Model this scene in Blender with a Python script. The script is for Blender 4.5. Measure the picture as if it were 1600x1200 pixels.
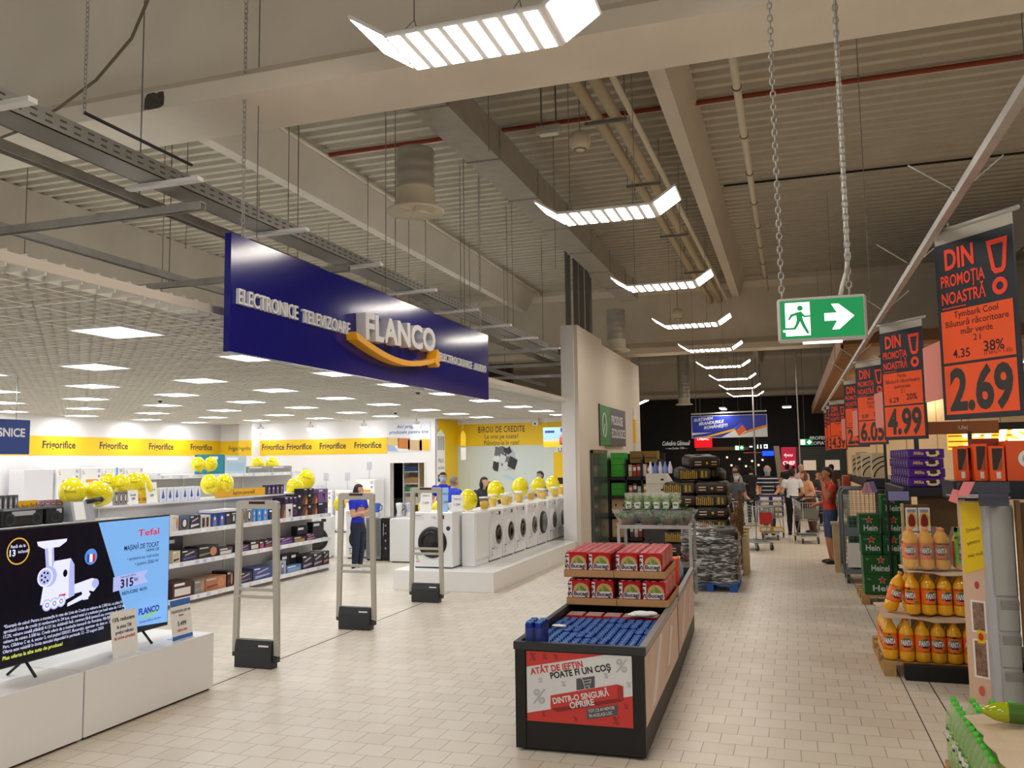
import bpy, bmesh, math, random
from mathutils import Matrix, Vector
for _o in list(bpy.data.objects): bpy.data.objects.remove(_o)
SC = bpy.context.scene
COL = SC.collection
random.seed(7)
# ---------------------------------------------------------------- camera
FPX, YAW, PIT, ROL, EYE = 1329.2, math.radians(-18.10), math.radians(5.196), math.radians(-0.806), 1.95
def _cam():
    cy, sy = math.cos(YAW), math.sin(YAW)
    f = Vector((sy*math.cos(PIT), cy*math.cos(PIT), math.sin(PIT)))
    r = Vector((cy, -sy, 0)); u = r.cross(f)
    r2 = math.cos(ROL)*r + math.sin(ROL)*u; u2 = -math.sin(ROL)*r + math.cos(ROL)*u
    cd = bpy.data.cameras.new('camera'); cd.sensor_width = 36; cd.sensor_fit = 'HORIZONTAL'; cd.lens = FPX/1600*36
    cd.clip_start = .05; cd.clip_end = 200
    c = bpy.data.objects.new('camera', cd); COL.objects.link(c)
    m = Matrix((r2, u2, -f)).transposed().to_4x4(); m.translation = (0, 0, EYE); c.matrix_world = m
    SC.camera = c
_cam()
# ---------------------------------------------------------------- world, exposure
w = bpy.data.worlds.new('world'); SC.world = w; w.use_nodes = True
w.node_tree.nodes['Background'].inputs[0].default_value = (1, .95, .89, 1)
w.node_tree.nodes['Background'].inputs[1].default_value = .45
vs = SC.view_settings; vs.view_transform = 'Standard'; vs.look = 'None'; vs.gamma = 1; vs.use_curve_mapping = False
vs.exposure = 0.12
SC.cycles.use_denoising = True
SC.cycles.max_bounces = 6; SC.cycles.diffuse_bounces = 4; SC.cycles.glossy_bounces = 3
SC.cycles.transmission_bounces = 6; SC.cycles.transparent_max_bounces = 8
SC.cycles.sample_clamp_indirect = 4; SC.cycles.caustics_reflective = False; SC.cycles.caustics_refractive = False
def area(name, loc, sx, sy, power, col=(1, 1, 1), rot=(0, 0, 0), spread=180):
    l = bpy.data.lights.new(name, 'AREA'); l.shape = 'RECTANGLE'; l.size = sx; l.size_y = sy; l.energy = power; l.color = col
    l.spread = math.radians(spread)
    o = bpy.data.objects.new(name, l); o.location = loc; o.rotation_euler = rot; COL.objects.link(o); return o
WARM = (1, .955, .90); COOL = (.96, .98, 1)
AISLE_Y = [4.85+4.1*k for k in range(9)]
SHOP_X = [-5.9, -8.2, -10.2, -12.2, -14.2, -16.3]; SHOP_Y = [4.4, 6.3, 8.4, 10.4, 12.3, 14.3, 16.3, 18.5, 20.4]
for y in [-3.35, .75, 4.85]:
    area('east_lamp_light', (3.95, y, 4.555), 1.1, .42, 52, WARM)
area('aisle_lamp_light', (-1.8, .75, 4.555), 1.1, .42, 46, WARM); area('aisle_lamp_light', (-1.8, -3.35, 4.555), 1.1, .42, 46, WARM)
for x, y in ((4.6, 17.4), (3.3, 19.6), (5.2, 23.0), (4.0, 26.5)): area('canopy_lamp_light', (x, y, 3.6), 1.46, .1, 62, (1, .88, .7))
area('west_lamp_light', (-6.5, .6, 4.555), 1.1, .42, 40, COOL)
for x in SHOP_X:
    for y in SHOP_Y+([22.3] if x > -9 else []): area('shop_panel_light', (x, y, 3.165), .5, .5, 9.3, COOL)
# ---------------------------------------------------------------- materials
def lin(h):
    h = h.lstrip('#'); c = [int(h[i:i+2], 16)/255 for i in (0, 2, 4)]
    return tuple((v/12.92 if v <= .04045 else ((v+.055)/1.055)**2.4) for v in c)+(1,)
MATS = {}
def mat(name, col='#888888', rough=.5, metal=0., emit=0., alpha=1., trans=0., var=0., vs_=8., bump=0., bs=40., spec=.5, col2=None, coat=0.):
    if name in MATS: return MATS[name]
    m = bpy.data.materials.new(name); m.use_nodes = True; nt = m.node_tree; b = nt.nodes['Principled BSDF']
    c = lin(col)
    b.inputs['Base Color'].default_value = c; b.inputs['Roughness'].default_value = rough; b.inputs['Metallic'].default_value = metal
    b.inputs['Specular IOR Level'].default_value = spec; b.inputs['Alpha'].default_value = alpha; b.inputs['Transmission Weight'].default_value = trans
    b.inputs['Coat Weight'].default_value = coat
    if emit:
        b.inputs['Emission Color'].default_value = c; b.inputs['Emission Strength'].default_value = emit; m.cycles.emission_sampling = 'NONE'
    if var or col2:
        tc = nt.nodes.new('ShaderNodeTexCoord'); n = nt.nodes.new('ShaderNodeTexNoise'); n.inputs['Scale'].default_value = vs_; n.inputs['Detail'].default_value = 4
        r = nt.nodes.new('ShaderNodeValToRGB'); r.color_ramp.elements[0].position = .3; r.color_ramp.elements[1].position = .7
        if col2: r.color_ramp.elements[0].color = lin(col2); r.color_ramp.elements[1].color = c
        else:
            r.color_ramp.elements[0].color = tuple(v*(1-var) for v in c[:3])+(1,); r.color_ramp.elements[1].color = tuple(min(1, v*(1+var)) for v in c[:3])+(1,)
        nt.links.new(tc.outputs['Object'], n.inputs['Vector']); nt.links.new(n.outputs['Fac'], r.inputs['Fac']); nt.links.new(r.outputs['Color'], b.inputs['Base Color'])
    if bump:
        tc = nt.nodes.new('ShaderNodeTexCoord'); n = nt.nodes.new('ShaderNodeTexNoise'); n.inputs['Scale'].default_value = bs; n.inputs['Detail'].default_value = 5
        bp = nt.nodes.new('ShaderNodeBump'); bp.inputs['Strength'].default_value = bump; bp.inputs['Distance'].default_value = .02
        nt.links.new(tc.outputs['Object'], n.inputs['Vector']); nt.links.new(n.outputs['Fac'], bp.inputs['Height']); nt.links.new(bp.outputs['Normal'], b.inputs['Normal'])
    MATS[name] = m; return m
def c_(h, rough=.5, **k): return mat('paint_'+h.lstrip('#')+'_%d' % (rough*100), h, rough, **k)
concrete = mat('concrete', '#e8dfd0', .85, var=.06, vs_=1.3, bump=.05, bs=25)
concrete_dk = mat('web_concrete', '#dcd3c5', .88, var=.06, vs_=.9, bump=.05, bs=25)
deck = mat('roof_deck_steel', '#c9c2b2', .55, metal=.1, var=.05, vs_=2)
white = mat('white_wall', '#eeedee', .6)
yellow = mat('shop_yellow', '#f2c80c', .5)
galv = mat('galvanised_steel', '#b4b2ad', .42, metal=.35, var=.12, vs_=6)
galv_dk = mat('dull_steel', '#7d7b76', .5, metal=.2)
chrome = mat('chrome', '#c9c9c9', .22, metal=1.)
black = mat('black_plastic', '#17181a', .42)
blackm = mat('matt_black', '#0c0c0d', .7)
charcoal = mat('charcoal_paint', '#2a2d31', .45)
lamp_em = mat('lamp_diffuser', '#fff6ea', .5, emit=27.); lamp_em.cycles.emission_sampling = 'AUTO'
lin_em = mat('linear_diffuser', '#fffaf0', .5, emit=9.)
panel_em = mat('panel_diffuser', '#ffffff', .5, emit=7.)
cream = mat('cream_plastic', '#e3dac3', .5)
tanpipe = mat('tan_pipe', '#c2b394', .5)
cardboard = mat('cardboard', '#b98f61', .8, var=.05, vs_=10)
glass_blk = mat('dark_glass', '#0a0b0d', .08, coat=.5)
wht = mat('white_enamel', '#f3f4f6', .25)
paper = mat('white_paper', '#f5f3ef', .6)
navy = mat('navy_gloss', '#10107c', .14)
redp = mat('red_print', '#c8141e', .4)
skin = mat('skin', '#d6a184', .55); hair_d = mat('dark_hair', '#1c1614', .6)
# ---------------------------------------------------------------- mesh builder
def frame(o, xd, yd):
    x = Vector(xd).normalized(); y = Vector(yd).normalized(); z = x.cross(y)
    m = Matrix((x, y, z)).transposed().to_4x4(); m.translation = o; return m
def FRONT(x, y, z): return frame((x, y, z), (1, 0, 0), (0, 0, 1))      # reads from -Y
def SIDE(x, y, z): return frame((x, y, z), (0, 1, 0), (0, 0, 1))       # reads from +X
_TX = {}
def text_geo(s, bold=0., shear=0., space=1.):
    k = (s, bold, shear, space)
    if k not in _TX:
        cu = bpy.data.curves.new('t', 'FONT'); cu.body = s; cu.offset = bold; cu.shear = shear; cu.space_character = space; cu.resolution_u = 3
        ob = bpy.data.objects.new('t', cu); me = ob.to_mesh()
        V = [tuple(v.co) for v in me.vertices]; F = [tuple(p.vertices) for p in me.polygons]
        ob.to_mesh_clear(); bpy.data.objects.remove(ob); bpy.data.curves.remove(cu)
        _TX[k] = (V, F)
    return _TX[k]
class MB:
    def __init__(s): s.v = []; s.f = []; s.mi = []; s.sm = []; s.mats = []
    def add(s, V, F, m, M=None, smooth=False):
        if m not in s.mats: s.mats.append(m)
        k = s.mats.index(m); n = len(s.v)
        s.v += [tuple(M @ Vector(v)) if M else tuple(v) for v in V]
        for f in F: s.f.append(tuple(n+i for i in f)); s.mi.append(k); s.sm.append(smooth)
        return s
    def box(s, x0, y0, z0, x1, y1, z1, m, M=None, b=0.):
        if b:
            b = min(b, abs(x1-x0)*.49, abs(y1-y0)*.49, abs(z1-z0)*.49)
            V = []; idx = {}
            for ix, (xa, xs) in enumerate(((x0, 1), (x1, -1))):
                for iy, (ya, ys) in enumerate(((y0, 1), (y1, -1))):
                    for iz, (za, zs) in enumerate(((z0, 1), (z1, -1))):
                        for ax in range(3):
                            idx[ix, iy, iz, ax] = len(V)
                            V.append((xa+xs*b*(ax != 0), ya+ys*b*(ax != 1), za+zs*b*(ax != 2)))
            F = []
            def q(*a): F.append(tuple(idx[i] for i in a))
            for i in (0, 1):
                q((i,0,0,0),(i,1,0,0),(i,1,1,0),(i,0,1,0)); q((0,i,0,1),(1,i,0,1),(1,i,1,1),(0,i,1,1)); q((0,0,i,2),(1,0,i,2),(1,1,i,2),(0,1,i,2))
                for j in (0, 1):
                    q((i,j,0,0),(i,j,1,0),(i,j,1,1),(i,j,0,1)); q((i,0,j,0),(i,1,j,0),(i,1,j,2),(i,0,j,2)); q((0,i,j,1),(1,i,j,1),(1,i,j,2),(0,i,j,2))
                    for k in (0, 1): q((i,j,k,0),(i,j,k,1),(i,j,k,2))
            return s.add(V, F, m, M)
        V = [(x, y, z) for x in (x0, x1) for y in (y0, y1) for z in (z0, z1)]
        return s.add(V, [(0,1,3,2),(4,6,7,5),(0,4,5,1),(2,3,7,6),(0,2,6,4),(1,5,7,3)], m, M)
    def quad(s, x0, y0, x1, y1, m, M, z=0.): return s.add([(x0,y0,z),(x1,y0,z),(x1,y1,z),(x0,y1,z)], [(0,1,2,3)], m, M)
    def poly(s, pts, m, M, z=0., d=0.):
        n = len(pts); V = [(p[0], p[1], z) for p in pts]; F = [tuple(range(n))]
        if d:
            V += [(p[0], p[1], z-d) for p in pts]; F += [tuple(range(2*n-1, n-1, -1))]+[(i, (i+1) % n+n*0, (i+1) % n+n, i+n)[::-1] for i in range(n)]
        return s.add(V, F, m, M)
    def disc(s, cx, cy, r, m, M, z=0., n=20, ry=None): return s.poly([(cx+r*math.cos(6.2832*i/n), cy+(ry or r)*math.sin(6.2832*i/n)) for i in range(n)], m, M, z)
    def ring(s, cx, cy, r0, r1, m, M, z=0., n=24, ky=1.):
        V = []; F = []
        for i in range(n):
            a = 6.2832*i/n; V += [(cx+r0*math.cos(a), cy+ky*r0*math.sin(a), z), (cx+r1*math.cos(a), cy+ky*r1*math.sin(a), z)]
        for i in range(n): j = (i+1) % n; F.append((2*i, 2*i+1, 2*j+1, 2*j))
        return s.add(V, F, m, M)
    def text(s, t, x, y, size, m, M, z=.001, bold=0., shear=0., align='l', w=None, space=1., rot=0., depth=0.):
        V, F = text_geo(t, bold, shear, space)
        if not V: return s
        xs = [v[0] for v in V]; x0, x1 = min(xs), max(xs); ww = (x1-x0)*size
        k = size; kx = size if w is None else (w/(x1-x0))
        ox = {'l': 0, 'c': -.5, 'r': -1}[align]*(x1-x0)*kx
        c, sn = math.cos(rot), math.sin(rot)
        P = []
        for v in V:
            a = (v[0]-x0)*kx+ox; b = v[1]*k; P.append((x+a*c-b*sn, y+a*sn+b*c, z))
        F2 = list(F)
        if depth:
            n = len(P); E = {}
            for f in F:
                for i in range(len(f)):
                    e = (f[i], f[(i+1) % len(f)])
                    E[e] = 1
            P += [(p[0], p[1], p[2]-depth) for p in P[:n]]
            for (a, b) in E:
                if (b, a) not in E: F2.append((b, a, a+n, b+n))
        return s.add(P, F2, m, M)
    def lathe(s, prof, m, M=None, n=16, smooth=True, cap=True, a0=0., a1=6.28318530718):
        full = abs(a1-a0-6.28318530718) < 1e-6; k = n if full else n+1; V = []; F = []
        for (r, z) in prof:
            for i in range(k): a = a0+(a1-a0)*i/n; V.append((r*math.cos(a), r*math.sin(a), z))
        for j in range(len(prof)-1):
            for i in range(n):
                i2 = (i+1) % k
                F.append((j*k+i, j*k+i2, (j+1)*k+i2, (j+1)*k+i))
        s.add(V, F, m, M, smooth)
        if cap and full:
            for j, fl in ((0, True), (len(prof)-1, False)):
                if prof[j][0] > 1e-5:
                    f = list(range(k)); f = f[::-1] if fl else f
                    s.add([V[j*k+i] for i in range(k)], [tuple(f)], m, M)
        return s
    def cyl(s, p0, p1, r0, m, r1=None, n=12, smooth=True, M=None):
        p0 = Vector(p0); p1 = Vector(p1); d = p1-p0; L = d.length
        if L < 1e-6: return s
        q = Vector((0, 0, 1)).rotation_difference(d).to_matrix().to_4x4(); q.translation = p0
        return s.lathe([(r0, 0), (r0 if r1 is None else r1, L)], m, (M @ q) if M else q, n, smooth)
    def tube(s, pts, r, m, n=8, M=None, closed=False):
        pts = [Vector(p) for p in pts]; k = len(pts); V = []; F = []; prev = None
        for i, p in enumerate(pts):
            if closed: t = (pts[(i+1) % k]-pts[i-1])
            else: t = pts[min(i+1, k-1)]-pts[max(i-1, 0)]
            t.normalize()
            a = prev if prev is not None else (Vector((0, 0, 1)) if abs(t.z) < .9 else Vector((1, 0, 0)))
            u = (a-t*a.dot(t)); u.normalize(); v = t.cross(u); prev = u
            rr = r[i] if isinstance(r, (list, tuple)) else r
            for j in range(n): an = 6.2832*j/n; V.append(tuple(p+u*(rr*math.cos(an))+v*(rr*math.sin(an))))
        for i in range(k if closed else k-1):
            i2 = (i+1) % k
            for j in range(n): j2 = (j+1) % n; F.append((i*n+j, i*n+j2, i2*n+j2, i2*n+j))
        if not closed: F += [tuple(range(n))[::-1], tuple(range((k-1)*n, k*n))]
        return s.add(V, F, m, M, True)
    def ell(s, c, r, m, M=None, nu=14, nv=9):
        if not isinstance(r, (tuple, list)): r = (r, r, r)
        V = [(c[0], c[1], c[2]-r[2])]; F = []
        for j in range(1, nv):
            t = -math.pi/2+math.pi*j/nv
            for i in range(nu): a = 6.2832*i/nu; V.append((c[0]+r[0]*math.cos(t)*math.cos(a), c[1]+r[1]*math.cos(t)*math.sin(a), c[2]+r[2]*math.sin(t)))
        V.append((c[0], c[1], c[2]+r[2])); e = len(V)-1
        for i in range(nu):
            i2 = (i+1) % nu; F.append((0, 1+i2, 1+i)); F.append((e, e-nu+i, e-nu+i2))
            for j in range(nv-2): a = 1+j*nu; F.append((a+i, a+i2, a+nu+i2, a+nu+i))
        return s.add(V, F, m, M, True)
    def prism(s, prof, axis, a0, a1, m, M=None, smooth=False):
        # prof in the two other axes, extruded along axis ('x': prof=(y,z), 'y': prof=(x,z), 'z': prof=(x,y))
        def P(p, a): return {'x': (a, p[0], p[1]), 'y': (p[0], a, p[1]), 'z': (p[0], p[1], a)}[axis]
        n = len(prof); V = [P(p, a0) for p in prof]+[P(p, a1) for p in prof]
        F = [tuple(range(n))[::-1], tuple(range(n, 2*n))]+[(i, (i+1) % n, (i+1) % n+n, i+n) for i in range(n)]
        return s.add(V, F, m, M, smooth)
    def mesh(s, name):
        me = bpy.data.meshes.new(name); me.from_pydata(s.v, [], s.f)
        for m in s.mats: me.materials.append(m)
        me.polygons.foreach_set('material_index', s.mi); me.polygons.foreach_set('use_smooth', s.sm)
        bm = bmesh.new(); bm.from_mesh(me)
        bmesh.ops.recalc_face_normals(bm, faces=bm.faces) if len(bm.faces) < 60000 else None
        bm.to_mesh(me); bm.free(); return me
    def build(s, name, parent=None, label=None, loc=None, rotz=None):
        o = bpy.data.objects.new(name, s.mesh(name)); COL.objects.link(o)
        if parent: o.parent = parent
        if label: o['label'] = label
        if loc: o.location = loc
        if rotz is not None: o.rotation_euler = (0, 0, rotz)
        return o
def tag(o, label, cat, group=None, kind=None):
    o['label'] = label; o['category'] = cat
    if group: o['group'] = group
    if kind: o['kind'] = kind
    return o
def thing(name, label, cat, loc=(0, 0, 0), rotz=0., group=None):
    o = bpy.data.objects.new(name, None); COL.objects.link(o); o.empty_display_size = .05
    o.location = loc; o.rotation_euler = (0, 0, rotz); return tag(o, label, cat, group)
def struct(name, mb, label=None):
    o = mb.build(name); o['kind'] = 'structure'
    if label: o['label'] = label
    return o
KIDS = {}
def kids(o): return [c for c in bpy.data.objects if c.parent is o]
def dup(root, loc, rotz=None, label=None, group=None, rot=None, scale=None, ch=None):
    r = root.copy(); COL.objects.link(r); r.location = loc
    if rotz is not None: r.rotation_euler = (0, 0, rotz)
    if rot is not None: r.rotation_euler = rot
    if scale: r.scale = scale
    if label: r['label'] = label
    if group: r['group'] = group
    for c in (ch if ch is not None else root.children):
        d = c.copy(); COL.objects.link(d); d.parent = r
        for g in c.children: e = g.copy(); COL.objects.link(e); e.parent = d
    return r
ORD = ['first', 'second', 'third', 'fourth', 'fifth', 'sixth', 'seventh', 'eighth', 'ninth', 'tenth', 'eleventh', 'twelfth', 'thirteenth', 'fourteenth', 'fifteenth', 'sixteenth']
# ================================================================ THE SETTING
def floor_mat():
    m = bpy.data.materials.new('floor_tile'); m.use_nodes = True; nt = m.node_tree; b = nt.nodes['Principled BSDF']
    tc = nt.nodes.new('ShaderNodeTexCoord'); mp = nt.nodes.new('ShaderNodeMapping'); br = nt.nodes.new('ShaderNodeTexBrick')
    mp.inputs['Location'].default_value = (.025, .03, 0)
    br.inputs['Scale'].default_value = 1; br.inputs['Brick Width'].default_value = .213; br.inputs['Row Height'].default_value = .222
    br.inputs['Mortar Size'].default_value = .0028; br.inputs['Mortar Smooth'].default_value = .2; br.offset = .5; br.inputs['Bias'].default_value = 0
    br.inputs['Color1'].default_value = lin('#e2d9ca'); br.inputs['Color2'].default_value = lin('#dacfbe'); br.inputs['Mortar'].default_value = lin('#8f8476')
    n = nt.nodes.new('ShaderNodeTexNoise'); n.inputs['Scale'].default_value = .7; n.inputs['Detail'].default_value = 6
    mx = nt.nodes.new('ShaderNodeMixRGB'); mx.blend_type = 'MULTIPLY'; mx.inputs['Fac'].default_value = .35
    r = nt.nodes.new('ShaderNodeValToRGB'); r.color_ramp.elements[0].position = .3; r.color_ramp.elements[0].color = (.75, .72, .68, 1); r.color_ramp.elements[1].position = .65
    nt.links.new(tc.outputs['Object'], mp.inputs['Vector']); nt.links.new(mp.outputs['Vector'], br.inputs['Vector']); nt.links.new(tc.outputs['Object'], n.inputs['Vector'])
    nt.links.new(n.outputs['Fac'], r.inputs['Fac']); nt.links.new(br.outputs['Color'], mx.inputs['Color1']); nt.links.new(r.outputs['Color'], mx.inputs['Color2'])
    nt.links.new(mx.outputs['Color'], b.inputs['Base Color'])
    rn = nt.nodes.new('ShaderNodeTexNoise'); rn.inputs['Scale'].default_value = 3; mr = nt.nodes.new('ShaderNodeMapRange')
    mr.inputs['To Min'].default_value = .26; mr.inputs['To Max'].default_value = .46
    nt.links.new(tc.outputs['Object'], rn.inputs['Vector']); nt.links.new(rn.outputs['Fac'], mr.inputs['Value']); nt.links.new(mr.outputs['Result'], b.inputs['Roughness'])
    bp = nt.nodes.new('ShaderNodeBump'); bp.inputs['Strength'].default_value = .25; bp.inputs['Distance'].default_value = .003; bp.invert = True
    nt.links.new(br.outputs['Fac'], bp.inputs['Height']); nt.links.new(bp.outputs['Normal'], b.inputs['Normal'])
    return m
mb = MB(); mb.box(-22, -6, -.1, 16, 46, 0, floor_mat()); struct('floor', mb)
joint = c_('#4a443c', .8)
mb = MB(); mb.box(.823, 5, 0, .831, 26, .0015, joint).box(1.036, 5, 0, 1.046, 26, .0015, joint); struct('trim_1', mb)
mb = MB(); mb.box(-4.99, .5, 0, -4.975, 12.1, .0015, joint); struct('trim_2', mb)
# roof deck: trapezoidal steel sheet with ribs running across the aisle
mb = MB(); P = []; y = -6.
while y < 46:
    P += [(y, 7.1), (y+.13, 7.1), (y+.155, 7.03), (y+.255, 7.03)]; y += .28
V = []; F = []
for (a, z) in P: V += [(-22, a, z), (16, a, z)]
for i in range(len(P)-1): F.append((2*i, 2*i+1, 2*i+3, 2*i+2))
mb.add(V, F, deck); mb.box(-22, -6, 7.12, 16, 46, 7.2, deck); struct('ceiling_roof', mb)
# main cross beams
def main_beam(name, y):
    mb = MB()
    prof = [(y-.36, 5.0), (y+.36, 5.0), (y+.36, 5.18), (y+.12, 5.34), (y+.12, 6.75), (y+.3, 6.9), (y+.3, 7.03), (y-.3, 7.03), (y-.3, 6.9), (y-.12, 6.75), (y-.12, 5.34), (y-.36, 5.16)]
    mb.prism(prof, 'x', -22, 16, concrete)
    return struct(name, mb)
main_beam('beam_near', 6.12); main_beam('beam_middle', 24.78); main_beam('beam_far', 43.2)
def purlin(name, x, z0, f=.32, z1=7.04, y0=6.3, y1=24.6, b=.1):
    mb = MB()
    mb.prism([(x-b, z0), (x+b, z0), (x+b+f, z1), (x-b-f, z1)], 'y', y0, y1, concrete_dk)
    return struct(name, mb)
purlin('beam_east_of_aisle', -1.33, 6.5, .17); purlin('beam_west_of_aisle', -7.66, 6.5, .35); purlin('beam_east', 5.0, 6.4, .3)
purlin('beam_far_west', -13.4, 5.3, .2); purlin('beam_over_the_bakery', 3.0, 6.4, .2, 7.04, 25, 43)
purlin('beam_behind', -1.33, 6.5, .17, 7.04, 25, 43); purlin('beam_behind_west', -7.66, 6.5, .35, 7.04, 25, 43)
# left shop walls
mb = MB(); mb.box(-17.1, -5, 0, -16.9, 22.6, 3.3, white); struct('wall_left', mb)
mb = MB(); mb.box(-16.9, 22.4, 0, -11.05, 22.6, 3.3, white).box(-11.05, 22.4, 1.95, -9.98, 22.6, 3.3, white).box(-9.98, 22.4, 0, -9.65, 22.6, 3.3, white); struct('wall_shop_back', mb)
mb = MB(); mb.box(-11.2, 24, 0, -9.9, 24.1, 2.2, c_('#d8cdbb', .6)); struct('wall_stockroom', mb)
mb = MB(); mb.box(-11.09, 22.37, 0, -11.05, 22.42, 1.99, white).box(-9.98, 22.37, 0, -9.94, 22.42, 1.99, white).box(-11.05, 22.37, 1.95, -9.98, 22.42, 1.99, white); struct('trim_doorway', mb)
mb = MB(); mb.box(-15.9, 21.95, 0, -15.45, 22.4, 3.2, white); struct('column_shop_corner', mb)
mb = MB(); mb.box(-9.85, 22.6, 0, -9.6, 24, 3.3, yellow); struct('wall_credit_return', mb)
pale = c_('#d3dedb', .55)
mb = MB(); mb.box(-9.6, 24, 0, -4.2, 24.2, 2.42, pale).box(-9.6, 24, 2.42, -4.2, 24.2, 3.08, yellow).box(-6.6, 23.985, .0, -5.2, 24.0, 2.2, yellow).box(-9.6, 24, 3.08, -4.2, 24.2, 3.4, white); struct('wall_credit_office', mb)
part_m = mat('partition_paint', '#dbd1c4', .65)
mb = MB(); mb.box(-4.55, 17.3, 0, -4.2, 19.75, 4.8, part_m).box(-4.56, 17.28, 0, -4.28, 17.3, 4.8, white); struct('partition', mb)
mb = MB(); mb.box(-4.45, 19.75, 0, -4.25, 25.2, 4.72, part_m); struct('partition_rear', mb)
mb = MB(); mb.box(-5.5, 25.25, 0, -4.62, 25.9, 5.0, mat('column_concrete', '#c3b39b', .8)); struct('column', mb)
# far end: black shopfronts
mb = MB(); mb.box(-22, 44, 0, 16, 44.3, 5.0, mat('black_facade', '#141416', .6)).box(-22, 44, 5.0, 16, 44.3, 7.1, concrete_dk); struct('wall_back', mb)
mb = MB(); mb.box(-22.1, -6, 0, -22, 46, 7.1, concrete_dk); struct('wall_far_left', mb)
mb = MB(); mb.box(13, -6, 0, 13.2, 46, 7.1, concrete_dk); struct('wall_right', mb)
mb = MB(); mb.box(-17, 27.5, 3.4, -9, 27.7, 6.2, c_('#5d4a3a', .8)); struct('wall_above_shop', mb)
# shop grid ceiling
grid_m = mat('grid_ceiling_white', '#e4e2dd', .5)
mb = MB(); s = .15; t = .006
y = -1.0
while y < 24.0:
    mb.box(-16.9, y-t, 3.2, -4.58 if y < 17.4 else -4.6, y+t, 3.31, grid_m); y += s
x = -16.9
while x < -4.6: mb.box(x-t, -1, 3.2, x+t, 24, 3.31, grid_m); x += s
mb.box(-4.45, -1, 3.185, -4.43, 17.28, 3.25, c_('#d3c9be', .5))
y = -1.
while y < 24: mb.box(-16.9, y-.012, 3.195, -4.5 if y < 17.4 else -4.6, y+.012, 3.22, grid_m); y += .6
x = -16.9
while x < -4.5: mb.box(x-.012, -1, 3.195, x+.012, 24, 3.22, grid_m); x += .6
struct('ceiling_grid', mb)
# panels in the grid
def shop_panel():
    r = thing('ceiling_panel_light', 'x', 'ceiling light', (0, 0, 3.2), 0, 'square lights in the white grid ceiling')
    mb = MB(); mb.box(-.3, -.3, -.012, .3, -.27, .02, wht).box(-.3, .27, -.012, .3, .3, .02, wht).box(-.3, -.27, -.012, -.27, .27, .02, wht).box(.27, -.27, -.012, .3, .27, .02, wht); mb.build('frame', r)
    MB().box(-.27, -.27, -.006, .27, .27, .016, panel_em).build('diffuser', r); return r
pp = shop_panel(); first = True
XW = ['', 'second line from the blue fascia', 'third line from the blue fascia', 'fourth line from the blue fascia', 'fifth line from the blue fascia', 'line along the side wall']
for i, x in enumerate(SHOP_X):
    for j, y in enumerate(SHOP_Y+([22.3] if x > -9 else [])):
        lb = 'lit square ceiling panel, %s, %s from the frame edge' % (XW[i], ORD[j])
        if i == 0: lb = 'lit square ceiling panel, line next to the blue fascia, %s from the frame edge' % ORD[j]
        if first: pp.location = (x, y, 3.2); pp['label'] = lb; first = False
        else: dup(pp, (x, y, 3.2), label=lb)
# spotlights washing the shop back wall
spot_em = mat('spot_glow', '#ffffff', .5, emit=14)
def spot():
    r = thing('wall_spotlight', 'x', 'spotlight', (0, 0, 0), 0, 'spotlights on the shop back wall')
    MB().cyl((0, 0, .05), (0, 0, -.06), .07, wht, .1, 16).cyl((0, 0, .05), (0, 0, .14), .015, galv).build('housing', r)
    MB().ell((0, 0, -.07), (.1, .1, .07), spot_em).build('bulb', r); return r
sp = spot()
for k, (x, w_) in enumerate(((-15.1, 'beside the corner column'), (-13.4, 'over the second word from the corner column'), (-11.65, 'between the yellow band and boxes poster'), (-10.0, 'over the boxes poster'))):
    lb = 'glaring white spotlight hung under the grid ceiling '+w_
    if k == 0: sp.location = (x, 21.9, 3.06); sp['label'] = lb
    else: dup(sp, (x, 21.9, 3.06), label=lb)
    l = bpy.data.lights.new('wall_spot', 'POINT'); l.energy = 5; l.shadow_soft_size = .1; l.color = COOL
    o = bpy.data.objects.new('wall_spot', l); o.location = (x, 21.85, 2.85); COL.objects.link(o)
# ---------------------------------------------------------------- aisle lamps
def aisle_lamp():
    r = thing('suspended_lamp', 'x', 'lamp', (0, 0, 4.6), 0, 'louvred lamps over the aisle')
    MB().box(-.52, -.25, 0, .52, .25, .03, wht, b=.008).build('body', r)
    mb = MB()
    for k in range(8): x = -.5+.128*k; mb.add([(x, -.23, -.002), (x+.082, -.23, -.002), (x+.082, .23, -.002), (x, .23, -.002)], [(3, 2, 1, 0)], lamp_em)
    mb.build('diffuser', r)
    for sgn in (-1, 1):
        M = Matrix.Translation((sgn*.52, 0, .01)) @ Matrix.Rotation(-sgn*math.radians(33), 4, 'Y')
        a, b = (0, .3) if sgn > 0 else (-.3, 0)
        w_ = MB().box(a, -.25, 0, b, .25, .022, wht, M).build('wing', r)
        MB().add([(a+.02, -.235, -.002), (b-.02, -.235, -.002), (b-.02, .235, -.002), (a+.02, .235, -.002)], [(3, 2, 1, 0)], lamp_em, M).build('wing_diffuser', w_)
    for sx, zt in ((-.42, 2.42), (.3, 1.89)):
        MB().tube([(sx, -.2, .03), (sx, 0, .22), (sx, .2, .03)], .003, galv_dk, 5).tube([(sx, 0, .22), (sx, 0, zt)], .004, galv_dk, 5).build('suspension_wire', r)
    return r
al = aisle_lamp()
for k, y in enumerate(AISLE_Y):
    lb = ['bright louvred suspended lamp with upturned ends under the big concrete beam', 'second louvred lamp with upturned ends, between duct and pipes'][k] if k < 2 else 'louvred suspended lamp with upturned ends, %s away from the near concrete beam' % ORD[k]
    if k == 0: al.location = (-1.8, y, 4.6); al['label'] = lb
    else: dup(al, (-1.8, y, 4.6), label=lb)
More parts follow.
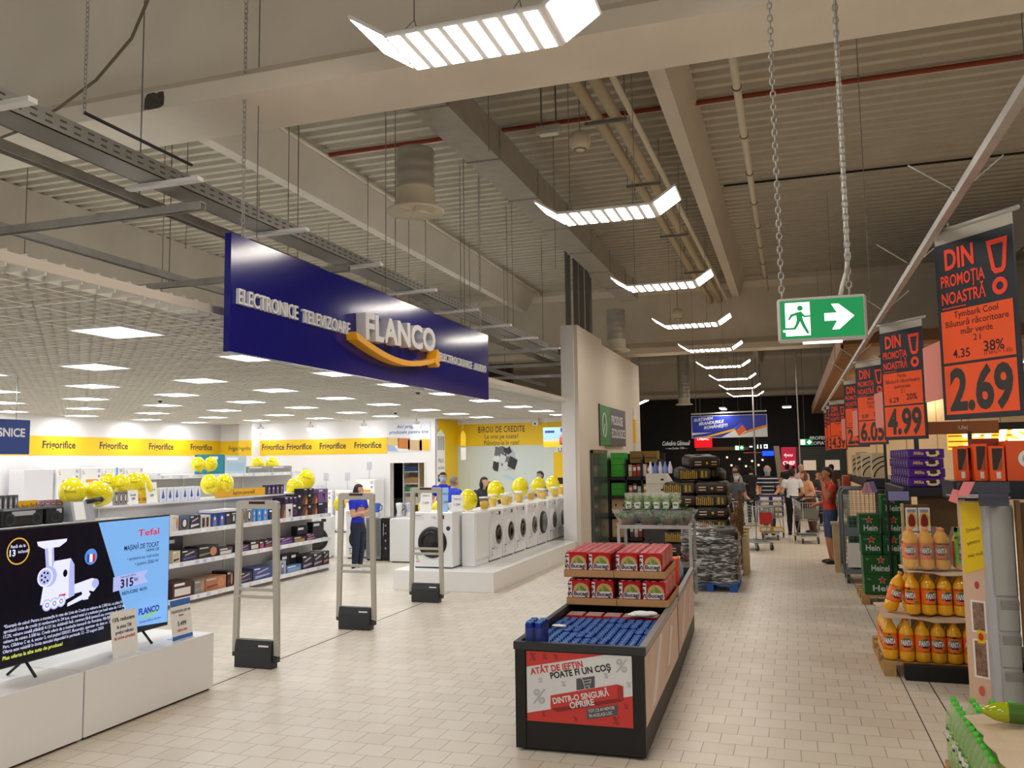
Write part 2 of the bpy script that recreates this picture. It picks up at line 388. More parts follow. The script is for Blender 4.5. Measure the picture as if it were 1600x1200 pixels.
for k, y in enumerate(AISLE_Y[1:3]):
    dup(al, (3.95, y, 4.6), label='louvred lamp past the orange price boards, %s from the nearest of that row' % ORD[k], group='louvred lamps past the price boards')
# ---------------------------------------------------------------- ducts, pipes, services
duct_m = mat('duct_sheet', '#b9b6ae', .45, metal=.25, var=.08, vs_=5)
r = thing('air_duct', 'square silver air duct running along under the roof deck', 'duct', (0, 0, 0))
mb = MB(); mb.box(-4.08, 7.2, 6.06, -3.62, 21.7, 6.5, duct_m); mb.build('casing', r)
y = 8.8
while y < 21.7: MB().box(-4.1, y, 6.04, -3.6, y+.045, 6.52, galv).build('flange', r); y += 1.85
def drop(y, label, x=-4.34, z0=5.06):
    r = thing('round_duct', label, 'duct', (x, y, 0))
    mb = MB(); pr = []; z = z0+.28
    while z < (5.9 if y < 30 else 6.9): pr += [(.235, z), (.25, z+.03), (.235, z+.06)]; z += .15
    mb.lathe(pr, duct_m, n=28, cap=False); mb.build('spiral_tube', r)
    mb = MB(); mb.lathe([(.24, z0+.3), (.25, z0+.08), (.36, z0+.02), (.36, z0), (.24, z0+.03), (.05, z0+.05)], cream, n=28)
    for k in range(6): a = k*1.047; mb.box(.04, -.008, z0+.02, .25, .008, z0+.06, cream, Matrix.Rotation(a, 4, 'Z'))
    mb.build('diffuser_cone', r); return r
drop(9.5, 'round spiral duct with cream diffuser hanging beside the blue fascia'); drop(22, 'round spiral duct with cream diffuser hanging behind the white partition', -4.28, 4.8)
drop(36.0, 'far round duct ending above the black shopfront', -4.2, 4.2)
def pipe(label, pts, r_, m, name='pipe', clamps=None, cat='pipe'):
    t = thing(name, label, cat, (0, 0, 0)); MB().tube(pts, r_, m, 12).build('pipe_run', t)
    if clamps:
        for y in clamps: MB().cyl((pts[0][0], y-.02, pts[0][2]), (pts[0][0], y+.02, pts[0][2]), r_+.012, galv_dk).build('clamp', t)
    return t
cl = [9+1.7*k for k in range(9)]
pipe('thick tan pipe under the roof, the one beside the silver duct', [(-2.3, 6.6, 6.4), (-2.05, 22, 6.4), (-2.0, 24.4, 6.4)], .075, tanpipe)
pipe('thick tan pipe under the roof, twin beside the thin cream pipe', [(-2.07, 6.6, 6.4), (-1.8, 22, 6.4), (-1.75, 24.4, 6.4)], .075, tanpipe)
pipe('thin cream pipe clipped beside the twin tan pipes', [(-1.86, 6.6, 6.42), (-1.62, 22, 6.42), (-1.58, 24.4, 6.42)], .04, cream)
pipe('cream sprinkler pipe running along the deck past the concrete beam', [(-.47, 6.6, 6.6), (-.47, 24.4, 6.6)], .05, cream, clamps=cl)
pipe('rust red pipe crossing the roof ribs', [(-7, 11.9, 6.97), (13, 11.9, 6.97)], .035, c_('#8e3b22', .6))
pipe('thin black cable crossing the roof ribs', [(-1, 15.85, 6.98), (13, 15.85, 6.98)], .02, blackm, 'roof_cable', None, 'cable')
pipe('thin cream conduit along the top edge of the wide concrete beam', [(-7.0, 6.6, 6.95), (-7.0, 24.4, 6.95)], .04, cream)
r = thing('pipe_bracket', 'steel brackets carrying the twin tan pipes', 'bracket', (0, 0, 0)); 
for y in (10.5, 13.2, 16.5, 20):
    x = -2.3+.25*(y-6.6)/15.4; MB().box(x-.15, y-.02, 6.28, x+.4, y+.02, 6.32, galv_dk).tube([(x-.13, y, 6.3), (x-.13, y, 7.05)], .006, galv_dk, 5).tube([(x+.38, y, 6.3), (x+.38, y, 7.05)], .006, galv_dk, 5).build('bracket_arm', r)
r = thing('emergency_light', 'boxy emergency light fixed below the roof deck', 'emergency light', (-2.9, 10.6, 6.3))
MB().box(-.17, -.06, 0, .17, .06, .09, c_('#b9b7b0', .4), b=.01).build('housing', r); MB().box(-.13, -.05, -.035, .13, .05, 0, c_('#e6e6e0', .3), b=.01).build('lens', r)
MB().box(-.11, -.01, .09, -.09, .01, .75, galv_dk).box(.09, -.01, .09, .11, .01, .75, galv_dk).build('hanger', r)
def globe(x, y, z, label):
    r = thing('ceiling_speaker', label, 'speaker', (x, y, z)); MB().ell((0, 0, 0), (.15, .15, .145), cream, nu=22, nv=14).build('globe', r)
    MB().lathe([(.09, -.118), (.085, -.13), (.02, -.135)], c_('#8a8272', .6), n=18).build('grille', r); MB().tube([(0, 0, .14), (0, 0, 7.03-z)], .006, galv_dk, 5).build('cord', r)
globe(-2.55, 10.9, 6.25, 'cream globe loudspeaker hanging beside the twin tan pipes')
globe(-2.6, 21.5, 5.6, 'cream globe loudspeaker before the middle cross beam')
globe(-2.1, 30, 5.3, 'small far globe loudspeaker past the middle cross beam')
# ---------------------------------------------------------------- steel framing and cable tray over the shop edge
def chan(mb, p0, p1, w_=.06, h=.05, m=galv):
    p0 = Vector(p0); p1 = Vector(p1); d = p1-p0; L = d.length; M = frame(p0, d, Vector((-d.y, d.x, 0)))
    mb.box(0, -w_/2, 0, L, w_/2, .006, m, M).box(0, -w_/2, -h, L, -w_/2+.006, 0, m, M).box(0, w_/2-.006, -h, L, w_/2, 0, m, M)
Z = 4.2
for nm, x, lb in (('a', -5.1, 'long galvanised channel along the shop edge beside the perforated tray'), ('b', -6.85, 'long galvanised channel deeper over the shop ceiling')):
    mb = MB(); chan(mb, (x, -1, Z), (x, 24, Z), .08, .07); tag(mb.build('steel_channel'), lb, 'steel channel', 'steel channels over the shop')
for k, y in enumerate((2.6, 5.75, 8.2, 10.7, 13.2, 15.7, 18.2, 20.7)):
    mb = MB(); chan(mb, (-9.5, y, Z-.08), (-4.55, y, Z-.08), .07, .06); tag(mb.build('steel_channel'), 'crosswise galvanised channel over the shop, %s from the frame edge' % ORD[k], 'steel channel', 'crosswise channels over the shop')
    for x, w_ in ((-9.2, 'deepest'), (-6.95, 'middle'), (-5.2, 'outer')): tag(MB().tube([(x, y, Z-.08), (x, y, 7.04)], .006, galv_dk, 5).build('threaded_rod'), '%s thin threaded rod holding the %s crosswise channel over the shop' % (w_, ORD[k]), 'rod', 'threaded hanger rods')
r = thing('cable_tray', 'perforated grey cable tray running along the shop edge', 'cable tray', (0, 0, 0))
pt = mat('tray_steel', '#8f8d88', .45, metal=.6)
MB().box(-4.86, -1, 4.2, -4.85, 24, 4.32, pt).box(-4.86, -1, 4.2, -4.6, 24, 4.205, pt).box(-4.61, -1, 4.2, -4.6, 24, 4.32, pt).build('tray_sheet', r)
mb = MB(); y = .5
while y < 16:
    for z in (4.235, 4.28): mb.box(-4.6, y, z, -4.598, y+.055, z+.014, c_('#4a4844', .6))
    y += .12
mb.build('slot_pattern', r)
for k in range(10): y = 2.3+1.55*k; MB().box(-5.0, y-.035, 4.165, -4.3, y+.035, 4.197, wht).build('support_arm', r)
MB().tube([(-4.75, -1, 4.24), (-4.7, 4, 4.23), (-4.78, 9, 4.24), (-4.7, 16, 4.23), (-4.75, 24, 4.24)], .02, black, 6).build('cable', r)
for k, (x, y, a, b) in enumerate(((-3.3, 3.3, 4.55, 7), (-4.2, 6.0, 3.85, 7), (-5.9, 7.2, 4.2, 7), (-4.2, 8.4, 3.85, 7), (-4.2, 10.8, 3.85, 7), (-2.9, 8.2, 5.2, 7), (-5.6, 12, 4, 7), (-3.35, 12.5, 4.9, 7), (-4.7, 14.5, 4.2, 7), (2.4, 9.5, 5.2, 7), (3.2, 11, 5.4, 7))):
    w_ = ['beside the dark tie bar', 'to the near end of the blue fascia', 'onto a steel channel', 'to the top of the blue fascia', 'to the far part of the blue fascia', 'beside the round spiral duct', 'over the grid ceiling', 'under the silver duct', 'to the cable tray', 'past the exit sign chains', 'near the price board rail'][k]
    tag(MB().tube([(x, y, a), (x, y, 7.05)], .005, galv_dk, 5).build('hanger_wire'), 'thin vertical wire hanging '+w_, 'wire', 'thin hanger wires')
# loose things at the near beam: sagging cable, chain with dark tie bar, broken patch
tag(MB().tube([(-4.4, 5.2, 6.2), (-4.67, 5.2, 5.61), (-4.82, 5.2, 5.32), (-5.16, 5.2, 5.03), (-5.54, 5.2, 4.85), (-5.94, 5.2, 4.72), (-6.3, 5.2, 4.66)], .012, c_('#6f675a', .7), 6).build('loose_cable'), 'loose grey cable sagging across the near concrete beam', 'cable')
tag(MB().tube([(-4.66, 4.6, 4.45), (-4.55, 5.6, 4.39)], .014, charcoal, 6).build('tie_bar'), 'dark slanting tie bar below the near concrete beam', 'bar')
mb = MB(); rnd = random.Random(3)
pts = [(-.1, -.065), (-.03, -.07), (.06, -.068), (.1, -.05), (.105, .02), (.095, .07), (.05, .072), (.035, .06), (.0, .075), (-.07, .07), (-.095, .03)]
mb.poly(pts, mat('broken_concrete', '#4d4a44', .95, var=.35, vs_=30, bump=.8, bs=60), FRONT(-5.08, 5.757, 5.075), .004, .006); struct('trim_broken_patch', mb)
def chain(p0, p1, label, link=.055, group=None):
    mb = MB(); p0 = Vector(p0); p1 = Vector(p1); L = (p1-p0).length; n = int(L/(link*.78)); base = []
    for k in range(n):
        c = p0.lerp(p1, (k+.5)/n); pts = []
        for i in range(8):
            a = 6.2832*i/8; u = math.cos(a)*link*.28; v = math.sin(a)*link*.5
            pts.append((c.x+(u if k % 2 else 0), c.y+(0 if k % 2 else u), c.z+v))
        mb.tube(pts, link*.09, galv, 4, closed=True)
    return tag(mb.build('chain'), label, 'chain', group)
chain((-4.66, 4.6, 4.45), (-4.66, 4.6, 7.0), 'steel chain holding the dark tie bar', .045)
# ================================================================ BLUE FASCIA OVER THE SHOP
sgrey = mat('letter_white', '#e9e9ec', .4); sgold = mat('swoosh_yellow', '#ffb71a', .4); inkd = c_('#23203a', .6)
r = thing('fascia_sign', 'big navy blue fascia board reading ELECTRONICE TELEVIZOARE with yellow swoosh', 'sign', (-4.2, 5.66, 2.85))
MB().box(-.06, 0, 0, 0, 6.08, .96, navy).build('board', r)
S = SIDE(.001, 0, 0)
for t_, y0, y1, z, cap, nm in (('ELECTRONICE', .07, .94, .395, .125, 'lettering'), ('TELEVIZOARE', 1.02, 1.89, .39, .12, 'lettering'), ('ELECTROCASNICE', 4.18, 5.34, .385, .10, 'lettering'), ('AUDIO', 5.44, 5.91, .385, .10, 'lettering')):
    MB().text(t_, y0, z, cap/.7, sgrey, S, .03, .008, w=y1-y0, depth=.03).build(nm, r)
MB().text('FLANCO', 2.07, .375, .26/.7, sgrey, S, .11, .035, w=1.8, depth=.11, rot=.045).build('logo_lettering', r)
mb = MB(); up = []; lo = []
for k in range(17):
    u = k/16; yy = 1.84+u*2.03; zz = .44-.19*math.sin(math.pi*min(1, u*.84+.05)); th = .075*(1-.35*u)
    up.append((yy, zz)); lo.append((yy+.03, zz-th))
mb.poly(up+lo[::-1], sgold, S, .12, .12)
mb.poly([(3.8, .31), (3.88, .48), (3.94, .45), (3.92, .40), (3.98, .39), (3.98, .34), (3.92, .33), (3.95, .29), (3.9, .26)], sgold, S, .13, .13); mb.build('swoosh', r)
mb = MB()
chain((-4.23, 5.85, 3.81), (-4.23, 5.85, 7.0), 'steel chain holding the near end of the blue fascia board', group='fascia chains')
chain((-4.23, 11.5, 3.81), (-4.23, 11.5, 7.0), 'steel chain holding the far end of the blue fascia board', group='fascia chains')
# small blue board and wall bands
r = thing('department_board', 'navy board at the frame edge with white ASNICE lettering', 'sign', (-10, 7.6, 2.14)); bl2 = c_('#1d3b86', .45)
MB().box(-.04, 0, 0, 0, 1.51, .47, bl2).build('board', r); MB().text('ELECTROCASNICE', 1.43, .24, .11/.7, sgrey, S, .003, .03, align='r').text('MARI', .62, .06, .11/.7, sgrey, S, .003, .03, align='l').build('lettering', r)
MB().tube([(-.02, .3, .47), (-.02, .3, 1.06)], .006, galv, 5).tube([(-.02, 1.3, .47), (-.02, 1.3, 1.06)], .006, galv, 5).build('hanging_wire', r)
r = thing('wall_band', 'yellow wall band reading Frigorifice on the long side wall', 'wall band', (-16.9, 8, 2.25))
MB().box(0, 0, 0, .012, 14.38, .46, yellow).build('panel', r); mb = MB()
for y in (3.6, 5.63, 7.75, 9.51, 11.28, 13.0): mb.text('Frigorifice', y, .17, .25, inkd, SIDE(.013, 0, 0), .001, .02, w=.98)
mb.build('lettering', r)
r = thing('wall_band', 'yellow wall band reading Frigorifice on the wall under the spotlights', 'wall band', (-16.88, 22.4, 2.23))
MB().box(0, -.012, 0, 5.72, 0, .46, yellow).box(.97, -.465, 0, 1.44, -.45, .46, yellow).build('panel', r); mb = MB()
for x, w_ in ((1.5, .78), (2.37, .86), (3.5, .88), (4.66, .88)): mb.text('Frigorifice', x, .17, .25, inkd, FRONT(0, -.013, 0), .001, .02, w=w_)
mb.text('Frigorifice', .3, .17, .2, inkd, FRONT(0, -.013, 0), .001, .01, w=.6).text('Frigorifice', 1.0, .17, .16, inkd, FRONT(0, -.466, 0), .001, .008, w=.4); mb.build('lettering', r)
r = thing('wall_poster', 'wall poster of cardboard boxes reading Aici pregatim produsele pentru tine', 'poster', (-11.15, 22.39, 2.27)); F = FRONT(0, -.011, 0)
MB().box(0, -.01, 0, 1.36, 0, .84, c_('#e2e6ee', .5)).build('panel', r)
MB().text('Aici pregatim', .68, .68, .14, bl2, F, .001, .01, .2, 'c').text('produsele pentru tine', .68, .52, .14, bl2, F, .001, .01, .2, 'c').build('lettering', r)
mb = MB(); mb.poly([(0, .45), (.35, .02), (0, .02)], c_('#9fb0d6', .5), F, .001)
for x0, z0, x1, z1, h in ((.02, .2, .36, .42, '#dcc07a'), (.34, .1, .72, .4, '#c67a3c'), (.66, .04, 1.1, .34, '#c9ab84'), (1.02, .04, 1.34, .36, '#eebb3a')): mb.poly([(x0, z0), (x1, z0-.03), (x1, z1-.02), (x0, z1)], c_(h, .6), F, .002)
mb.build('printed_boxes', r)
# stockroom seen in the doorway
r = thing('stock_shelf', 'shelf of folded cardboard seen through the shop doorway', 'shelf', (-11.0, 23.1, 0)); mb = MB()
MB().box(0, 0, 0, .04, .4, 2, white).box(.5, 0, 0, .54, .4, 2, white).build('upright', r)
for k, (z, h, c) in enumerate(((.3, .3, '#cfc4b2'), (.75, .28, '#d8cdbb'), (1.1, .2, '#3e8f5a'), (1.35, .25, '#b98f61'), (1.7, .2, '#3b5ea8'))): MB().box(.04, .02, z-.03, .5, .4, z, white).build('shelf_board', r); MB().box(.06, .03, z, .47, .35, z+h*.7, c_(c, .7)).build('folded_board', r)
# credit office wall print
F = FRONT(0, -.001, 0)
r = thing('wall_lettering', 'dark BIROU DE CREDITE lettering on the yellow office wall', 'lettering', (0, 23.998, 0))
MB().text('BIROU DE CREDITE', -8.2, 2.82, .26, inkd, F, .001, .01, align='c', w=1.46, space=1.15).build('heading', r)
MB().text('Le vrei pe toate?', -8.2, 2.63, .2, inkd, F, .001, 0, align='c', w=1.05).text('Plătește-le în rate!', -8.2, 2.44, .2, inkd, F, .001, 0, align='c', w=1.1).build('subtitle', r)
r = thing('wall_lettering', 'dark Un pe lettering cut off by the white partition', 'lettering', (0, 23.998, 0))
MB().text('Un credit', -6.17, 2.86, .26, inkd, F, .001, .018).text('potrivit', -6.06, 2.64, .24, inkd, F, .001, .018).text('USOR', -6.46, 2.2, .18, bl2, F, .004, .02).build('heading', r)
MB().poly([(-6.52, 2.1), (-5.95, 2.15), (-5.85, 2.27), (-5.95, 2.4), (-6.52, 2.36)], paper, F, .002).build('arrow', r)
mb = MB(); rnd = random.Random(5); F0 = FRONT(0, 0, 0)
for k in range(26):
    a = rnd.random()*6.28; rr = rnd.random()**.6*.36; w_ = .06+.08*rnd.random(); cx, cz = -8.12+rr*math.cos(a), 1.98+rr*.9*math.sin(a); t = rnd.uniform(-.5, .5)
    mb.poly([(cx+w_*(u*math.cos(t)-v*math.sin(t)), cz+w_*1.3*(u*math.sin(t)+v*math.cos(t))) for u, v in ((-1, -1), (1, -1), (1, 1), (-1, 1))], c_(rnd.choice(['#e8eaec', '#b9bec4', '#6a6e75', '#2b2d31', '#d6dadf']), .4), F0, .002+.0006*k)
mb.poly([(-8.2, 1.5), (-7.8, 1.38), (-7.75, 1.45), (-8.1, 1.58)], c_('#b8d8e0', .4), F0, .002)
tag(mb.build('appliance_print', loc=(0, 23.995, 0)), 'grey cluster of printed appliances on the pale green wall', 'wall print')
r = thing('hanging_screen', 'small hanging poster of a beach scene before the yellow wall', 'poster', (-6.04, 21, 2.3)); F = FRONT(0, -.012, 0)
MB().box(0, -.01, 0, .68, .01, .5, c_('#9cc4ea', .4)).build('panel', r)
MB().box(0, -.012, 0, .68, -.0105, .13, yellow).poly([(0, .13), (.68, .13), (.68, .24), (0, .17)], c_('#d9c9a0', .5), F, .001).poly([(.42, .06), (.68, .04), (.68, .12), (.5, .14)], bl2, F, .002).box(.05, -.013, .36, .3, -.011, .42, bl2).box(.46, -.013, .38, .66, -.011, .48, bl2).build('print', r)
MB().ell((.47, -.014, .28), (.03, .004, .04), skin).poly([(.42, .1), (.55, .1), (.52, .26), (.44, .26)], c_('#c85a4a', .6), F, .003).build('printed_figure', r)
MB().tube([(.1, 0, .5), (.1, 0, .92)], .004, galv, 4).tube([(.58, 0, .5), (.58, 0, .92)], .004, galv, 4).build('hanging_wire', r)
r = thing('hanging_tag', 'yellow and white arrow tag hanging before the pale green wall', 'hanging sign', (-7.52, 19, 2.0)); F = FRONT(0, -.006, 0)
MB().poly([(0, .33), (.13, .33), (.13, .62), (.065, .7), (0, .62)], yellow, F, 0, .01).poly([(0, 0), (.13, 0), (.13, .29), (0, .29)], paper, F, 0, .01).build('panel', r); MB().tube([(.065, 0, .69), (.065, 0, 1.22)], .004, galv, 4).build('hanging_wire', r)
r = thing('wall_chevron', 'narrow white chevron banner on the yellow return wall', 'banner', (-9.595, 22.32, 0)); 
MB().poly([(.05, 1.1), (.65, 1.1), (.65, 2.75), (.35, 2.9), (.05, 2.75)], paper, SIDE(0, 0, 0), .006, .005).build('panel', r)
mb = MB()
for k in range(4): mb.box(.006, .12+.13*k, 2.3, .008, .2+.13*k, 2.7, c_('#8d9199', .5))
mb.text('Plaț ă', .35, 1.95, .16, inkd, SIDE(.007, 0, 0), .001, align='c').text('on-line', .35, 1.75, .16, inkd, SIDE(.007, 0, 0), .001, align='c').box(.006, .12, 1.4, .008, .58, 1.6, bl2).build('print', r)
# ================================================================ SECURITY GATES
gate_m = mat('gate_grey', '#b3aea3', .45)
def gate():
    r = thing('security_gate', 'x', 'security gate', (0, 0, 0), 0, 'anti-theft gates along the shop entrance')
    def bar(p0, p1, w_): M = Matrix.Translation(p0); d = Vector(p1)-Vector(p0); return d
    mb = MB()
    for sx in (-1, 1):
        V = []
        for (x, z, w_) in ((sx*.235, .12, .026), (sx*.205, 1.56, .034)):
            V += [(x-w_, -.018, z), (x+w_, -.018, z), (x+w_, .018, z), (x-w_, .018, z)]
        mb.add(V, [(0,1,2,3), (4,7,6,5), (0,4,5,1), (1,5,6,2), (2,6,7,3), (3,7,4,0)], gate_m)
    mb.prism([(-.239, 1.52), (.239, 1.52), (.239, 1.585), (.2, 1.6), (-.2, 1.6), (-.239, 1.585)], 'y', -.019, .019, gate_m); mb.build('frame', r)
    MB().box(-.22, -.014, .725, .22, .014, .755, gate_m).build('crossbar', r); MB().box(-.22, -.014, .655, .22, .014, .685, gate_m).build('crossbar', r)
    MB().box(-.09, -.022, 1.568, .09, -.015, 1.592, c_('#3a0d12', .3)).build('alarm_light', r)
    b = MB().prism([(-.05, 0), (.06, 0), (.06, .2), (.04, .26), (-.03, .26), (-.05, .18)], 'x', -.21, .2, charcoal).build('base', r)
    MB().box(.06, -.054, .205, .17, -.048, .22, paper, Matrix.Rotation(0, 4, 'X')).build('label_plate', b)
    MB().box(-.25, -.03, .1, -.2, .03, .14, charcoal).box(.2, -.03, .06, .25, .03, .11, charcoal).build('foot', r)
    return r
g = gate()
for k, (x, y, lb) in enumerate(((-5.02, 7.25, 'grey security gate standing beside the white television plinth'), (-4.98, 9.18, 'grey security gate in the middle of the three, before the woman in blue'), (-4.96, 11.18, 'grey security gate standing before the large washing machine'))):
    if k == 0: g.location = (x, y, 0); g['label'] = lb
    else: dup(g, (x, y, 0), label=lb)
# ================================================================ TELEVISION ON ITS PLINTH
plw = mat('plinth_white', '#efeeee', .35)
for k, (y0, y1, lb) in enumerate(((3.2, 5.0, 'white box plinth cut off by the frame under the television'), (5.015, 6.45, 'white box plinth under the price cards beside the television'))):
    mb = MB(); mb.box(-5.85, y0, .02, -4.9, y1, .49, plw, b=.004).box(-5.82, y0+.02, 0, -4.93, y1-.02, .02, black); tag(mb.build('display_plinth'), lb, 'plinth', 'white television plinths')
def scr(h, s=.85): return mat('screen_'+h.lstrip('#'), h, .25, emit=s)
r = thing('television', 'large black television showing a meat grinder advert', 'television', (-5.2, 4.47, .58))
MB().box(-.05, 0, 0, -.0, 1.75, .95, black, b=.006).box(-.09, .3, .15, -.05, 1.45, .7, black).build('housing', r)
sk = scr('#050614', .6); blu = scr('#6d9dd4'); ink = scr('#1a1e4a', .4); swh = scr('#c9cff2'); sl = scr('#9aa3d6')
S = SIDE(.002, 0, 0)
p = MB().quad(.014, .014, 1.736, .936, sk, S).build('screen', r)
MB().poly([(.93, .936), (1.736, .936), (1.736, .03), (1.30, .06)], blu, S, .001).build('blue_field', p)
mb = MB()
mb.text('Tefal', 1.61, .793, .075, scr('#c0142c'), S, .002, .012, align='r', w=.25).text('MAȘINĂ DE TOCAT', 1.61, .69, .055, ink, S, .002, .015, align='r', w=.4).text('NE445138', 1.61, .655, .036, ink, S, .002, .004, align='r')
mb.text('• accesoriu suc roșii inclus', 1.61, .605, .04, ink, S, .002, .006, align='r', w=.36).text('• putere 2000 W', 1.61, .555, .04, ink, S, .002, .006, align='r')
mb.poly([(1.10, .375), (1.49, .405), (1.44, .455), (1.49, .505), (1.10, .49)], sl, S, .002).text('315', 1.18, .395, .095, ink, S, .003, .03, rot=.03, w=.14).text('lei', 1.33, .43, .05, ink, S, .003, .01, rot=.03).text('Preț vechi 530 lei', 1.18, .472, .024, ink, S, .003, .003, rot=.03).text('REDUCERE  40,5%', 1.2, .335, .036, ink, S, .003, .02, rot=.03)
mb.text('FLANCO', 1.63, .145, .07, scr('#16267e'), S, .003, .04, align='r', w=.24).poly([(1.4, .13), (1.5, .11), (1.62, .145), (1.67, .18), (1.62, .16), (1.5, .13)], scr('#7ab43a'), S, .003).text('Suntem alături de tine', 1.65, .075, .028, ink, S, .003, .004, align='r')
mb.build('offer_print', p)
mb = MB()
mb.poly([(.36, .84), (.63, .84), (.625, .82), (.56, .785), (.42, .785), (.37, .81)], swh, S, .001).poly([(.43, .785), (.51, .785), (.52, .63), (.45, .62)], sl, S, .001).poly([(.46, .785), (.49, .785), (.5, .63), (.475, .63)], swh, S, .0012)
mb.poly([(.405, .385), (.58, .375), (.715, .41), (.705, .64), (.67, .69), (.52, .685), (.5, .62), (.43, .53)], swh, S, .0015).poly([(.66, .40), (.715, .41), (.705, .64), (.67, .69), (.655, .6)], sl, S, .0016).disc(.47, .58, .075, sl, S, .002, 20).disc(.44, .578, .068, swh, S, .0025, 20).disc(.44, .578, .055, sl, S, .0027, 20)
for k in range(7): a = k*.9; mb.disc(.44+(.034*math.cos(a) if k else 0), .578+(.034*math.sin(a) if k else 0), .009, sk, S, .003, 8)
mb.disc(.62, .585, .02, sk, S, .003, 14, .028).box(.002, .57, .42, .0045, .63, .435, scr('#c0142c'))
mb.poly([(.70, .42), (.71, .49), (.88, .515), (.93, .5), (.935, .44), (.9, .41), (.84, .43)], swh, S, .001).disc(.915, .47, .036, sl, S, .002).poly([(.78, .44), (.86, .45), (.85, .36), (.8, .36)], swh, S, .0012).poly([(.65, .335), (.86, .38), (.87, .4), (.84, .42), (.65, .36)], swh, S, .002)
for x, z in ((.465, .375), (.53, .378), (.59, .385)): mb.disc(x, z, .043, sl, S, .003).disc(x, z, .034, swh, S, .0035).ring(x, z, .012, .017, sk, S, .004, 12)
mb.build('grinder_image', p)
mb = MB().ring(.205, .79, .085, .094, scr('#c9a13a'), S, .001).text('Rată de la', .205, .815, .03, swh, S, .001, .01, align='c').text('13', .135, .76, .062, swh, S, .001, .03).text('lei/lună*', .205, .775, .028, swh, S, .001, .01).disc(.865, .68, .062, scr('#4a7ec8'), S, .001).box(.002, .825, .64, .0035, .85, .70, scr('#2a3f9a')).box(.002, .85, .64, .0035, .88, .70, swh).box(.002, .88, .64, .0035, .905, .70, scr('#c0142c'))
mb.build('badge', p)
mb = MB()
for k, t_ in enumerate(('*Exemplu de calcul: Pentru o tranzacție în rate din Linia de Credit cu valoare de 2.500 lei, cu plata în', 'aprobată Linia de credit și rambursare în 24 luni, costul total al creditului pe lună este de 113 lei,', '17,2%, valoare totală plătibilă 4.121 lei, dobândă fixă, contract fără ipotecă sau comision de analiză', 'valoare de minim 3.500 lei. Credit oferit de o instituție bancară din România, RB-PJR-40-009/1999,', 'Parc, Clădirea C et. 6, sector 2, cod poștal 020337, București, operator de date nr. 12/2018,', 'Oferta este valabilă în limita stocului disponibil în perioada 12 - 23 august 2020')): mb.text(t_, .11, .275-.034*k, .032, swh, S, .004, .004, w=[1.09, 1.12, 1.13, 1.13, 1.05, .9][k])
mb.text('Plus oferte la alte sute de produse!', .11, .06, .036, scr('#c9d45a'), S, .004, .015); mb.build('fine_print', p)
for y in (.32, 1.46):
    MB().tube([(-.03, y, .02), (.11, y-.03, -.085)], .01, black).tube([(-.03, y, .02), (-.15, y-.03, -.085)], .01, black).build('foot', r)
def price_card(x, y, z, h, w_, label, top=None, lines=(), rz=0., tilt=-.12):
    r = thing('price_card', label, 'price card', (x, y, z), rz); M = Matrix.Rotation(tilt, 4, 'Y')
    MB().box(-.003, 0, 0, 0, w_, h, paper, M).build('card', r); mb = MB(); S2 = M @ SIDE(.001, 0, 0)
    if top: mb.box(0, 0, h*.84, .001, w_, h, c_(top, .4), M).box(0, 0, 0, .001, w_, h*.1, c_(top, .4), M)
    for (t_, yy, sz, c) in lines: mb.text(t_, w_/2, yy*h, sz, c, S2, .001, .02, align='c')
    mb.build('print', r); MB().box(-.1, w_*.2, 0, .06, w_*.8, .004, c_('#dfe3e6', .2)).build('stand', r); return r
price_card(-5.0, 5.38, .49, .34, .27, 'white card reading 15% reducere before the television', None, (('15% reducere', .78, .042, inkd), ('la plata TBI', .62, .034, inkd), ('prețul raftului', .5, .034, inkd), ('la orice produs!', .38, .034, redp)))
price_card(-4.98, 6.02, .49, .33, .25, 'blue edged price card beside the television foot', '#3f74c4', (('TELEVIZOR LED 4K', .68, .028, inkd), ('Smart', .58, .025, inkd), ('3.499', .34, .05, inkd), ('REDUCERE', .2, .025, redp)))
# ================================================================ GONDOLA WITH SMALL APPLIANCES
gw = mat('shelf_white', '#e6e6e8', .4); gp = mat('shelf_back_grey', '#c9c7c6', .5)
def gondola(name, label, x0, x1, y0, y1, levels, top, sgn=1, back=True, foot=True):
    r = thing(name, label, 'shelf unit', (0, 0, 0))
    xb = x0 if sgn > 0 else x1; xf = x1 if sgn > 0 else x0
    if back: MB().box(xb-.02, y0, .08, xb+.02, y1, top, gp).build('back_panel', r)
    for z in levels:
        s_ = MB().box(min(xb, xf), y0, z-.03, max(xb, xf), y1, z, gw, b=.004).build('shelf_board', r)
        mb = MB().box(xf-.002, y0, z-.055, xf+.006, y1, z+.012, c_('#eef0f6', .3)); rnd = random.Random(int(z*100)); S2 = SIDE(xf+.007, 0, 0)
        y = y0+.1
        while y < y1-.15: mb.quad(y, z-.045, y+.05+.05*rnd.random(), z+.002, c_(rnd.choice(['#c3c9e6', '#ffffff', '#d3d7ee', '#f3d6d2']), .4), S2, .001); y += .16+.2*rnd.random()
        mb.build('price_strip', s_)
    y = y0+.02
    while y < y1+.01: MB().box(xb-.025, y-.015, 0, xb+.03, y+.015, top, gw).box(min(xb, xf), y-.015, 0, max(xb, xf)-.02, y+.015, .05, gw).build('upright', r); y += (y1-y0-.04)/3
    return r
gondola('shelf_unit', 'long white shelf unit of boxed appliances behind the television', -8.6, -8.18, 6.3, 14.1, (.11, .6, 1.04), 1.44)
MB().box(-9.1, 6.3, 1.415, -8.5, 14.1, 1.44, gw).build('top_shelf', bpy.data.objects['shelf_unit'])
CT = {}
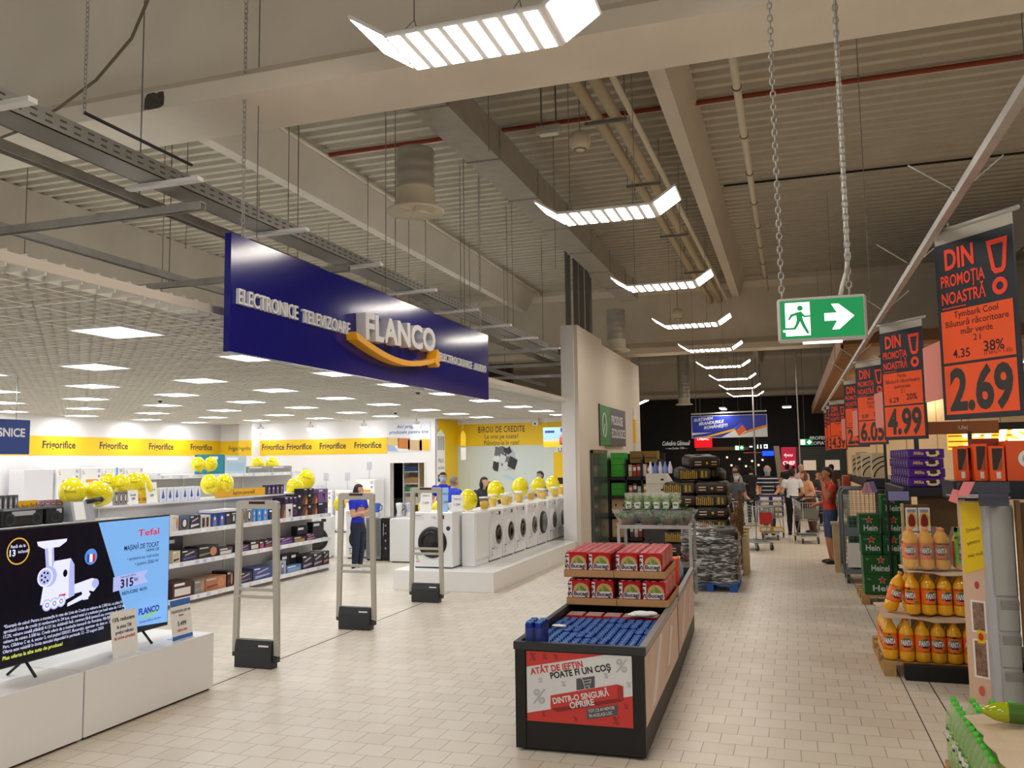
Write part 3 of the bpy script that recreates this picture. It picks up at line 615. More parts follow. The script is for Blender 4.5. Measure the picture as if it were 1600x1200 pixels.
def carton(desc, y0, y1, z0, h, d, body, motif, x=-8.2, name='boxed_appliance', cat='box', grp='boxed appliances on the white shelf unit', where='', accent=None):
    key = (desc, where); CT[key] = CT.get(key, 0)+1
    mb = MB(); w_ = y1-y0-.008; rnd = random.Random(hash((round(y0, 2), round(z0, 2))) & 0xffff)
    mb.box(-d, 0, 0, 0, w_, h, c_(body, .45)); S2 = SIDE(.001, 0, 0); ac = c_(accent or '#d8d8e0', .4)
    wh = c_('#f0f0f4', .4); dk = c_('#120f16', .4)
    if motif == 'dryer': mb.quad(.06*w_, .82*h, .45*w_, .93*h, wh, S2).disc(.55*w_, .55*h, .2*min(w_, h), dk, S2, .001, ry=.1*h).poly([(.55*w_, .5*h), (.68*w_, .5*h), (.62*w_, .15*h), (.54*w_, .15*h)], dk, S2, .001).quad(.7*w_, .08*h, .95*w_, .5*h, ac, S2)
    elif motif == 'hair': mb.poly([(.35*w_, .05*h), (.98*w_, .05*h), (.98*w_, .9*h), (.75*w_, .95*h), (.5*w_, .6*h)], c_('#6a3a22', .5), S2).poly([(.7*w_, .05*h), (.98*w_, .05*h), (.98*w_, .55*h), (.85*w_, .6*h)], c_('#c98a54', .5), S2, .001).quad(.05*w_, .75*h, .25*w_, .92*h, wh, S2).disc(.2*w_, .45*h, .12*w_, dk, S2, .001)
    elif motif == 'bottle': mb.poly([(.25*w_, .08*h), (.75*w_, .08*h), (.7*w_, .7*h), (.55*w_, .85*h), (.4*w_, .85*h), (.3*w_, .7*h)], ac, S2).disc(.5*w_, .62*h, .14*w_, wh, S2, .001).disc(.5*w_, .4*h, .16*w_, c_('#d2604a', .4), S2, .001)
    elif motif == 'oval': mb.disc(.5*w_, .5*h, .3*w_, dk, S2, .0, ry=.36*h).disc(.5*w_, .52*h, .18*w_, wh, S2, .001, ry=.26*h).quad(.1*w_, .85*h, .9*w_, .93*h, ac, S2)
    elif motif == 'two': mb.quad(.12*w_, .08*h, .4*w_, .8*h, dk, S2).quad(.55*w_, .1*h, .82*w_, .82*h, c_('#5a1218', .4), S2).poly([(.3*w_, .05*h), (.55*w_, .05*h), (.45*w_, .4*h)], c_('#d9a184', .5), S2, .001)
    elif motif == 'iron': mb.poly([(.1*w_, .15*h), (.9*w_, .3*h), (.85*w_, .4*h), (.1*w_, .35*h)], ac, S2).poly([(.2*w_, .5*h), (.8*w_, .75*h), (.75*w_, .85*h), (.2*w_, .62*h)], c_('#b9b2c6', .3), S2, .001).quad(.05*w_, .85*h, .35*w_, .94*h, wh, S2)
    elif motif == 'face': mb.disc(.75*w_, .5*h, .17*w_, c_('#d08a66', .5), S2, .001, ry=.36*h).poly([(.05*w_, .2*h), (.6*w_, .35*h), (.6*w_, .45*h), (.05*w_, .4*h)], ac, S2).quad(.05*w_, .8*h, .5*w_, .9*h, c_('#c9c4bd', .4), S2)
    elif motif == 'tri': mb.poly([(.5*w_, .9*h), (.3*w_, .35*h), (.7*w_, .35*h)], c_('#2a3170', .4), S2).disc(.5*w_, .36*h, .24*w_, c_('#3b5fc0', .4), S2, .001, ry=.14*h).disc(.5*w_, .1*h, .05*w_, dk, S2)
    else: mb.quad(.08*w_, .75*h, .6*w_, .9*h, wh, S2).quad(.1*w_, .15*h, .9*w_, .6*h, ac, S2)
    o = mb.build(name, loc=(x, y0+.004, z0+.001))
    tag(o, '%s, %s' % (desc, where) if where else desc, cat, grp); o['_n'] = CT[key]
    return o
U, Mi, Lo = 'on the upper white shelf', 'on the middle white shelf', 'on the bottom white shelf'
carton('white and brown box beside the television corner', 9.85, 9.98, 1.04, .22, .25, '#e2d6cc', 'face', where=U)
carton('blue topped fan box', 9.99, 10.21, 1.04, .2, .25, '#5a5f68', 'oval', where=U, accent='#2a6fd0'); carton('black trimmer box', 10.21, 10.44, 1.04, .2, .25, '#23262c', 'iron', where=U)
carton('white box with two dark red straighteners', 10.45, 10.67, 1.04, .19, .25, '#d9d2cc', 'two', where=U)
carton('dark blue shaver box, beside the white straightener box', 10.68, 10.85, 1.04, .2, .25, '#16388c', 'bottle', where=U, accent='#3e8ad6'); carton('dark blue shaver box, its twin beside dark boxes', 10.85, 11.02, 1.04, .2, .25, '#16388c', 'bottle', where=U, accent='#3e8ad6')
carton('slim black box under white lids', 11.03, 11.16, 1.04, .19, .25, '#26222a', 'plain', where=U, accent='#3a3540'); carton('slim black and white box', 11.16, 11.28, 1.04, .19, .25, '#2c2a30', 'oval', where=U)
for k, y in enumerate((10.72, 10.95, 11.15)): carton('flat white box laid on the shaver boxes, %s of three' % ORD[k], y, y+.2, 1.245, .04, .25, '#eceaf2', 'plain', where=U, accent='#e2e0ec')
carton('grey box with white oval, seen inside the gate frame', 11.35, 11.53, 1.04, .23, .25, '#8d857c', 'oval', where=U); carton('grey box with white oval, beside a blue carton', 11.54, 11.69, 1.04, .23, .25, '#8d857c', 'oval', where=U)
carton('narrow blue carton beside grey boxes', 11.69, 11.8, 1.04, .23, .2, '#2a78d0', 'bottle', where=U, accent='#7fb4ea'); carton('bright blue carton with a red disc, seen inside the gate', 11.81, 11.96, 1.04, .22, .2, '#1f86e0', 'bottle', where=U, accent='#6fbcf0'); carton('bright blue carton with a red disc, beside a dark box', 11.97, 12.13, 1.04, .22, .2, '#1f86e0', 'bottle', where=U, accent='#6fbcf0')
carton('dark box behind the gate post', 12.14, 12.36, 1.04, .18, .25, '#2b2233', 'plain', where=U, accent='#3d3048')
carton('brown hair styler box', 12.42, 12.63, 1.04, .24, .25, '#2a1520', 'hair', where=U); carton('white hair dryer box', 12.64, 12.85, 1.04, .24, .25, '#e4e0de', 'dryer', where=U); carton('dark purple styler box', 12.85, 13.01, 1.04, .24, .25, '#1c1224', 'plain', where=U, accent='#4a2c58')
for j, z in enumerate((1.04, 1.235)):
    for k, y in enumerate((13.01, 13.34)): carton('brown and copper hair box, %s row, %s column' % (('lower', 'upper')[j], ORD[k]), y, y+.32, z, .19, .25, '#1d1016', 'hair', where=U)
carton('dark purple dryer box at the shelf end', 13.68, 14.02, 1.04, .21, .25, '#211030', 'dryer', where=U, accent='#5c4a86'); carton('lilac dryer box at the top of the end pile', 13.68, 14.02, 1.255, .24, .25, '#7d5a92', 'dryer', where=U, accent='#8e6aa4')
for k, y in enumerate((12.66, 12.8, 12.93)): carton('small purple box with a white badge, %s of three' % ORD[k], y-.05, y+.07, 1.285, .11, .25, '#2c1440', 'plain', where=U, accent='#3a1c52')
for k, y in enumerate((13.2, 13.37)): carton('small black box crowning the pile, %s of two' % ORD[k], y, y+.16, 1.43, .09, .2, '#17131f', 'plain', where=U, accent='#2a2436')
ms = (('cream box with dark stripes', 9.87, 10.03, .17, '#d9c9ae', 'iron', '#2a241f'), ('black straightener box with violet rays', 10.05, 10.4, .16, '#1d1824', 'iron', '#6a55a8'), ('black straightener box with a face', 10.41, 10.86, .18, '#1c181a', 'face', '#8d8478'), ('flat grey box under a white lid', 10.87, 11.21, .11, '#4a4644', 'plain', '#d8d4cf'), ('violet box inside the gate frame', 11.38, 11.64, .11, '#3d1d4a', 'iron', '#9a5ab0'), ('brown box with a white label', 11.65, 11.89, .14, '#2a1a18', 'plain', '#d8d0c8'), ('magenta box', 11.9, 12.03, .12, '#6a1440', 'plain', '#c24a86'), ('dark red box behind the gate post', 12.04, 12.28, .12, '#2a1016', 'iron', '#c03a4a'), ('wide violet box beside the gate post', 12.46, 12.87, .12, '#4a1a5c', 'iron', '#a86ac0'), ('low dark box with yellow print', 12.88, 13.28, .1, '#231420', 'plain', '#b08a3a'), ('pink and black box', 13.29, 13.62, .12, '#4a1434', 'iron', '#e0a0c0'))
for d_, a, b, h, c, m_, ac in ms: carton(d_, a, b, .6, h, .25, c, m_, where=Mi, accent=ac)
for k, (a, b, h) in enumerate(((9.9, 10.35, .34), (13.15, 13.5, .26), (13.66, 14.05, .3))): carton('tall black hairdressing box set back, %s from the television' % ORD[k], a, b, .6, h, .12, '#17141a', 'plain', where=Mi, accent='#2c2833', x=-8.42 if k == 0 else -8.3)
ls = (('white and brown steam box', 9.88, 10.3, .23, '#4a2420', 'plain', '#e8e0da'), ('grey speckled box', 10.34, 10.57, .2, '#8a8482', 'face', '#a39c98'), ('box printed with faces', 10.58, 11.06, .2, '#b47a50', 'face', '#8a2a30'), ('dark box behind the gate post', 11.08, 11.23, .24, '#211a20', 'face', '#6a2a34'), ('dark violet box inside the gate frame', 11.38, 11.72, .17, '#2c2138', 'iron', '#7a6aa0'), ('blue patterned box', 11.74, 12.26, .2, '#3f4f8a', 'iron', '#aab4dc'), ('silver and blue garment steamer box', 12.46, 12.66, .23, '#a9b6c8', 'bottle', '#4a70a8'), ('low light blue box', 12.68, 13.14, .12, '#5a82b4', 'plain', '#88a8d0'), ('black and red iron box before the end', 13.17, 13.52, .24, '#1d1216', 'iron', '#a890c0'), ('black and red iron box next to last', 13.53, 13.86, .24, '#1d1216', 'iron', '#a890c0'), ('black and red iron box last on the end', 13.87, 14.08, .25, '#1d1216', 'iron', '#c06a70'))
for d_, a, b, h, c, m_, ac in ls: carton(d_, a, b, .11, h, .28, c, m_, where=Lo, accent=ac)
for k, y in enumerate((12.72, 13.0)): carton('black box stacked behind the light blue box, %s of two' % ORD[k], y, y+.27, .11, .3, .16, '#141114', 'plain', where=Lo, accent='#231e22', x=-8.33)
# black radios near the frame edge
for k, (a, b) in enumerate(((6.6, 7.15), (7.2, 7.75), (7.8, 8.05))):
    r = thing('portable_stereo', 'black portable stereo on the upper shelf, %s from the frame edge' % ORD[k], 'stereo', (-8.25, a, 1.3), 0, 'black stereos behind the television')
    MB().box(-.2, 0, 0, 0, b-a, .2, black, b=.02).build('body', r); S2 = SIDE(.002, 0, 0)
    MB().quad(.12, .12, b-a-.12 if b-a > .4 else .2, .17, c_('#b9bcc0', .3), S2).build('display', r)
    for yy in ((.1, b-a-.1) if b-a > .4 else (.12,)): MB().ring(yy, .08, .045, .07, charcoal, S2, .002).disc(yy, .08, .045, blackm, S2, .001).build('loudspeaker', r)
MB().box(-8.6, 6.3, 1.27, -8.2, 9.0, 1.3, gw).build('shelf_board', bpy.data.objects['shelf_unit'])
# cap shelf goods
T = 'atop the white shelf unit'
for k in range(4): carton('grey striped bottle box at the frame edge, %s of four' % ORD[k], 7.46+.07*k, 7.52+.07*k, 1.44, .2, .08, '#5d5f66', 'bottle', x=-8.62, where=T, accent='#c9c9d0')
def shelf_sign(y0, y1, z, label, t_):
    r = thing('shelf_sign', label, 'sign', (-8.6, y0, z)); MB().box(-.01, 0, 0, 0, y1-y0, .13, c_('#f0b416', .4)).build('panel', r); MB().text(t_, (y1-y0)*.55, .04, .08, inkd, SIDE(.001, 0, 0), .001, .006, align='c').build('lettering', r)
shelf_sign(7.72, 7.98, 1.44, 'small yellow shelf sign reading de bucatarie', 'de bucătărie'); shelf_sign(11.3, 12.62, 1.44, 'long yellow shelf sign reading Ingrijire personala', 'Îngrijire personală'); shelf_sign(9.64, 9.78, 1.44, 'short yellow shelf sign half hidden by balloons', 'de casă')
for k in range(5): carton('pink topped bottle box, %s of five beside the balloons' % ORD[k], 8.02+.085*k, 8.1+.085*k, 1.44, .12, .07, '#b98a98', 'bottle', x=-8.62, where=T, accent='#5d5f7a')
for k in range(4): carton('cream small box, %s of four under the big balloon' % ORD[k], 8.78+.07*k, 8.845+.07*k, 1.44, .1, .07, '#d8d4c2', 'bottle', x=-8.6, where=T, accent='#8d8a7c')
for k in range(3): carton('grey bottle box, %s of three under the balloon pair' % ORD[k], 9.2+.08*k, 9.275+.08*k, 1.44, .18, .08, '#9d968f', 'oval', x=-8.6, where=T, accent='#5a5552')
for k in range(6): carton('white box with a blue drop, %s of six' % ORD[k], 10.06+.145*k+(.03 if k > 2 else 0), 10.19+.145*k+(.03 if k > 2 else 0), 1.44, .2, .1, '#e6e8f2', 'tri', x=-8.6, where=T)
for k in range(4): carton('small purple box with black lid, %s of four' % ORD[k], 12.68+.13*k, 12.8+.13*k, 1.44, .16, .1, '#2e1a44', 'bottle', x=-8.6, where=T, accent='#8a82a8')
def ptag(y, w_, h, label, big=''):
    price_card(-8.58, y, 1.44, h, w_, label, None, ((big or 'OFERTĂ', .6, .035, inkd), ('189', .3, .05, inkd)))
ptag(8.98, .17, .23, 'white price card beside the big balloon', 'Aparat'); ptag(9.44, .18, .19, 'white price card beside the three grey bottle boxes', 'Periuță'); ptag(9.78, .22, .29, 'grey price card BLACK DECKER style before the pink balloons'.replace(' BLACK DECKER style before the pink balloons', ' standing beside the white boxes with blue drops'), 'BLACK &'); ptag(8.72, .14, .16, 'small grey card between the two big balloons', 'Oală')
# food slicer on the near shelf
r = thing('food_slicer', 'silver appliance with a draped price sheet above the television', 'appliance', (-8.25, 8.12, 1.3))
MB().prism([(-.1, 0), (.06, 0), (0, .24), (-.1, .24)], 'y', 0, .34, c_('#a9acb2', .3, metal=.3)).build('body', r); MB().quad(.02, 0, .18, .22, paper, Matrix.Translation((.055, .02, .02)) @ Matrix.Rotation(-.24, 4, 'Y') @ SIDE(0, 0, 0)).build('price_sheet', r)
MB().tube([(0, .25, .23), (.02, .45, .25)], .03, black).ell((.02, .46, .25), .035, black).build('handle', r)
# ================================================================ BALLOONS
bal = mat('balloon_latex', '#f6e404', .16, spec=.6, coat=.4)
def balloon(label, x, y, z, rr, ry=None, tilt=0., rz=0., script=True):
    r = thing('balloon', label, 'balloon', (x, y, z), 0, 'yellow balloons in the appliance shop'); ry = ry or rr*1.15; r.rotation_euler = (tilt, 0, rz)
    mb = MB(); pr = []
    for k in range(15): t = math.pi*k/14; pr.append((rr*math.sin(t)*(1-.07*math.cos(t)*-1), -ry*math.cos(t)))
    mb.lathe(pr, bal, n=22, cap=False); mb.build('skin', r); MB().lathe([(.004, -ry-.03), (.02, -ry-.028), (.006, -ry-.005)], bal, n=8).build('knot', r)
    if script:
        V, F = text_geo('flanco', .005, .2); xs = max(v[0] for v in V); P = []
        for v in V:
            a = (v[0]/xs-.5)*.9; b = (v[1]-.3)*.32
            P.append((rr*1.01*math.cos(b)*math.sin(a), -rr*1.01*math.cos(b)*math.cos(a), ry*1.01*math.sin(b)))
        MB().add(P, F, c_('#8a7a10', .5), Matrix.Rotation(.6, 4, 'Z')).build('printed_script', r)
    return r
for lb, x, y, z, rr, ry, tl in (('big round yellow balloon, first above the television', -8.45, 8.35, 1.66, .16, .17, 0.), ('big oval yellow balloon, tilted, above the television', -8.4, 8.72, 1.62, .15, .2, 1.1), ('small yellow balloon behind the big oval one', -8.8, 9.3, 1.74, .12, .13, 0.), ('yellow balloon over the three grey bottle boxes', -8.7, 9.42, 1.72, .12, .13, .3), ('yellow balloon behind the short shelf sign, round one', -8.75, 9.72, 1.74, .12, .13, 0.), ('yellow balloon behind the short shelf sign, tall one', -8.7, 9.86, 1.66, .11, .2, .2), ('yellow balloon on the long shelf sign, nearer the television', -8.68, 11.27, 1.66, .15, .16, .4), ('yellow balloon on the long shelf sign, nearer the corner column', -8.68, 11.62, 1.66, .15, .16, -.4), ('yellow balloon low over the purple boxes', -8.7, 13.7, 1.53, .16, .18, .5), ('yellow balloon high over the purple boxes', -8.75, 14.15, 1.66, .17, .2, -.3), ('yellow balloon beside the teal screen box, one of a heart pair', -10.4, 13.15, 1.98, .13, .14, .4), ('yellow balloon touching the teal screen box', -10.4, 13.5, 1.98, .13, .14, -.4), ('yellow balloon on the far grey boxes, one of a pair', -11.0, 15.85, 1.97, .14, .15, .4), ('yellow balloon on the far grey boxes, its twin', -10.8, 16.1, 1.97, .14, .15, -.4)): balloon(lb, x, y, z, rr, ry, tl)
# ================================================================ SECOND UNIT BEHIND AND WALL FRIDGES
gondola('shelf_unit', 'second white shelf unit carrying the teal and silver boxes', -10.9, -10.45, 11.5, 17.0, (.5, 1.1, 1.78), 1.78)
for d_, y0, y1, h, c, m_ in (('teal blue screen box', 13.55, 14.05, .38, '#0e7f9c', 'plain'), ('pale silver screen box', 14.06, 14.75, .36, '#b9cbd8', 'plain')): carton(d_, y0, y1, 1.78, h, .3, c, m_, x=-10.5, grp='screen boxes', where='on the second white shelf unit', accent='#12909a' if 'teal' in d_ else '#a8c4d8')
for k, (y0, y1, z, h) in enumerate(((14.8, 15.6, 1.78, .14), (15.62, 16.4, 1.78, .14))): carton('grey flat box under the far balloons, %s of two' % ORD[k], y0, y1, z, h, .3, '#9a9896', 'plain', x=-10.5, grp='screen boxes', where='on the second white shelf unit', accent='#8a8886')
for k, (y0, y1) in enumerate(((13.4, 14.1), (14.2, 14.9), (15.0, 15.7))):
    r = thing('laptop', 'open laptop on the second white shelf unit, %s along' % ORD[k], 'laptop', (-10.45, y0, 1.1), 0, 'laptops on the second shelf unit'); MB().box(-.24, 0, 0, 0, .35, .015, c_('#c9ccd2', .3)).build('keyboard', r); MB().box(-.28, 0, .015, -.26, .35, .22, c_('#b9c4cc', .3), Matrix.Rotation(-.1, 4, 'Y')).build('lid', r)
def fridge(x, y, w_, h, label, face='x', name='fridge', cat='fridge', tagc='#f0a416', blue=False):
    r = thing(name, label, cat, (x, y, 0), 0 if face == 'x' else -math.pi/2, 'white fridges along the shop walls')
    MB().box(-.6, .005, .03, -.04, w_-.005, h, wht, b=.01).build('body', r); MB().box(-.038, .01, .7, 0, w_-.01, h-.01, wht, b=.012).build('door', r); MB().box(-.038, .01, .08, 0, w_-.01, .69, wht, b=.012).build('freezer_door', r)
    S2 = SIDE(.003, 0, 0); mb = MB().quad(.05, h-.2, .13, h-.06, paper, S2)
    for q_ in range(4): mb.quad(.055, h-.1-.022*q_, .075+.012*q_, h-.085-.022*q_, c_(['#3aa04a', '#a8c83a', '#f0c818', '#e0702a'][q_], .5), S2, .001)
    mb.build('energy_label', r); MB().quad(.15, h-.36, w_-.12, h-.29, c_(tagc, .5), S2, .002).build('promo_strip', r); MB().quad(w_-.13, h-.13, w_-.05, h-.05, c_('#b9bcc4', .5), S2).quad(w_-.12, h-.25, w_-.06, h-.19, c_('#8d909a', .5), S2).build('sticker', r)
    if blue: MB().quad(w_*.6, h-.28, w_*.6+.07, h-.01, c_('#7fa8e6', .4), S2, .003).build('blue_sticker', r)
    return r
for k, (y, w_, h) in enumerate(((15.55, .66, 1.95), (16.25, .64, 1.95), (16.95, .66, 1.95), (17.65, .68, 1.95), (18.4, .58, 1.8), (19.05, .6, 1.72), (19.7, .6, 1.72), (20.35, .6, 1.7))): fridge(-16.2, y, w_, h, 'white fridge with price strip on the side wall, %s from the plain grey panel' % ORD[k], blue=k in (2, 5))
tag(MB().box(-16.7, 14.7, 0, -16.25, 15.5, 1.92, c_('#dcdde4', .5), b=.01).build('plain_cabinet'), 'plain pale grey cabinet side before the wall fridges', 'cabinet')
for k, x in enumerate((-14.6, -13.9, -13.2, -12.5, -11.85)): fridge(x, 21.75, .62, (1.35, 1.35, 1.2, 1.2, 1.5)[k], 'white chest height appliance under the spotlights, %s from the corner column' % ORD[k], face='y')
for k, (x, z) in enumerate(((-14.3, 1.36), (-13.6, 1.36), (-12.9, 1.21), (-12.2, 1.21), (-11.5, 1.51))):
    r = thing('price_holder', 'thin price holder standing on the white appliances, %s from the corner column' % ORD[k], 'price holder', (x, 21.95, z), 0, 'price holders on far appliances'); MB().tube([(0, 0, 0), (0, 0, .35)], .008, galv, 5).build('stem', r); MB().box(-.08, -.005, .25, .08, .005, .48, c_('#c9ccd6', .4)).build('card', r)
# ================================================================ WASHING MACHINES
pf = mat('platform_white', '#f2f1f0', .35)
for x1, y0, y1, lb in ((-4.3, 12.15, 14.65, 'front unit of the white washing machine platform'), (-4.3, 14.66, 17.25, 'middle unit of the white washing machine platform'), (-4.58, 17.26, 19.75, 'rear unit of the white platform beside the partition')):
    tag(MB().box(-5.95, y0, 0, x1, y1, .3, pf, b=.004).build('display_platform'), lb, 'platform', 'white platform units')
def washer(label, big=False, w_=.6, h=.85, d=.52, dark=False, grp='white front loading washing machines'):
    r = thing('washing_machine', label, 'washing machine', (0, 0, 0), 0, grp)
    MB().box(-d, -w_/2, .02, 0, w_/2, h, wht, b=.012).box(-d+.03, -w_/2+.03, 0, -.03, w_/2-.03, .02, black).build('body', r)
    S2 = SIDE(.002, 0, 0); R_ = .235 if big else .215; cz = .43 if not big else .40
    Mx = Matrix.Translation((0, 0, cz)) @ Matrix.Rotation(math.pi/2, 4, 'Y')
    d_ = MB().lathe([(R_+.01, 0), (R_, .03), (R_-.03, .045), (R_-.06, .035)], black if (dark or big) else c_('#e4e5e8', .3), Mx, 28, cap=False).build('door', r)
    MB().lathe([(R_-.055, .035), (R_*.55, .05), (R_*.3, .03), (.0, .028)], glass_blk, Mx, 28, cap=False).build('door_glass', d_)
    if not big: MB().lathe([(R_-.045, .04), (R_-.052, .046), (R_-.06, .04)], chrome, Mx, 28, cap=False).build('door_ring', d_)
    MB().quad(-w_/2+.03, h-.12, -w_/2+.2, h-.03, c_('#e2e4e9', .3), S2).quad(-w_/2+.05, h-.06, -w_/2+.15, h-.05, c_('#8a8d95', .4), S2, .001).build('detergent_drawer', r)
    MB().cyl((0, .02, h-.075), (.03, .02, h-.075), .027, c_('#d8dade', .25), n=16).build('knob', r)
    MB().quad(.1, h-.105, .2, h-.045, glass_blk, S2, .001).build('display', r)
    mb = MB().quad(-w_/2+.05, .06, -w_/2+.16, .22, c_('#eef2f8', .5), S2)
    for q_ in range(4): mb.quad(-w_/2+.06, .17-.025*q_, -w_/2+.09+.012*q_, .185-.025*q_, c_(['#3aa04a', '#a8c83a', '#f0c818', '#e0702a'][q_], .5), S2, .001)
    mb.quad(-w_/2+.05, .2, -w_/2+.16, .22, c_('#3a68b8', .5), S2, .001); mb.build('energy_label', r)
    return r
W0 = washer('white washing machine in the long row, first beside the large one')
ys = (13.73, 14.4, 15.1, 15.85, 16.55, 17.3, 17.98, 18.65, 19.35)
for k, y in enumerate(ys):
    lb = 'white washing machine in the long row, %s counted from the large front machine' % ORD[k]
    if k == 0: W0.location = (-4.8, y, .3); W0['label'] = lb; continue
    if k == 4: o = washer('white washing machine with a wide dark door ring, fifth in the long row', dark=True); o.location = (-4.8, y, .3)
    else: dup(W0, (-4.8, y, .3), label=lb)
o = washer('large white washing machine with big black door, standing alone at the platform front', True, .68, .87, .58); o.location = (-5.42, 12.45, .3); o.rotation_euler = (0, 0, -math.pi/2)
MB().disc(.27, .62, .035, c_('#2a3560', .3), SIDE(.003, 0, 0)).build('round_badge', o)
r = thing('dishwasher', 'white panel block with plain sides between the large machine and the row', 'appliance', (-5.06, 12.75, .3)); MB().box(0.01, 0, 0, .24, .63, .85, wht, b=.012).build('body', r); MB().box(.24, .02, .1, .26, .61, .83, wht, b=.008).build('door', r)  # stands for the white panel between the machines, not a dishwasher
# island behind the woman
o = washer('white washing machine with dark door, half hidden by the shelf end', True, .6, .86, .5); o.location = (-9.45, 15.7, 0); o.rotation_euler = (0, 0, -math.pi/2+.35)
o = washer('white washing machine with dark door, beside the woman in blue', True, .6, .98, .5); o.location = (-8.55, 15.95, 0); o.rotation_euler = (0, 0, -math.pi/2+.5)
r = thing('dishwasher', 'grey steel dishwasher standing behind the woman in blue', 'dishwasher', (-8.25, 15.6, 0)); MB().box(0, 0, .03, .33, .55, .85, c_('#8b8b8a', .35, metal=.5), b=.01).box(.01, .03, 0, .32, .5, .03, black).build('body', r); MB().box(.03, -.012, .1, .3, 0, .82, c_('#7b7b7a', .35, metal=.5), b=.004).build('door', r)
r = thing('oven', 'narrow black cooker beside the grey dishwasher', 'cooker', (-7.9, 15.62, 0)); MB().box(0, 0, .02, .18, .5, .85, black, b=.008).build('body', r)
for k in range(4): MB().cyl((.09, -.02, .25+.15*k), (.09, 0, .25+.15*k), .02, chrome, n=10).build('knob', r)
MB().box(.04, -.03, .5, .06, -.01, .75, chrome).build('handle', r)
o = washer('white washing machine turned sideways beside the black cooker', False, .58, .86, .5); o.location = (-7.12, 15.7, 0); MB().box(-.5, -.295, .03, -.02, -.291, .84, c_('#eceded', .35)).build('side_panel', o)
o = washer('white washing machine behind the gate, next to the large front machine', False, .58, .86, .5); o.location = (-6.35, 15.9, 0)
# jars with yellow contents, cards and balloons on the machine tops
jar_m = mat('clear_plastic', '#f4f6f6', .08, alpha=.13)
def jar(x, y, z, label):
    r = thing('clear_jar', label, 'jar', (x, y, z), 0, 'clear tubs on the washing machines')
    MB().lathe([(.06, 0), (.075, .02), (.085, .16), (.085, .2)], jar_m, n=16, cap=False).build('tub', r); MB().lathe([(0, .01), (.055, .012), (.075, .12), (.06, .14), (0, .15)], mat('yellow_tablets', '#ffc400', .5, var=.25, vs_=40, bump=.6, bs=50), n=14, cap=False).build('contents', r)
    MB().lathe([(.088, .195), (.088, .215), (0, .218)], c_('#f4f4f4', .3), n=16, cap=False).build('lid', r); MB().quad(-.05, .03, .05, .07, c_('#f2e9d8', .5), SIDE(.086, 0, 0)).build('sticker', r)
for k, (x, y) in enumerate(((-4.93, 13.5), (-5.1, 14.4), (-4.98, 14.75), (-5.12, 15.35), (-5.05, 15.8), (-5.2, 16.2), (-5.1, 16.75), (-5.0, 17.3), (-5.15, 17.6), (-5.0, 18.2), (-5.1, 18.6), (-5.05, 19.2))): jar(x, y, 1.151, 'clear tub of yellow tablets on the long machine row, %s from the large front machine' % ORD[k])
for k, (x, y) in enumerate(((-6.9, 15.9), (-6.7, 16.0), (-6.25, 16.0))): jar(x, y, .861, 'clear tub of yellow tablets by the sideways machine, %s along' % ORD[k])
for lb, x, y, z, rr, tl in (('large yellow balloon at the near end of the machine row', -5.1, 13.2, 1.33, .155, .1), ('yellow balloon on the machine row below the blonde woman', -5.25, 15.0, 1.42, .16, -.2), ('yellow balloon on the machine row, third along', -5.25, 16.5, 1.43, .17, .1), ('yellow balloon on the machine row below the man at the desk', -5.25, 17.8, 1.42, .16, .2), ('yellow balloon on the machine row next to the white partition', -5.25, 18.95, 1.42, .16, -.2), ('yellow balloon behind the third gate', -7.2, 16.2, 1.05, .15, .2), ('yellow balloon beside the men in blue', -6.75, 15.8, 1.05, .13, .4), ('yellow balloon at the elbow of the woman in blue', -8.2, 15.75, 1.05, .14, .2), ('yellow balloon low behind the woman in blue', -8.85, 15.6, 1.13, .13, .2)): balloon(lb, x, y, z, rr, None, tl, 1.0)
for k, (x, y, w_, h, lb) in enumerate(((-5.7, 12.6, .2, .34, 'tall white price card on the large machine'), (-5.32, 12.6, .1, .38, 'narrow light blue price card on the large machine'), (-5.18, 12.65, .2, .26, 'small white price card on the large machine'))):
    r = thing('price_card', lb, 'price card', (x, y, 1.171)); F = FRONT(0, -.004, 0); MB().box(0, -.003, 0, w_, .003, h, paper if k != 1 else c_('#9cc6ee', .4), Matrix.Rotation(-.1, 4, 'X')).build('card', r)
    M = Matrix.Rotation(-.1, 4, 'X') @ F; MB().text('OFERTĂ', w_/2, h*.7, .035, inkd, M, .001, .004, align='c').text('1.299', w_/2, h*.35, .05, inkd, M, .001, .006, align='c').build('print', r); MB().box(w_*.2, -.05, 0, w_*.8, .06, .004, c_('#dfe3e6', .2)).build('stand', r)
for k, (x, y, c, lb) in enumerate(((-8.05, 15.7, '#3a6ad0', 'blue blender on the dishwasher'), (-7.6, 15.8, '#e8e8ee', 'white kettle on the sideways machine'), (-7.4, 15.85, '#b9bedc', 'lilac blender on the sideways machine'), (-6.5, 15.9, '#d9dade', 'pale coffee maker by the large machine'))):
    r = thing('kitchen_appliance', lb, 'appliance', (x, y, .861)); MB().lathe([(.06, 0), (.07, .03), (.05, .08), (.05, .1)], c_('#d8d8dc', .3), n=14).build('base', r); MB().lathe([(.045, .1), (.075, .26), (.07, .28), (0, .29)], c_(c, .25), n=14, cap=False).build('jug', r); MB().tube([(.06, 0, .13), (.11, 0, .16), (.11, 0, .23), (.065, 0, .25)], .01, c_('#44464c', .4), 6).build('handle', r)
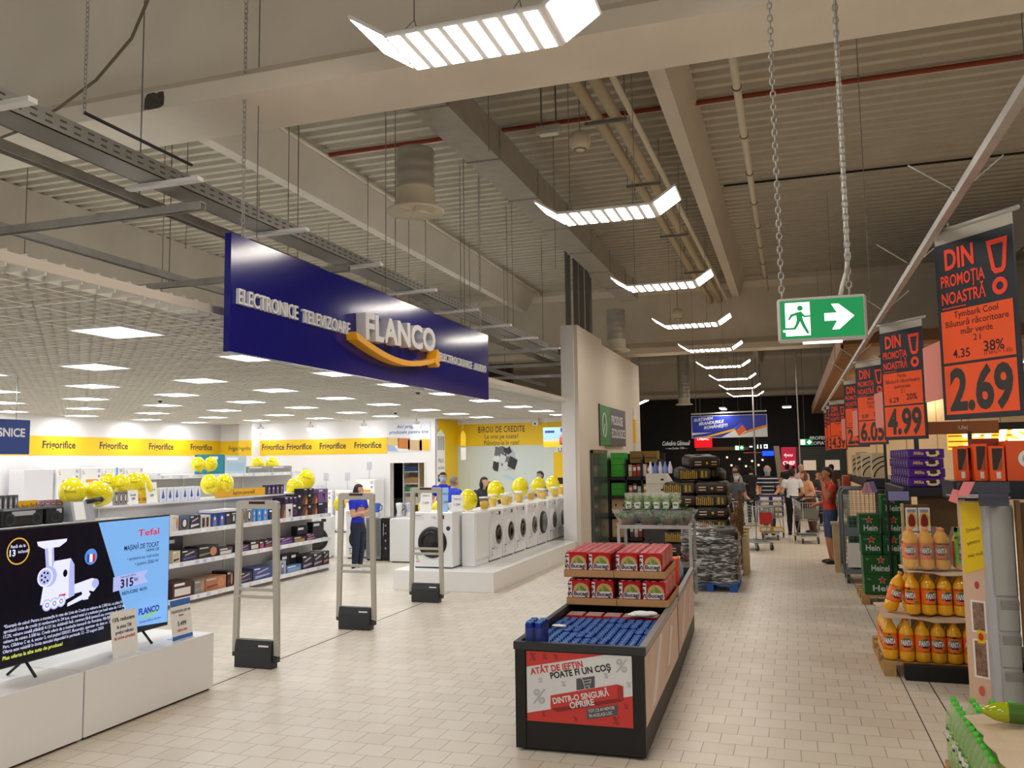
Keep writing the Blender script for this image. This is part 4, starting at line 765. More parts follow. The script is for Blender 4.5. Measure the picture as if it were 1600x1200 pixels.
# credit office desk
r = thing('office_desk', 'pale counter of the credit office before the person with the white strap', 'counter', (-6.6, 20.6, 0)); MB().box(0, 0, 0, 2.0, .5, 1.05, c_('#cfd6d4', .4), b=.01).build('body', r); MB().box(-.03, -.04, 1.05, 2.03, .55, 1.09, c_('#b9c0be', .35)).build('counter_top', r)
r = thing('monitor', 'small black monitor seen edge on at the credit desk', 'monitor', (-5.45, 20.75, 1.09)); MB().box(-.16, -.02, .28, .16, .02, .44, black, b=.006).build('screen', r); MB().cyl((0, 0, 0), (0, 0, .3), .018, galv).box(-.09, -.06, 0, .09, .06, .012, galv).build('stand', r)
# ================================================================ PEOPLE
DG = lambda: bpy.context.evaluated_depsgraph_get()
def person(label, loc, face, H, shirt, trousers, shoes='#e9e9ea', hair='#1c1614', long_hair=0., mask=None, arms='down', sleeve=.55, lean=0., stride=.0, skin_c='#d2a083', vox=.0115, bald=False, shorts=False, turn=0., grp=None, stripes=None):
    L = []   # (a, b, tag) bones for dressing
    mb = MB(); sk_ = skin
    def V3(x, y, z): return Vector((x*H, y*H, z*H))
    def lean_(p, z0=.5):
        if p.z < z0*H or not lean: return p
        d = p-V3(0, 0, z0); c, s = math.cos(lean), math.sin(lean); return V3(0, 0, z0)+Vector((d.x, d.y*c-d.z*s, d.y*s+d.z*c))
    def limb(pts, tg):
        P = []; R = []
        for i in range(len(pts)-1):
            (a, ra), (b, rb) = pts[i], pts[i+1]
            for k in range(5): t = k/5; P.append(a.lerp(b, t)); R.append((ra+(rb-ra)*t)*H)
            L.append((a, b, tg[i]))
        P.append(pts[-1][0]); R.append(pts[-1][1]*H); mb.tube(P, R, sk_, 10); mb.ell(P[0], R[0], sk_); mb.ell(P[-1], R[-1], sk_)
    # torso
    sec = [(.455, .07, .055, 0), (.50, .092, .07, .004), (.55, .090, .066, .004), (.61, .078, .056, 0), (.67, .084, .06, -.004), (.73, .094, .066, -.006), (.785, .104, .058, 0), (.82, .075, .045, .004), (.845, .04, .036, .004), (.875, .034, .035, -.004), (.90, .034, .036, -.01)]
    V = []; F = []; n = 18
    for (z, rx, ry, yo) in sec:
        for i in range(n): a = 6.2832*i/n; V.append(tuple(lean_(V3(rx*math.cos(a), yo+ry*math.sin(a), z))))
    for j in range(len(sec)-1):
        for i in range(n): F.append((j*n+i, j*n+(i+1) % n, (j+1)*n+(i+1) % n, (j+1)*n+i))
    F += [tuple(range(n))[::-1], tuple(range((len(sec)-1)*n, len(sec)*n))]; mb.add(V, F, sk_)
    top = lambda z, y=0: lean_(V3(0, y, z))
    L.append((top(.46), top(.545), 'trousers')); L.append((top(.57), top(.83), 'shirt')); L.append((lean_(V3(-.075, 0, .79)), lean_(V3(.075, 0, .79)), 'shirt')); L.append((lean_(V3(-.05, 0, .62)), lean_(V3(.05, 0, .62)), 'shirt')); L.append((top(.862), top(.90), 'skin'))
    # head
    hc = lean_(V3(0, -.012, .935)); ct, st = math.cos(turn), math.sin(turn)
    def hd(x, y, z): return hc+Vector(((x*ct-y*st)*H, (x*st+y*ct)*H, z*H))
    mb.ell(hd(0, .004, .008), (.046*H, .054*H, .056*H), sk_, nu=20, nv=14); mb.ell(hd(0, -.012, -.028), (.034*H, .038*H, .038*H), sk_, nu=16, nv=10)
    mb.ell(hd(0, -.055, -.008), (.008*H, .012*H, .013*H), sk_); mb.ell(hd(0, -.052, -.034), (.015*H, .007*H, .006*H), sk_)
    for s_ in (-1, 1): mb.ell(hd(s_*.046, .006, -.004), (.008*H, .011*H, .016*H), sk_)
    L.append((hd(0, 0, -.04), hd(0, 0, .04), 'head'))
    # legs
    for s_ in (-1, 1):
        f = s_*stride; hip = V3(s_*.045, 0, .5); kn = V3(s_*.05, -.01-f*.12-abs(f)*.02, .275); an = V3(s_*.052, .012-f*.24, .045)
        limb([(hip, .058), (kn, .038)], ['trousers']); mid = kn.lerp(an, .32)
        limb([(kn, .037), (mid, .037), (an, .023)], ['skin' if shorts else 'trousers']*2)
        mb.ell(an+V3(0, -.034, -.026), (.027*H, .072*H, .019*H), sk_); mb.ell(an+V3(0, .012, -.02), (.024*H, .03*H, .026*H), sk_); L.append((an+V3(0, .02, -.028), an+V3(0, -.08, -.034), 'shoes'))
    # arms
    AR = {'down': (((.142, .012, .635), (.152, -.03, .49)),)*2, 'crossed': (((.138, -.035, .648), (-.035, -.115, .655)), ((.138, -.035, .645), (-.03, -.13, .69))),
          'cart': (((.15, .0, .645), (.12, -.16, .6)),)*2, 'desk': (((.145, -.02, .64), (.06, -.16, .62)),)*2, 'reach': (((.15, -.05, .66), (.08, -.2, .64)),)*2,
          'phone': (((.14, -.06, .68), (.06, -.09, .86)), ((.142, .012, .635), (.13, -.1, .6)))}[arms]
    for s_, (e, wr) in zip((1, -1), AR):
        sh = lean_(V3(s_*.106, 0, .795)); el = lean_(V3(s_*e[0], e[1], e[2])); wri = lean_(V3(s_*wr[0], wr[1], wr[2])); m_ = sh.lerp(el, sleeve) if sleeve < 1 else sh.lerp(el, .7)
        limb([(sh, .038), (m_, .032), (el, .026)], ['shirt', 'shirt' if sleeve >= 1 else 'skin']); fm = el.lerp(wri, .35); limb([(el, .026), (fm, .026), (wri, .017)], ['shirt' if sleeve >= 1 else 'skin']*2)
        d = (wri-el).normalized(); side = Vector((0, 0, 1)).cross(d); side = side.normalized() if side.length > .1 else Vector((1, 0, 0)); dn = d.cross(side)
        pc = wri+d*.028*H; hw = []
        mb.tube([wri, pc, wri+d*.05*H], [.016*H, .021*H, .02*H], sk_, 8); L.append((wri, wri+d*.1*H, 'skin'))
        for q_, (o_, ln) in enumerate(((-.018, .034), (-.006, .042), (.006, .045), (.018, .038))):
            b0 = wri+d*.048*H+side*o_*H; mb.tube([b0, b0+d*ln*.5*H+dn*.004*H, b0+d*ln*.9*H+dn*.016*H], [.0062*H, .0058*H, .0048*H], sk_, 6)
        mb.tube([wri+d*.015*H+side*.018*H*s_, wri+d*.035*H+side*.034*H*s_, wri+d*.058*H+side*.036*H*s_], [.008*H, .0065*H, .005*H], sk_, 6)
    me = mb.mesh('tmp'); o = bpy.data.objects.new('tmp', me); COL.objects.link(o); rm = o.modifiers.new('r', 'REMESH'); rm.mode = 'VOXEL'; rm.voxel_size = vox; rm.use_smooth_shade = True
    sm = o.modifiers.new('s', 'SMOOTH'); sm.iterations = 3; sm.factor = .5
    bme = bpy.data.meshes.new_from_object(o.evaluated_get(DG())); bpy.data.objects.remove(o)
    bme.materials.clear(); bme.materials.append(c_(skin_c, .55))
    r = thing('person', label, 'person', loc, face, grp)
    b = bpy.data.objects.new('body', bme); COL.objects.link(b); b.parent = r
    # dress
    import numpy as np
    nv = len(bme.vertices); co = np.empty(nv*3); bme.vertices.foreach_get('co', co); co = co.reshape(-1, 3); no = np.empty(nv*3); bme.vertex_normals.foreach_get('vector', no); no = no.reshape(-1, 3)
    polys = [tuple(p.vertices) for p in bme.polygons]; cen = np.array([co[list(p)].mean(0) for p in polys])
    best = np.full(len(cen), 1e9); who = np.zeros(len(cen), int); tags = [l[2] for l in L]
    for i, (a, bb, t) in enumerate(L):
        a = np.array(a); bb = np.array(bb); ab = bb-a; tt = np.clip(((cen-a)@ab)/(ab@ab+1e-9), 0, 1); d = np.linalg.norm(cen-(a+tt[:, None]*ab), axis=1); k = d < best; best[k] = d[k]; who[k] = i
    tg = np.array(tags)[who]
    inv = np.array(hc); rel = cen-inv; rx = (rel[:, 0]*ct+rel[:, 1]*st)/H; ry = (-rel[:, 0]*st+rel[:, 1]*ct)/H; rz = rel[:, 2]/H
    ishead = tg == 'head'
    hairm = ((ishead & ((rz > .034) | ((ry > -.008+.25*(.02-rz)) & (rz > -.05)))) | ((tg == 'skin') & (np.abs(rx) < .05) & (ry > .015) & (rz > -.06) & (rz < .0))) & ~((np.abs(rx) > .046) & (rz < .014) & (rz > -.03))
    if bald: hairm = hairm & (rz < .03) & (ry > .0)
    maskm = ishead & (rz < -.004) & (rz > -.058) & (ry < -.008)
    def shell(name, m, off, mtl, ofs=0.):
        ids = np.nonzero(m)[0]
        if not len(ids): return
        vs_2 = {}; V = []; F = []
        for f in ids:
            q_ = []
            for v in polys[f]:
                if v not in vs_2: vs_2[v] = len(V); V.append(tuple(co[v]+no[v]*off))
                q_.append(vs_2[v])
            F.append(tuple(q_))
        m2 = bpy.data.meshes.new(name); m2.from_pydata(V, [], F); m2.materials.append(mtl); m2.polygons.foreach_set('use_smooth', [True]*len(F))
        o2 = bpy.data.objects.new(name, m2); COL.objects.link(o2); o2.parent = r
        so = o2.modifiers.new('thick', 'SOLIDIFY'); so.thickness = off*.9; so.offset = -1
        return o2
    shm = c_(shirt, .8) if not stripes else striped(shirt, stripes)
    shell('shirt', (tg == 'shirt'), .009, shm); shell('trousers', (tg == 'trousers'), .008, c_(trousers, .85)); shell('shoes', (tg == 'shoes'), .008, c_(shoes, .5))
    hm = c_(hair, .65); shell('hair', hairm, .012*(H/1.7), hm)
    if long_hair:
        h2 = MB(); h2.ell(hd(0, .03, -.03), (.05*H, .04*H, .07*H), hm); h2.ell(hd(0, .035, -.03-long_hair*.6), (.048*H, .028*H, long_hair*H), hm)
        for s_ in (-1, 1): h2.ell(hd(s_*.042, .008, -.04), (.016*H, .028*H, .06*H), hm)
        h2.build('long_hair', r)
    if mask: shell('face_mask', maskm, .008, c_(mask, .7))
    e_ = MB()
    for s_ in (-1, 1): e_.ell(hd(s_*.018, -.044, .004), (.007*H, .005*H, .0042*H), c_('#f2efec', .3)).ell(hd(s_*.018, -.0475, .004), (.0036*H, .003*H, .0036*H), c_('#2a1c14', .3)).tube([hd(s_*.009, -.046, .0125), hd(s_*.018, -.048, .0155), hd(s_*.028, -.042, .013)], .0016*H, hm, 5)
    if not mask: e_.tube([hd(-.012, -.0565, -.034), hd(0, -.0595, -.035), hd(.012, -.0565, -.034)], .0022*H, c_('#a3584c', .5), 5)
    e_.build('eyes', r); return r
def striped(a, b_):
    k = 'stripe_'+a+b_
    if k in MATS: return MATS[k]
    m = bpy.data.materials.new(k); m.use_nodes = True; nt = m.node_tree; bs = nt.nodes['Principled BSDF']; tc = nt.nodes.new('ShaderNodeTexCoord'); w_ = nt.nodes.new('ShaderNodeTexWave'); w_.bands_direction = 'Z'; w_.inputs['Scale'].default_value = 3.2
    rp = nt.nodes.new('ShaderNodeValToRGB'); rp.color_ramp.interpolation = 'CONSTANT'; rp.color_ramp.elements[0].color = lin(a); rp.color_ramp.elements[1].position = .8; rp.color_ramp.elements[1].color = lin(b_)
    nt.links.new(tc.outputs['Object'], w_.inputs['Vector']); nt.links.new(w_.outputs['Fac'], rp.inputs['Fac']); nt.links.new(rp.outputs['Color'], bs.inputs['Base Color']); bs.inputs['Roughness'].default_value = .85; MATS[k] = m; return m
R_ = math.radians
BL = '#1c2fc4'
wmn = person('person in blue polo and dark trousers standing with folded arms behind a security gate', (-7.62, 14.1, 0), R_(80), 1.57, BL, '#20283c', '#e9e9ea', long_hair=.09, arms='crossed', vox=.009, turn=R_(15))
MB().text('f', -.06, 1.17, .05, paper, FRONT(0, -.125, 0), 0, .004).build('shirt_emblem', wmn)
person('person in blue shirt and light blue face mask behind the large washing machine', (-7.4, 17.6, 0), R_(25), 1.73, BL, '#23262e', '#22242a', mask='#9cc4e8', arms='desk')
person('person with grey hair in a blue shirt, turned away behind the large washing machine', (-6.8, 16.75, 0), R_(150), 1.66, '#2a44cc', '#23262e', '#22242a', hair='#7d756c', arms='desk')
person('person with dark hair in dark clothes bending beside the grey haired person', (-6.3, 16.9, 0), R_(60), 1.66, '#2c3338', '#23262e', '#22242a', arms='desk', sleeve=1, lean=.25, long_hair=.03)
person('person with blonde hair bending over the counter of the credit office', (-6.12, 17.8, 0), R_(-70), 1.56, '#3a3d44', '#23262e', '#22242a', hair='#a8743e', arms='desk', lean=.3, long_hair=.05, mask='#bcd4ea')
person('person in blue with white strap and face mask working at the credit desk', (-5.9, 20.2, 0), R_(-35), 1.70, '#2036b8', '#23262e', '#22242a', mask='#a9cbe6', arms='desk')
person('person in dark striped polo and light blue mask pushing a full shopping cart', (-.62, 22.8, 0), R_(-5), 1.76, '#1b2036', '#2a2c34', '#2a2c30', hair='#b9b0a6', bald=True, mask='#8cbce0', arms='cart', stripes='#c9cdd6', vox=.0125)
person('person in grey blue top and white mask behind the empty shopping cart', (-1.27, 20.3, 0), R_(35), 1.66, '#4d5668', '#22252c', '#22242a', mask='#e4eaf2', arms='cart', long_hair=.05, hair='#231a18', vox=.0125)
person('person in grey long sleeved shirt standing beyond the charcoal sacks', (-1.5, 26, 0), R_(-70), 1.74, '#8f9396', '#30343c', '#2a2c30', arms='down', sleeve=1, lean=.1, vox=.0135)
person('person in black top behind the grey shirted one', (-1.22, 27.2, 0), R_(190), 1.7, '#1b1820', '#22242a', '#22242a', vox=.0135)
person('person in white shirt and black trousers seen from behind beside a shopping cart', (-.03, 22.8, 0), R_(187), 1.68, '#e6e8f0', '#111218', '#16161a', hair='#2a1e18', arms='cart', stride=.25, vox=.0125)
person('person with brown hair in a pale orange top leaning on a shopping cart', (.42, 23.6, 0), R_(-60), 1.62, '#e6b08a', '#5a3a30', '#2a2c30', hair='#6a4228', arms='cart', lean=.25, long_hair=.05, vox=.0125)
person('person with dark hair behind a yellow bag near the far wall', (.66, 26, 0), R_(40), 1.55, '#2c2a36', '#22242a', '#22242a', vox=.0135, arms='desk')
person('person with grey hair and pink top near the red banner', (.25, 29, 0), R_(20), 1.72, '#d0b0b4', '#2a2c34', '#22242a', hair='#c9c4c0', vox=.0135)
person('person in red T-shirt and blue shorts raising a hand to the face', (.62, 16.9, 0), R_(-75), 1.76, '#c8402e', '#3a4a72', '#2a1e18', hair='#2a1c16', arms='phone', shorts=True, skin_c='#b8795a', vox=.0125)
person('person in dark clothes walking by the shopfronts under the blue neon', (-.2, 33, 0), R_(160), 1.72, '#2c2630', '#1c1e24', '#1c1e24', vox=.0135, stride=.3)
person('person in brown top by the posters at the far wall', (1.25, 31, 0), R_(200), 1.7, '#5a4438', '#22242a', '#22242a', vox=.0135)
# ================================================================ SHOPPING CARTS
wire = mat('cart_wire', '#b9bbbd', .3, metal=.7)
def cart(label):
    r = thing('shopping_cart', label, 'shopping cart', (0, 0, 0), 0, 'shopping carts in the aisle')
    # local: handle at -Y side? front of the basket at -Y, handle at +Y
    def sec(t): w_ = .20+.08*t; z0 = .47+.05*(1-t); z1 = .92+.08*t; return w_, z0, z1, -.45+.85*t
    mb = MB()
    for k in range(15):
        w_, z0, z1, y = sec(k/14); mb.tube([(-w_, y, z1), (-w_*.8, y, z0), (w_*.8, y, z0), (w_, y, z1)], .0035, wire, 4)
    for j in range(8):
        u = j/7
        for s_ in (-1, 1):
            A = sec(0); B = sec(1); mb.tube([(s_*A[0]*(.8+.2*u), A[3], A[1]+(A[2]-A[1])*u), (s_*B[0]*(.8+.2*u), B[3], B[1]+(B[2]-B[1])*u)], .0035 if j < 7 else .007, wire, 4)
    for j in range(9):
        u = -1+2*j/8; A = sec(0); B = sec(1); mb.tube([(u*A[0]*.8, A[3], A[1]), (u*B[0]*.8, B[3], B[1])], .0035, wire, 4); mb.tube([(u*A[0]*.8, A[3], A[1]), (u*A[0], A[3]-.01, A[2])], .0035, wire, 4)
    for j in range(4): u = j/3; A = sec(0); w_ = A[0]*(.8+.2*u); mb.tube([(-w_, A[3]-.01*u, A[1]+(A[2]-A[1])*u), (w_, A[3]-.01*u, A[1]+(A[2]-A[1])*u)], .0035 if j < 3 else .007, wire, 4)
    mb.build('basket', r)
    MB().tube([(-.3, .48, 1.02), (.3, .48, 1.02)], .017, black, 10).box(-.33, .44, .99, -.29, .52, 1.05, black).box(.29, .44, .99, .33, .52, 1.05, black).build('handle', r)
    mb = MB()
    for s_ in (-1, 1): mb.tube([(s_*.28, .42, 1.0), (s_*.25, .38, .55), (s_*.26, .42, .17)], .012, wire, 6).tube([(s_*.26, .42, .17), (s_*.17, -.42, .17)], .012, wire, 6).tube([(s_*.2, -.2, .5), (s_*.24, .1, .17)], .01, wire, 6)
    mb.tube([(-.17, -.42, .17), (.17, -.42, .17)], .012, wire, 6).tube([(-.26, .42, .17), (.26, .42, .17)], .012, wire, 6); mb.build('frame', r)
    MB().box(-.19, -.4, .155, .19, .4, .17, charcoal).build('lower_tray', r); MB().box(-.14, -.475, .56, .14, -.465, .8, c_('#6a6c66', .5)).build('sign_plate', r)
    for x, y in ((-.17, -.38), (.17, -.38), (-.25, .4), (.25, .4)):
        w_ = MB().cyl((x-.014, y, .06), (x+.014, y, .06), .06, c_('#2b2b2d', .6), n=16).build('wheel', r); MB().box(x-.022, y-.02, .05, x-.016, y+.03, .16, galv).box(x+.016, y-.02, .05, x+.022, y+.03, .16, galv).build('fork', w_)
    return r
ca = cart('empty shopping cart with a red sign plate beside the charcoal sacks'); ca.location = (-.83, 19.25, 0); ca.rotation_euler = (0, 0, .55)
ca2 = dup(ca, (.28, 20.95, 0), .1, 'shopping cart with a grey sign plate beside the white shirted person'); ca3 = dup(ca, (-.55, 21.75, 0), -.05, 'loaded shopping cart pushed by the person in the striped polo'); ca4 = dup(ca, (1.0, 24.4, 0), 2.6, 'shopping cart partly hidden beside the red shirted person')
for c in ca.children:
    if c.name.startswith('sign_plate'): m = c.data.copy(); c.data = m; m.materials[0] = c_('#b01e1e', .5)
for k in range(4):
    for j in range(2):
        tag(MB().box(-.14, -.1, 0, .14, .1, .12, c_('#2a2f8e', .4)).quad(-.1, .03, .1, .1, paper, FRONT(0, -.101, 0)).quad(-.13, .005, .13, .025, c_('#e8b81c', .4), FRONT(0, -.101, 0)).build('grocery_pack', loc=(-.68+.29*j, 21.7, .53+.125*k)), 'blue and white grocery pack in the loaded cart, %s layer, %s of two' % (ORD[k], ORD[j]), 'package', 'packs in the loaded cart')
for j in range(2): tag(MB().box(-.14, -.1, 0, .14, .1, .12, c_('#e2b02a', .4)).quad(-.1, .03, .1, .1, paper, FRONT(0, -.101, 0)).build('grocery_pack', loc=(-.68+.29*j, 21.6, .175)), 'yellow grocery pack on the lower tray of the loaded cart, %s of two' % ORD[j], 'package', 'packs under the loaded cart')
# ================================================================ EXIT SIGN
grn = mat('exit_green', '#0b8a4c', .35, emit=.55); exw = mat('exit_white', '#f4fff6', .4, emit=1.3)
r = thing('exit_sign', 'green running man exit sign with white arrow hanging on chains', 'exit sign', (-.05, 5.3, 2.635), R_(1))
MB().box(0, 0, 0, .5, .07, .265, c_('#c9c9c4', .4), b=.012).build('housing', r); F = FRONT(0, -.002, 0)
MB().quad(.018, .018, .482, .247, grn, F).build('face', r)
mb = MB().quad(.045, .035, .185, .235, exw, F, .001).poly([(.03, .06), (.045, .06), (.045, .035), (.05, .08), (.03, .075)], exw, F, .001)
mb.poly([(.265, .115), (.335, .115), (.305, .062), (.345, .062), (.43, .138), (.345, .214), (.305, .214), (.335, .161), (.265, .161)], exw, F, .001); mb.build('arrow_and_door', r)
mb = MB().disc(.13, .2, .016, grn, F, .002)
for P in ([(.105, .175), (.135, .18), (.145, .13), (.11, .125)], [(.105, .175), (.075, .165), (.06, .135), (.068, .13), (.085, .152), (.11, .16)], [(.135, .18), (.155, .155), (.185, .155), (.185, .146), (.15, .144), (.13, .16)], [(.11, .13), (.1, .1), (.09, .085), (.03, .085), (.03, .073), (.1, .073), (.118, .1), (.13, .126)], [(.125, .128), (.145, .13), (.155, .1), (.178, .05), (.165, .044), (.14, .09)]): mb.poly(P, grn, F, .002)
mb.build('running_figure', r); MB().box(.14, .02, -.012, .36, .05, .001, mat('exit_lens', '#f4f4ec', .3, emit=1.5)).build('down_light', r)
chain((-.02, 5.33, 2.9), (-.02, 5.33, 7.02), 'steel chain holding the exit sign, on the running man side', .052, 'exit sign chains'); chain((.36, 5.33, 2.9), (.36, 5.33, 7.02), 'steel chain holding the exit sign, beside the white conduit', .052, 'exit sign chains')
tag(MB().tube([(.31, 5.36, 2.895), (.325, 5.36, 2.96), (.355, 5.36, 3.05), (.362, 5.36, 3.15), (.362, 5.36, 7.0)], .013, c_('#dcdad2', .4), 8).box(.345, 5.345, 3.13, .38, 5.375, 3.16, c_('#dcdad2', .4)).build('conduit'), 'white conduit running down to the exit sign', 'conduit')
# ================================================================ PRICE BOARDS ON THE RAIL
org = mat('price_orange', '#ff5c22', .5); slate = mat('board_slate', '#262c36', .5); hred = mat('board_red', '#ff4a2c', .5)
r = thing('ceiling_rail', 'long silver rail carrying the orange price boards', 'rail', (0, 0, 0)); MB().box(.82, 1.5, 3.225, .86, 25, 3.265, galv).box(.83, 1.5, 3.265, .85, 25, 3.285, c_('#4a4a4a', .5)).build('rail_bar', r)
for y in (4.6, 6.3, 8.2, 10, 12, 14): MB().tube([(.84, y, 3.24), (.62, y+.03, 3.42)], .004, galv, 4).tube([(.84, y, 3.24), (1.05, y+.03, 3.42)], .004, galv, 4).build('spring_hook', r)
for y in (2.5, 9.5, 17, 24): MB().tube([(.84, y, 3.26), (.84, y, 7.02)], .004, galv_dk, 4).build('hanging_wire', r)
def price_board(label, y, price, lines, old, pct, x=.85, flap=True, z=2.1):
    r = thing('price_board', label, 'price board', (x, y, z), R_(-53), 'orange price boards on the rail'); W = .52; Hh = 1.02; F = FRONT(0, -.008, 0)
    MB().box(0, -.007, 0, W, .007, Hh, slate).build('panel', r)
    mb = MB().text('DIN', .07, .865, .115/.7, hred, F, .001, .03, w=.2).text('PROMOȚIA', .035, .765, .066/.7, hred, F, .001, .022, w=.3).text('NOASTRĂ', .035, .665, .066/.7, hred, F, .001, .022, w=.3)
    o_ = [(.355, .965), (.49, .965), (.47, .8), (.45, .775), (.4, .775), (.38, .8)]; i_ = [(.383, .937), (.462, .937), (.446, .81), (.438, .803), (.412, .803), (.404, .81)]
    for k in range(6): j = (k+1) % 6; mb.poly([o_[k], o_[j], i_[j], i_[k]], hred, F, .001)
    mb.ring(.425, .705, .022, .048, hred, F, .001).quad(.035, .638, .2, .644, hred, F, .001); mb.build('heading', r)
    MB().quad(.022, .325, W-.022, .625, org, F, .001).build('product_card', r); c2 = MB().quad(.022, .03, W-.022, .31, org, F, .001).build('price_card', r)
    mb = MB()
    if lines:
        for k, t_ in enumerate(lines): mb.text(t_, .26, (.58-.05*k if k < 3 else .435), .05, c_('#20181c', .6), F, .002, .004, align='c')
        mb.text(old, .09, .35, .07, c_('#20181c', .6), F, .002, .01).text(pct, .3, .365, .08, c_('#20181c', .6), F, .002, .012).text('(1 litru = 1.35)' if 'Cool' in lines[0] else '', .3, .345, .03, c_('#20181c', .6), F, .002)
    mb.build('product_print', r) if lines else None
    MB().text(price, .05, .06, .225/.7, c_('#3a3634', .6), F, .002, .035, .06, w=.42).build('price_digits', r)
    MB().tube([(-.03, 0, 1.1), (W+.04, 0, 1.1)], .014, galv, 8).build('hanging_rod', r); MB().box(0, -.002, 1.02, W, .002, 1.09, mat('clear_sleeve', '#e8e4d8', .15, alpha=.45)).build('clear_sleeve', r)
    if flap: MB().box(0, -.004, 0, .4, .004, .34, c_('#e88a7c', .5), Matrix.Translation((0, .012, .13)) @ Matrix.Rotation(R_(150), 4, 'Z')).build('folded_flap', r)
    MB().tube([(.1, 0, 1.11), (.1, 0, 1.14)], .004, galv, 4).tube([(.0, 0, 1.11), (-.0, 0, 1.14)], .006, galv, 4).build('hook', r)
    return r
price_board('orange price board reading 2.69, largest on the rail', 5.45, '2.69', ('Tymbark Cool', 'Băutură răcoritoare', 'măr verde', '2 l'), '4.35', '38%', z=2.15)
price_board('orange price board reading 4.99 on the rail', 8.82, '4.99', ('Fanta', 'Băutură răcoritoare', 'portocale', '2 l'), '6.29', '20%')
price_board('orange price board reading 6.05 on the rail', 12.15, '6.05', ('Milka', 'Biscuiți', '150 g'), '8.09', '25%')
price_board('orange price board beginning with a 2, half hidden by the 6.05 board', 14.9, '2.39', ('Chipsuri', '140 g'), '3.19', '25%')
price_board('far orange price board reading 4.39', 20.6, '4.39', ('Detergent', '2 l'), '', '%', flap=False); price_board('far orange price board beside the 4.39 board, nearer its edge', 22.4, '3.99', None, '', '', flap=False); price_board('farthest orange price board, only its edge showing', 24.2, '1.99', None, '', '', flap=False)
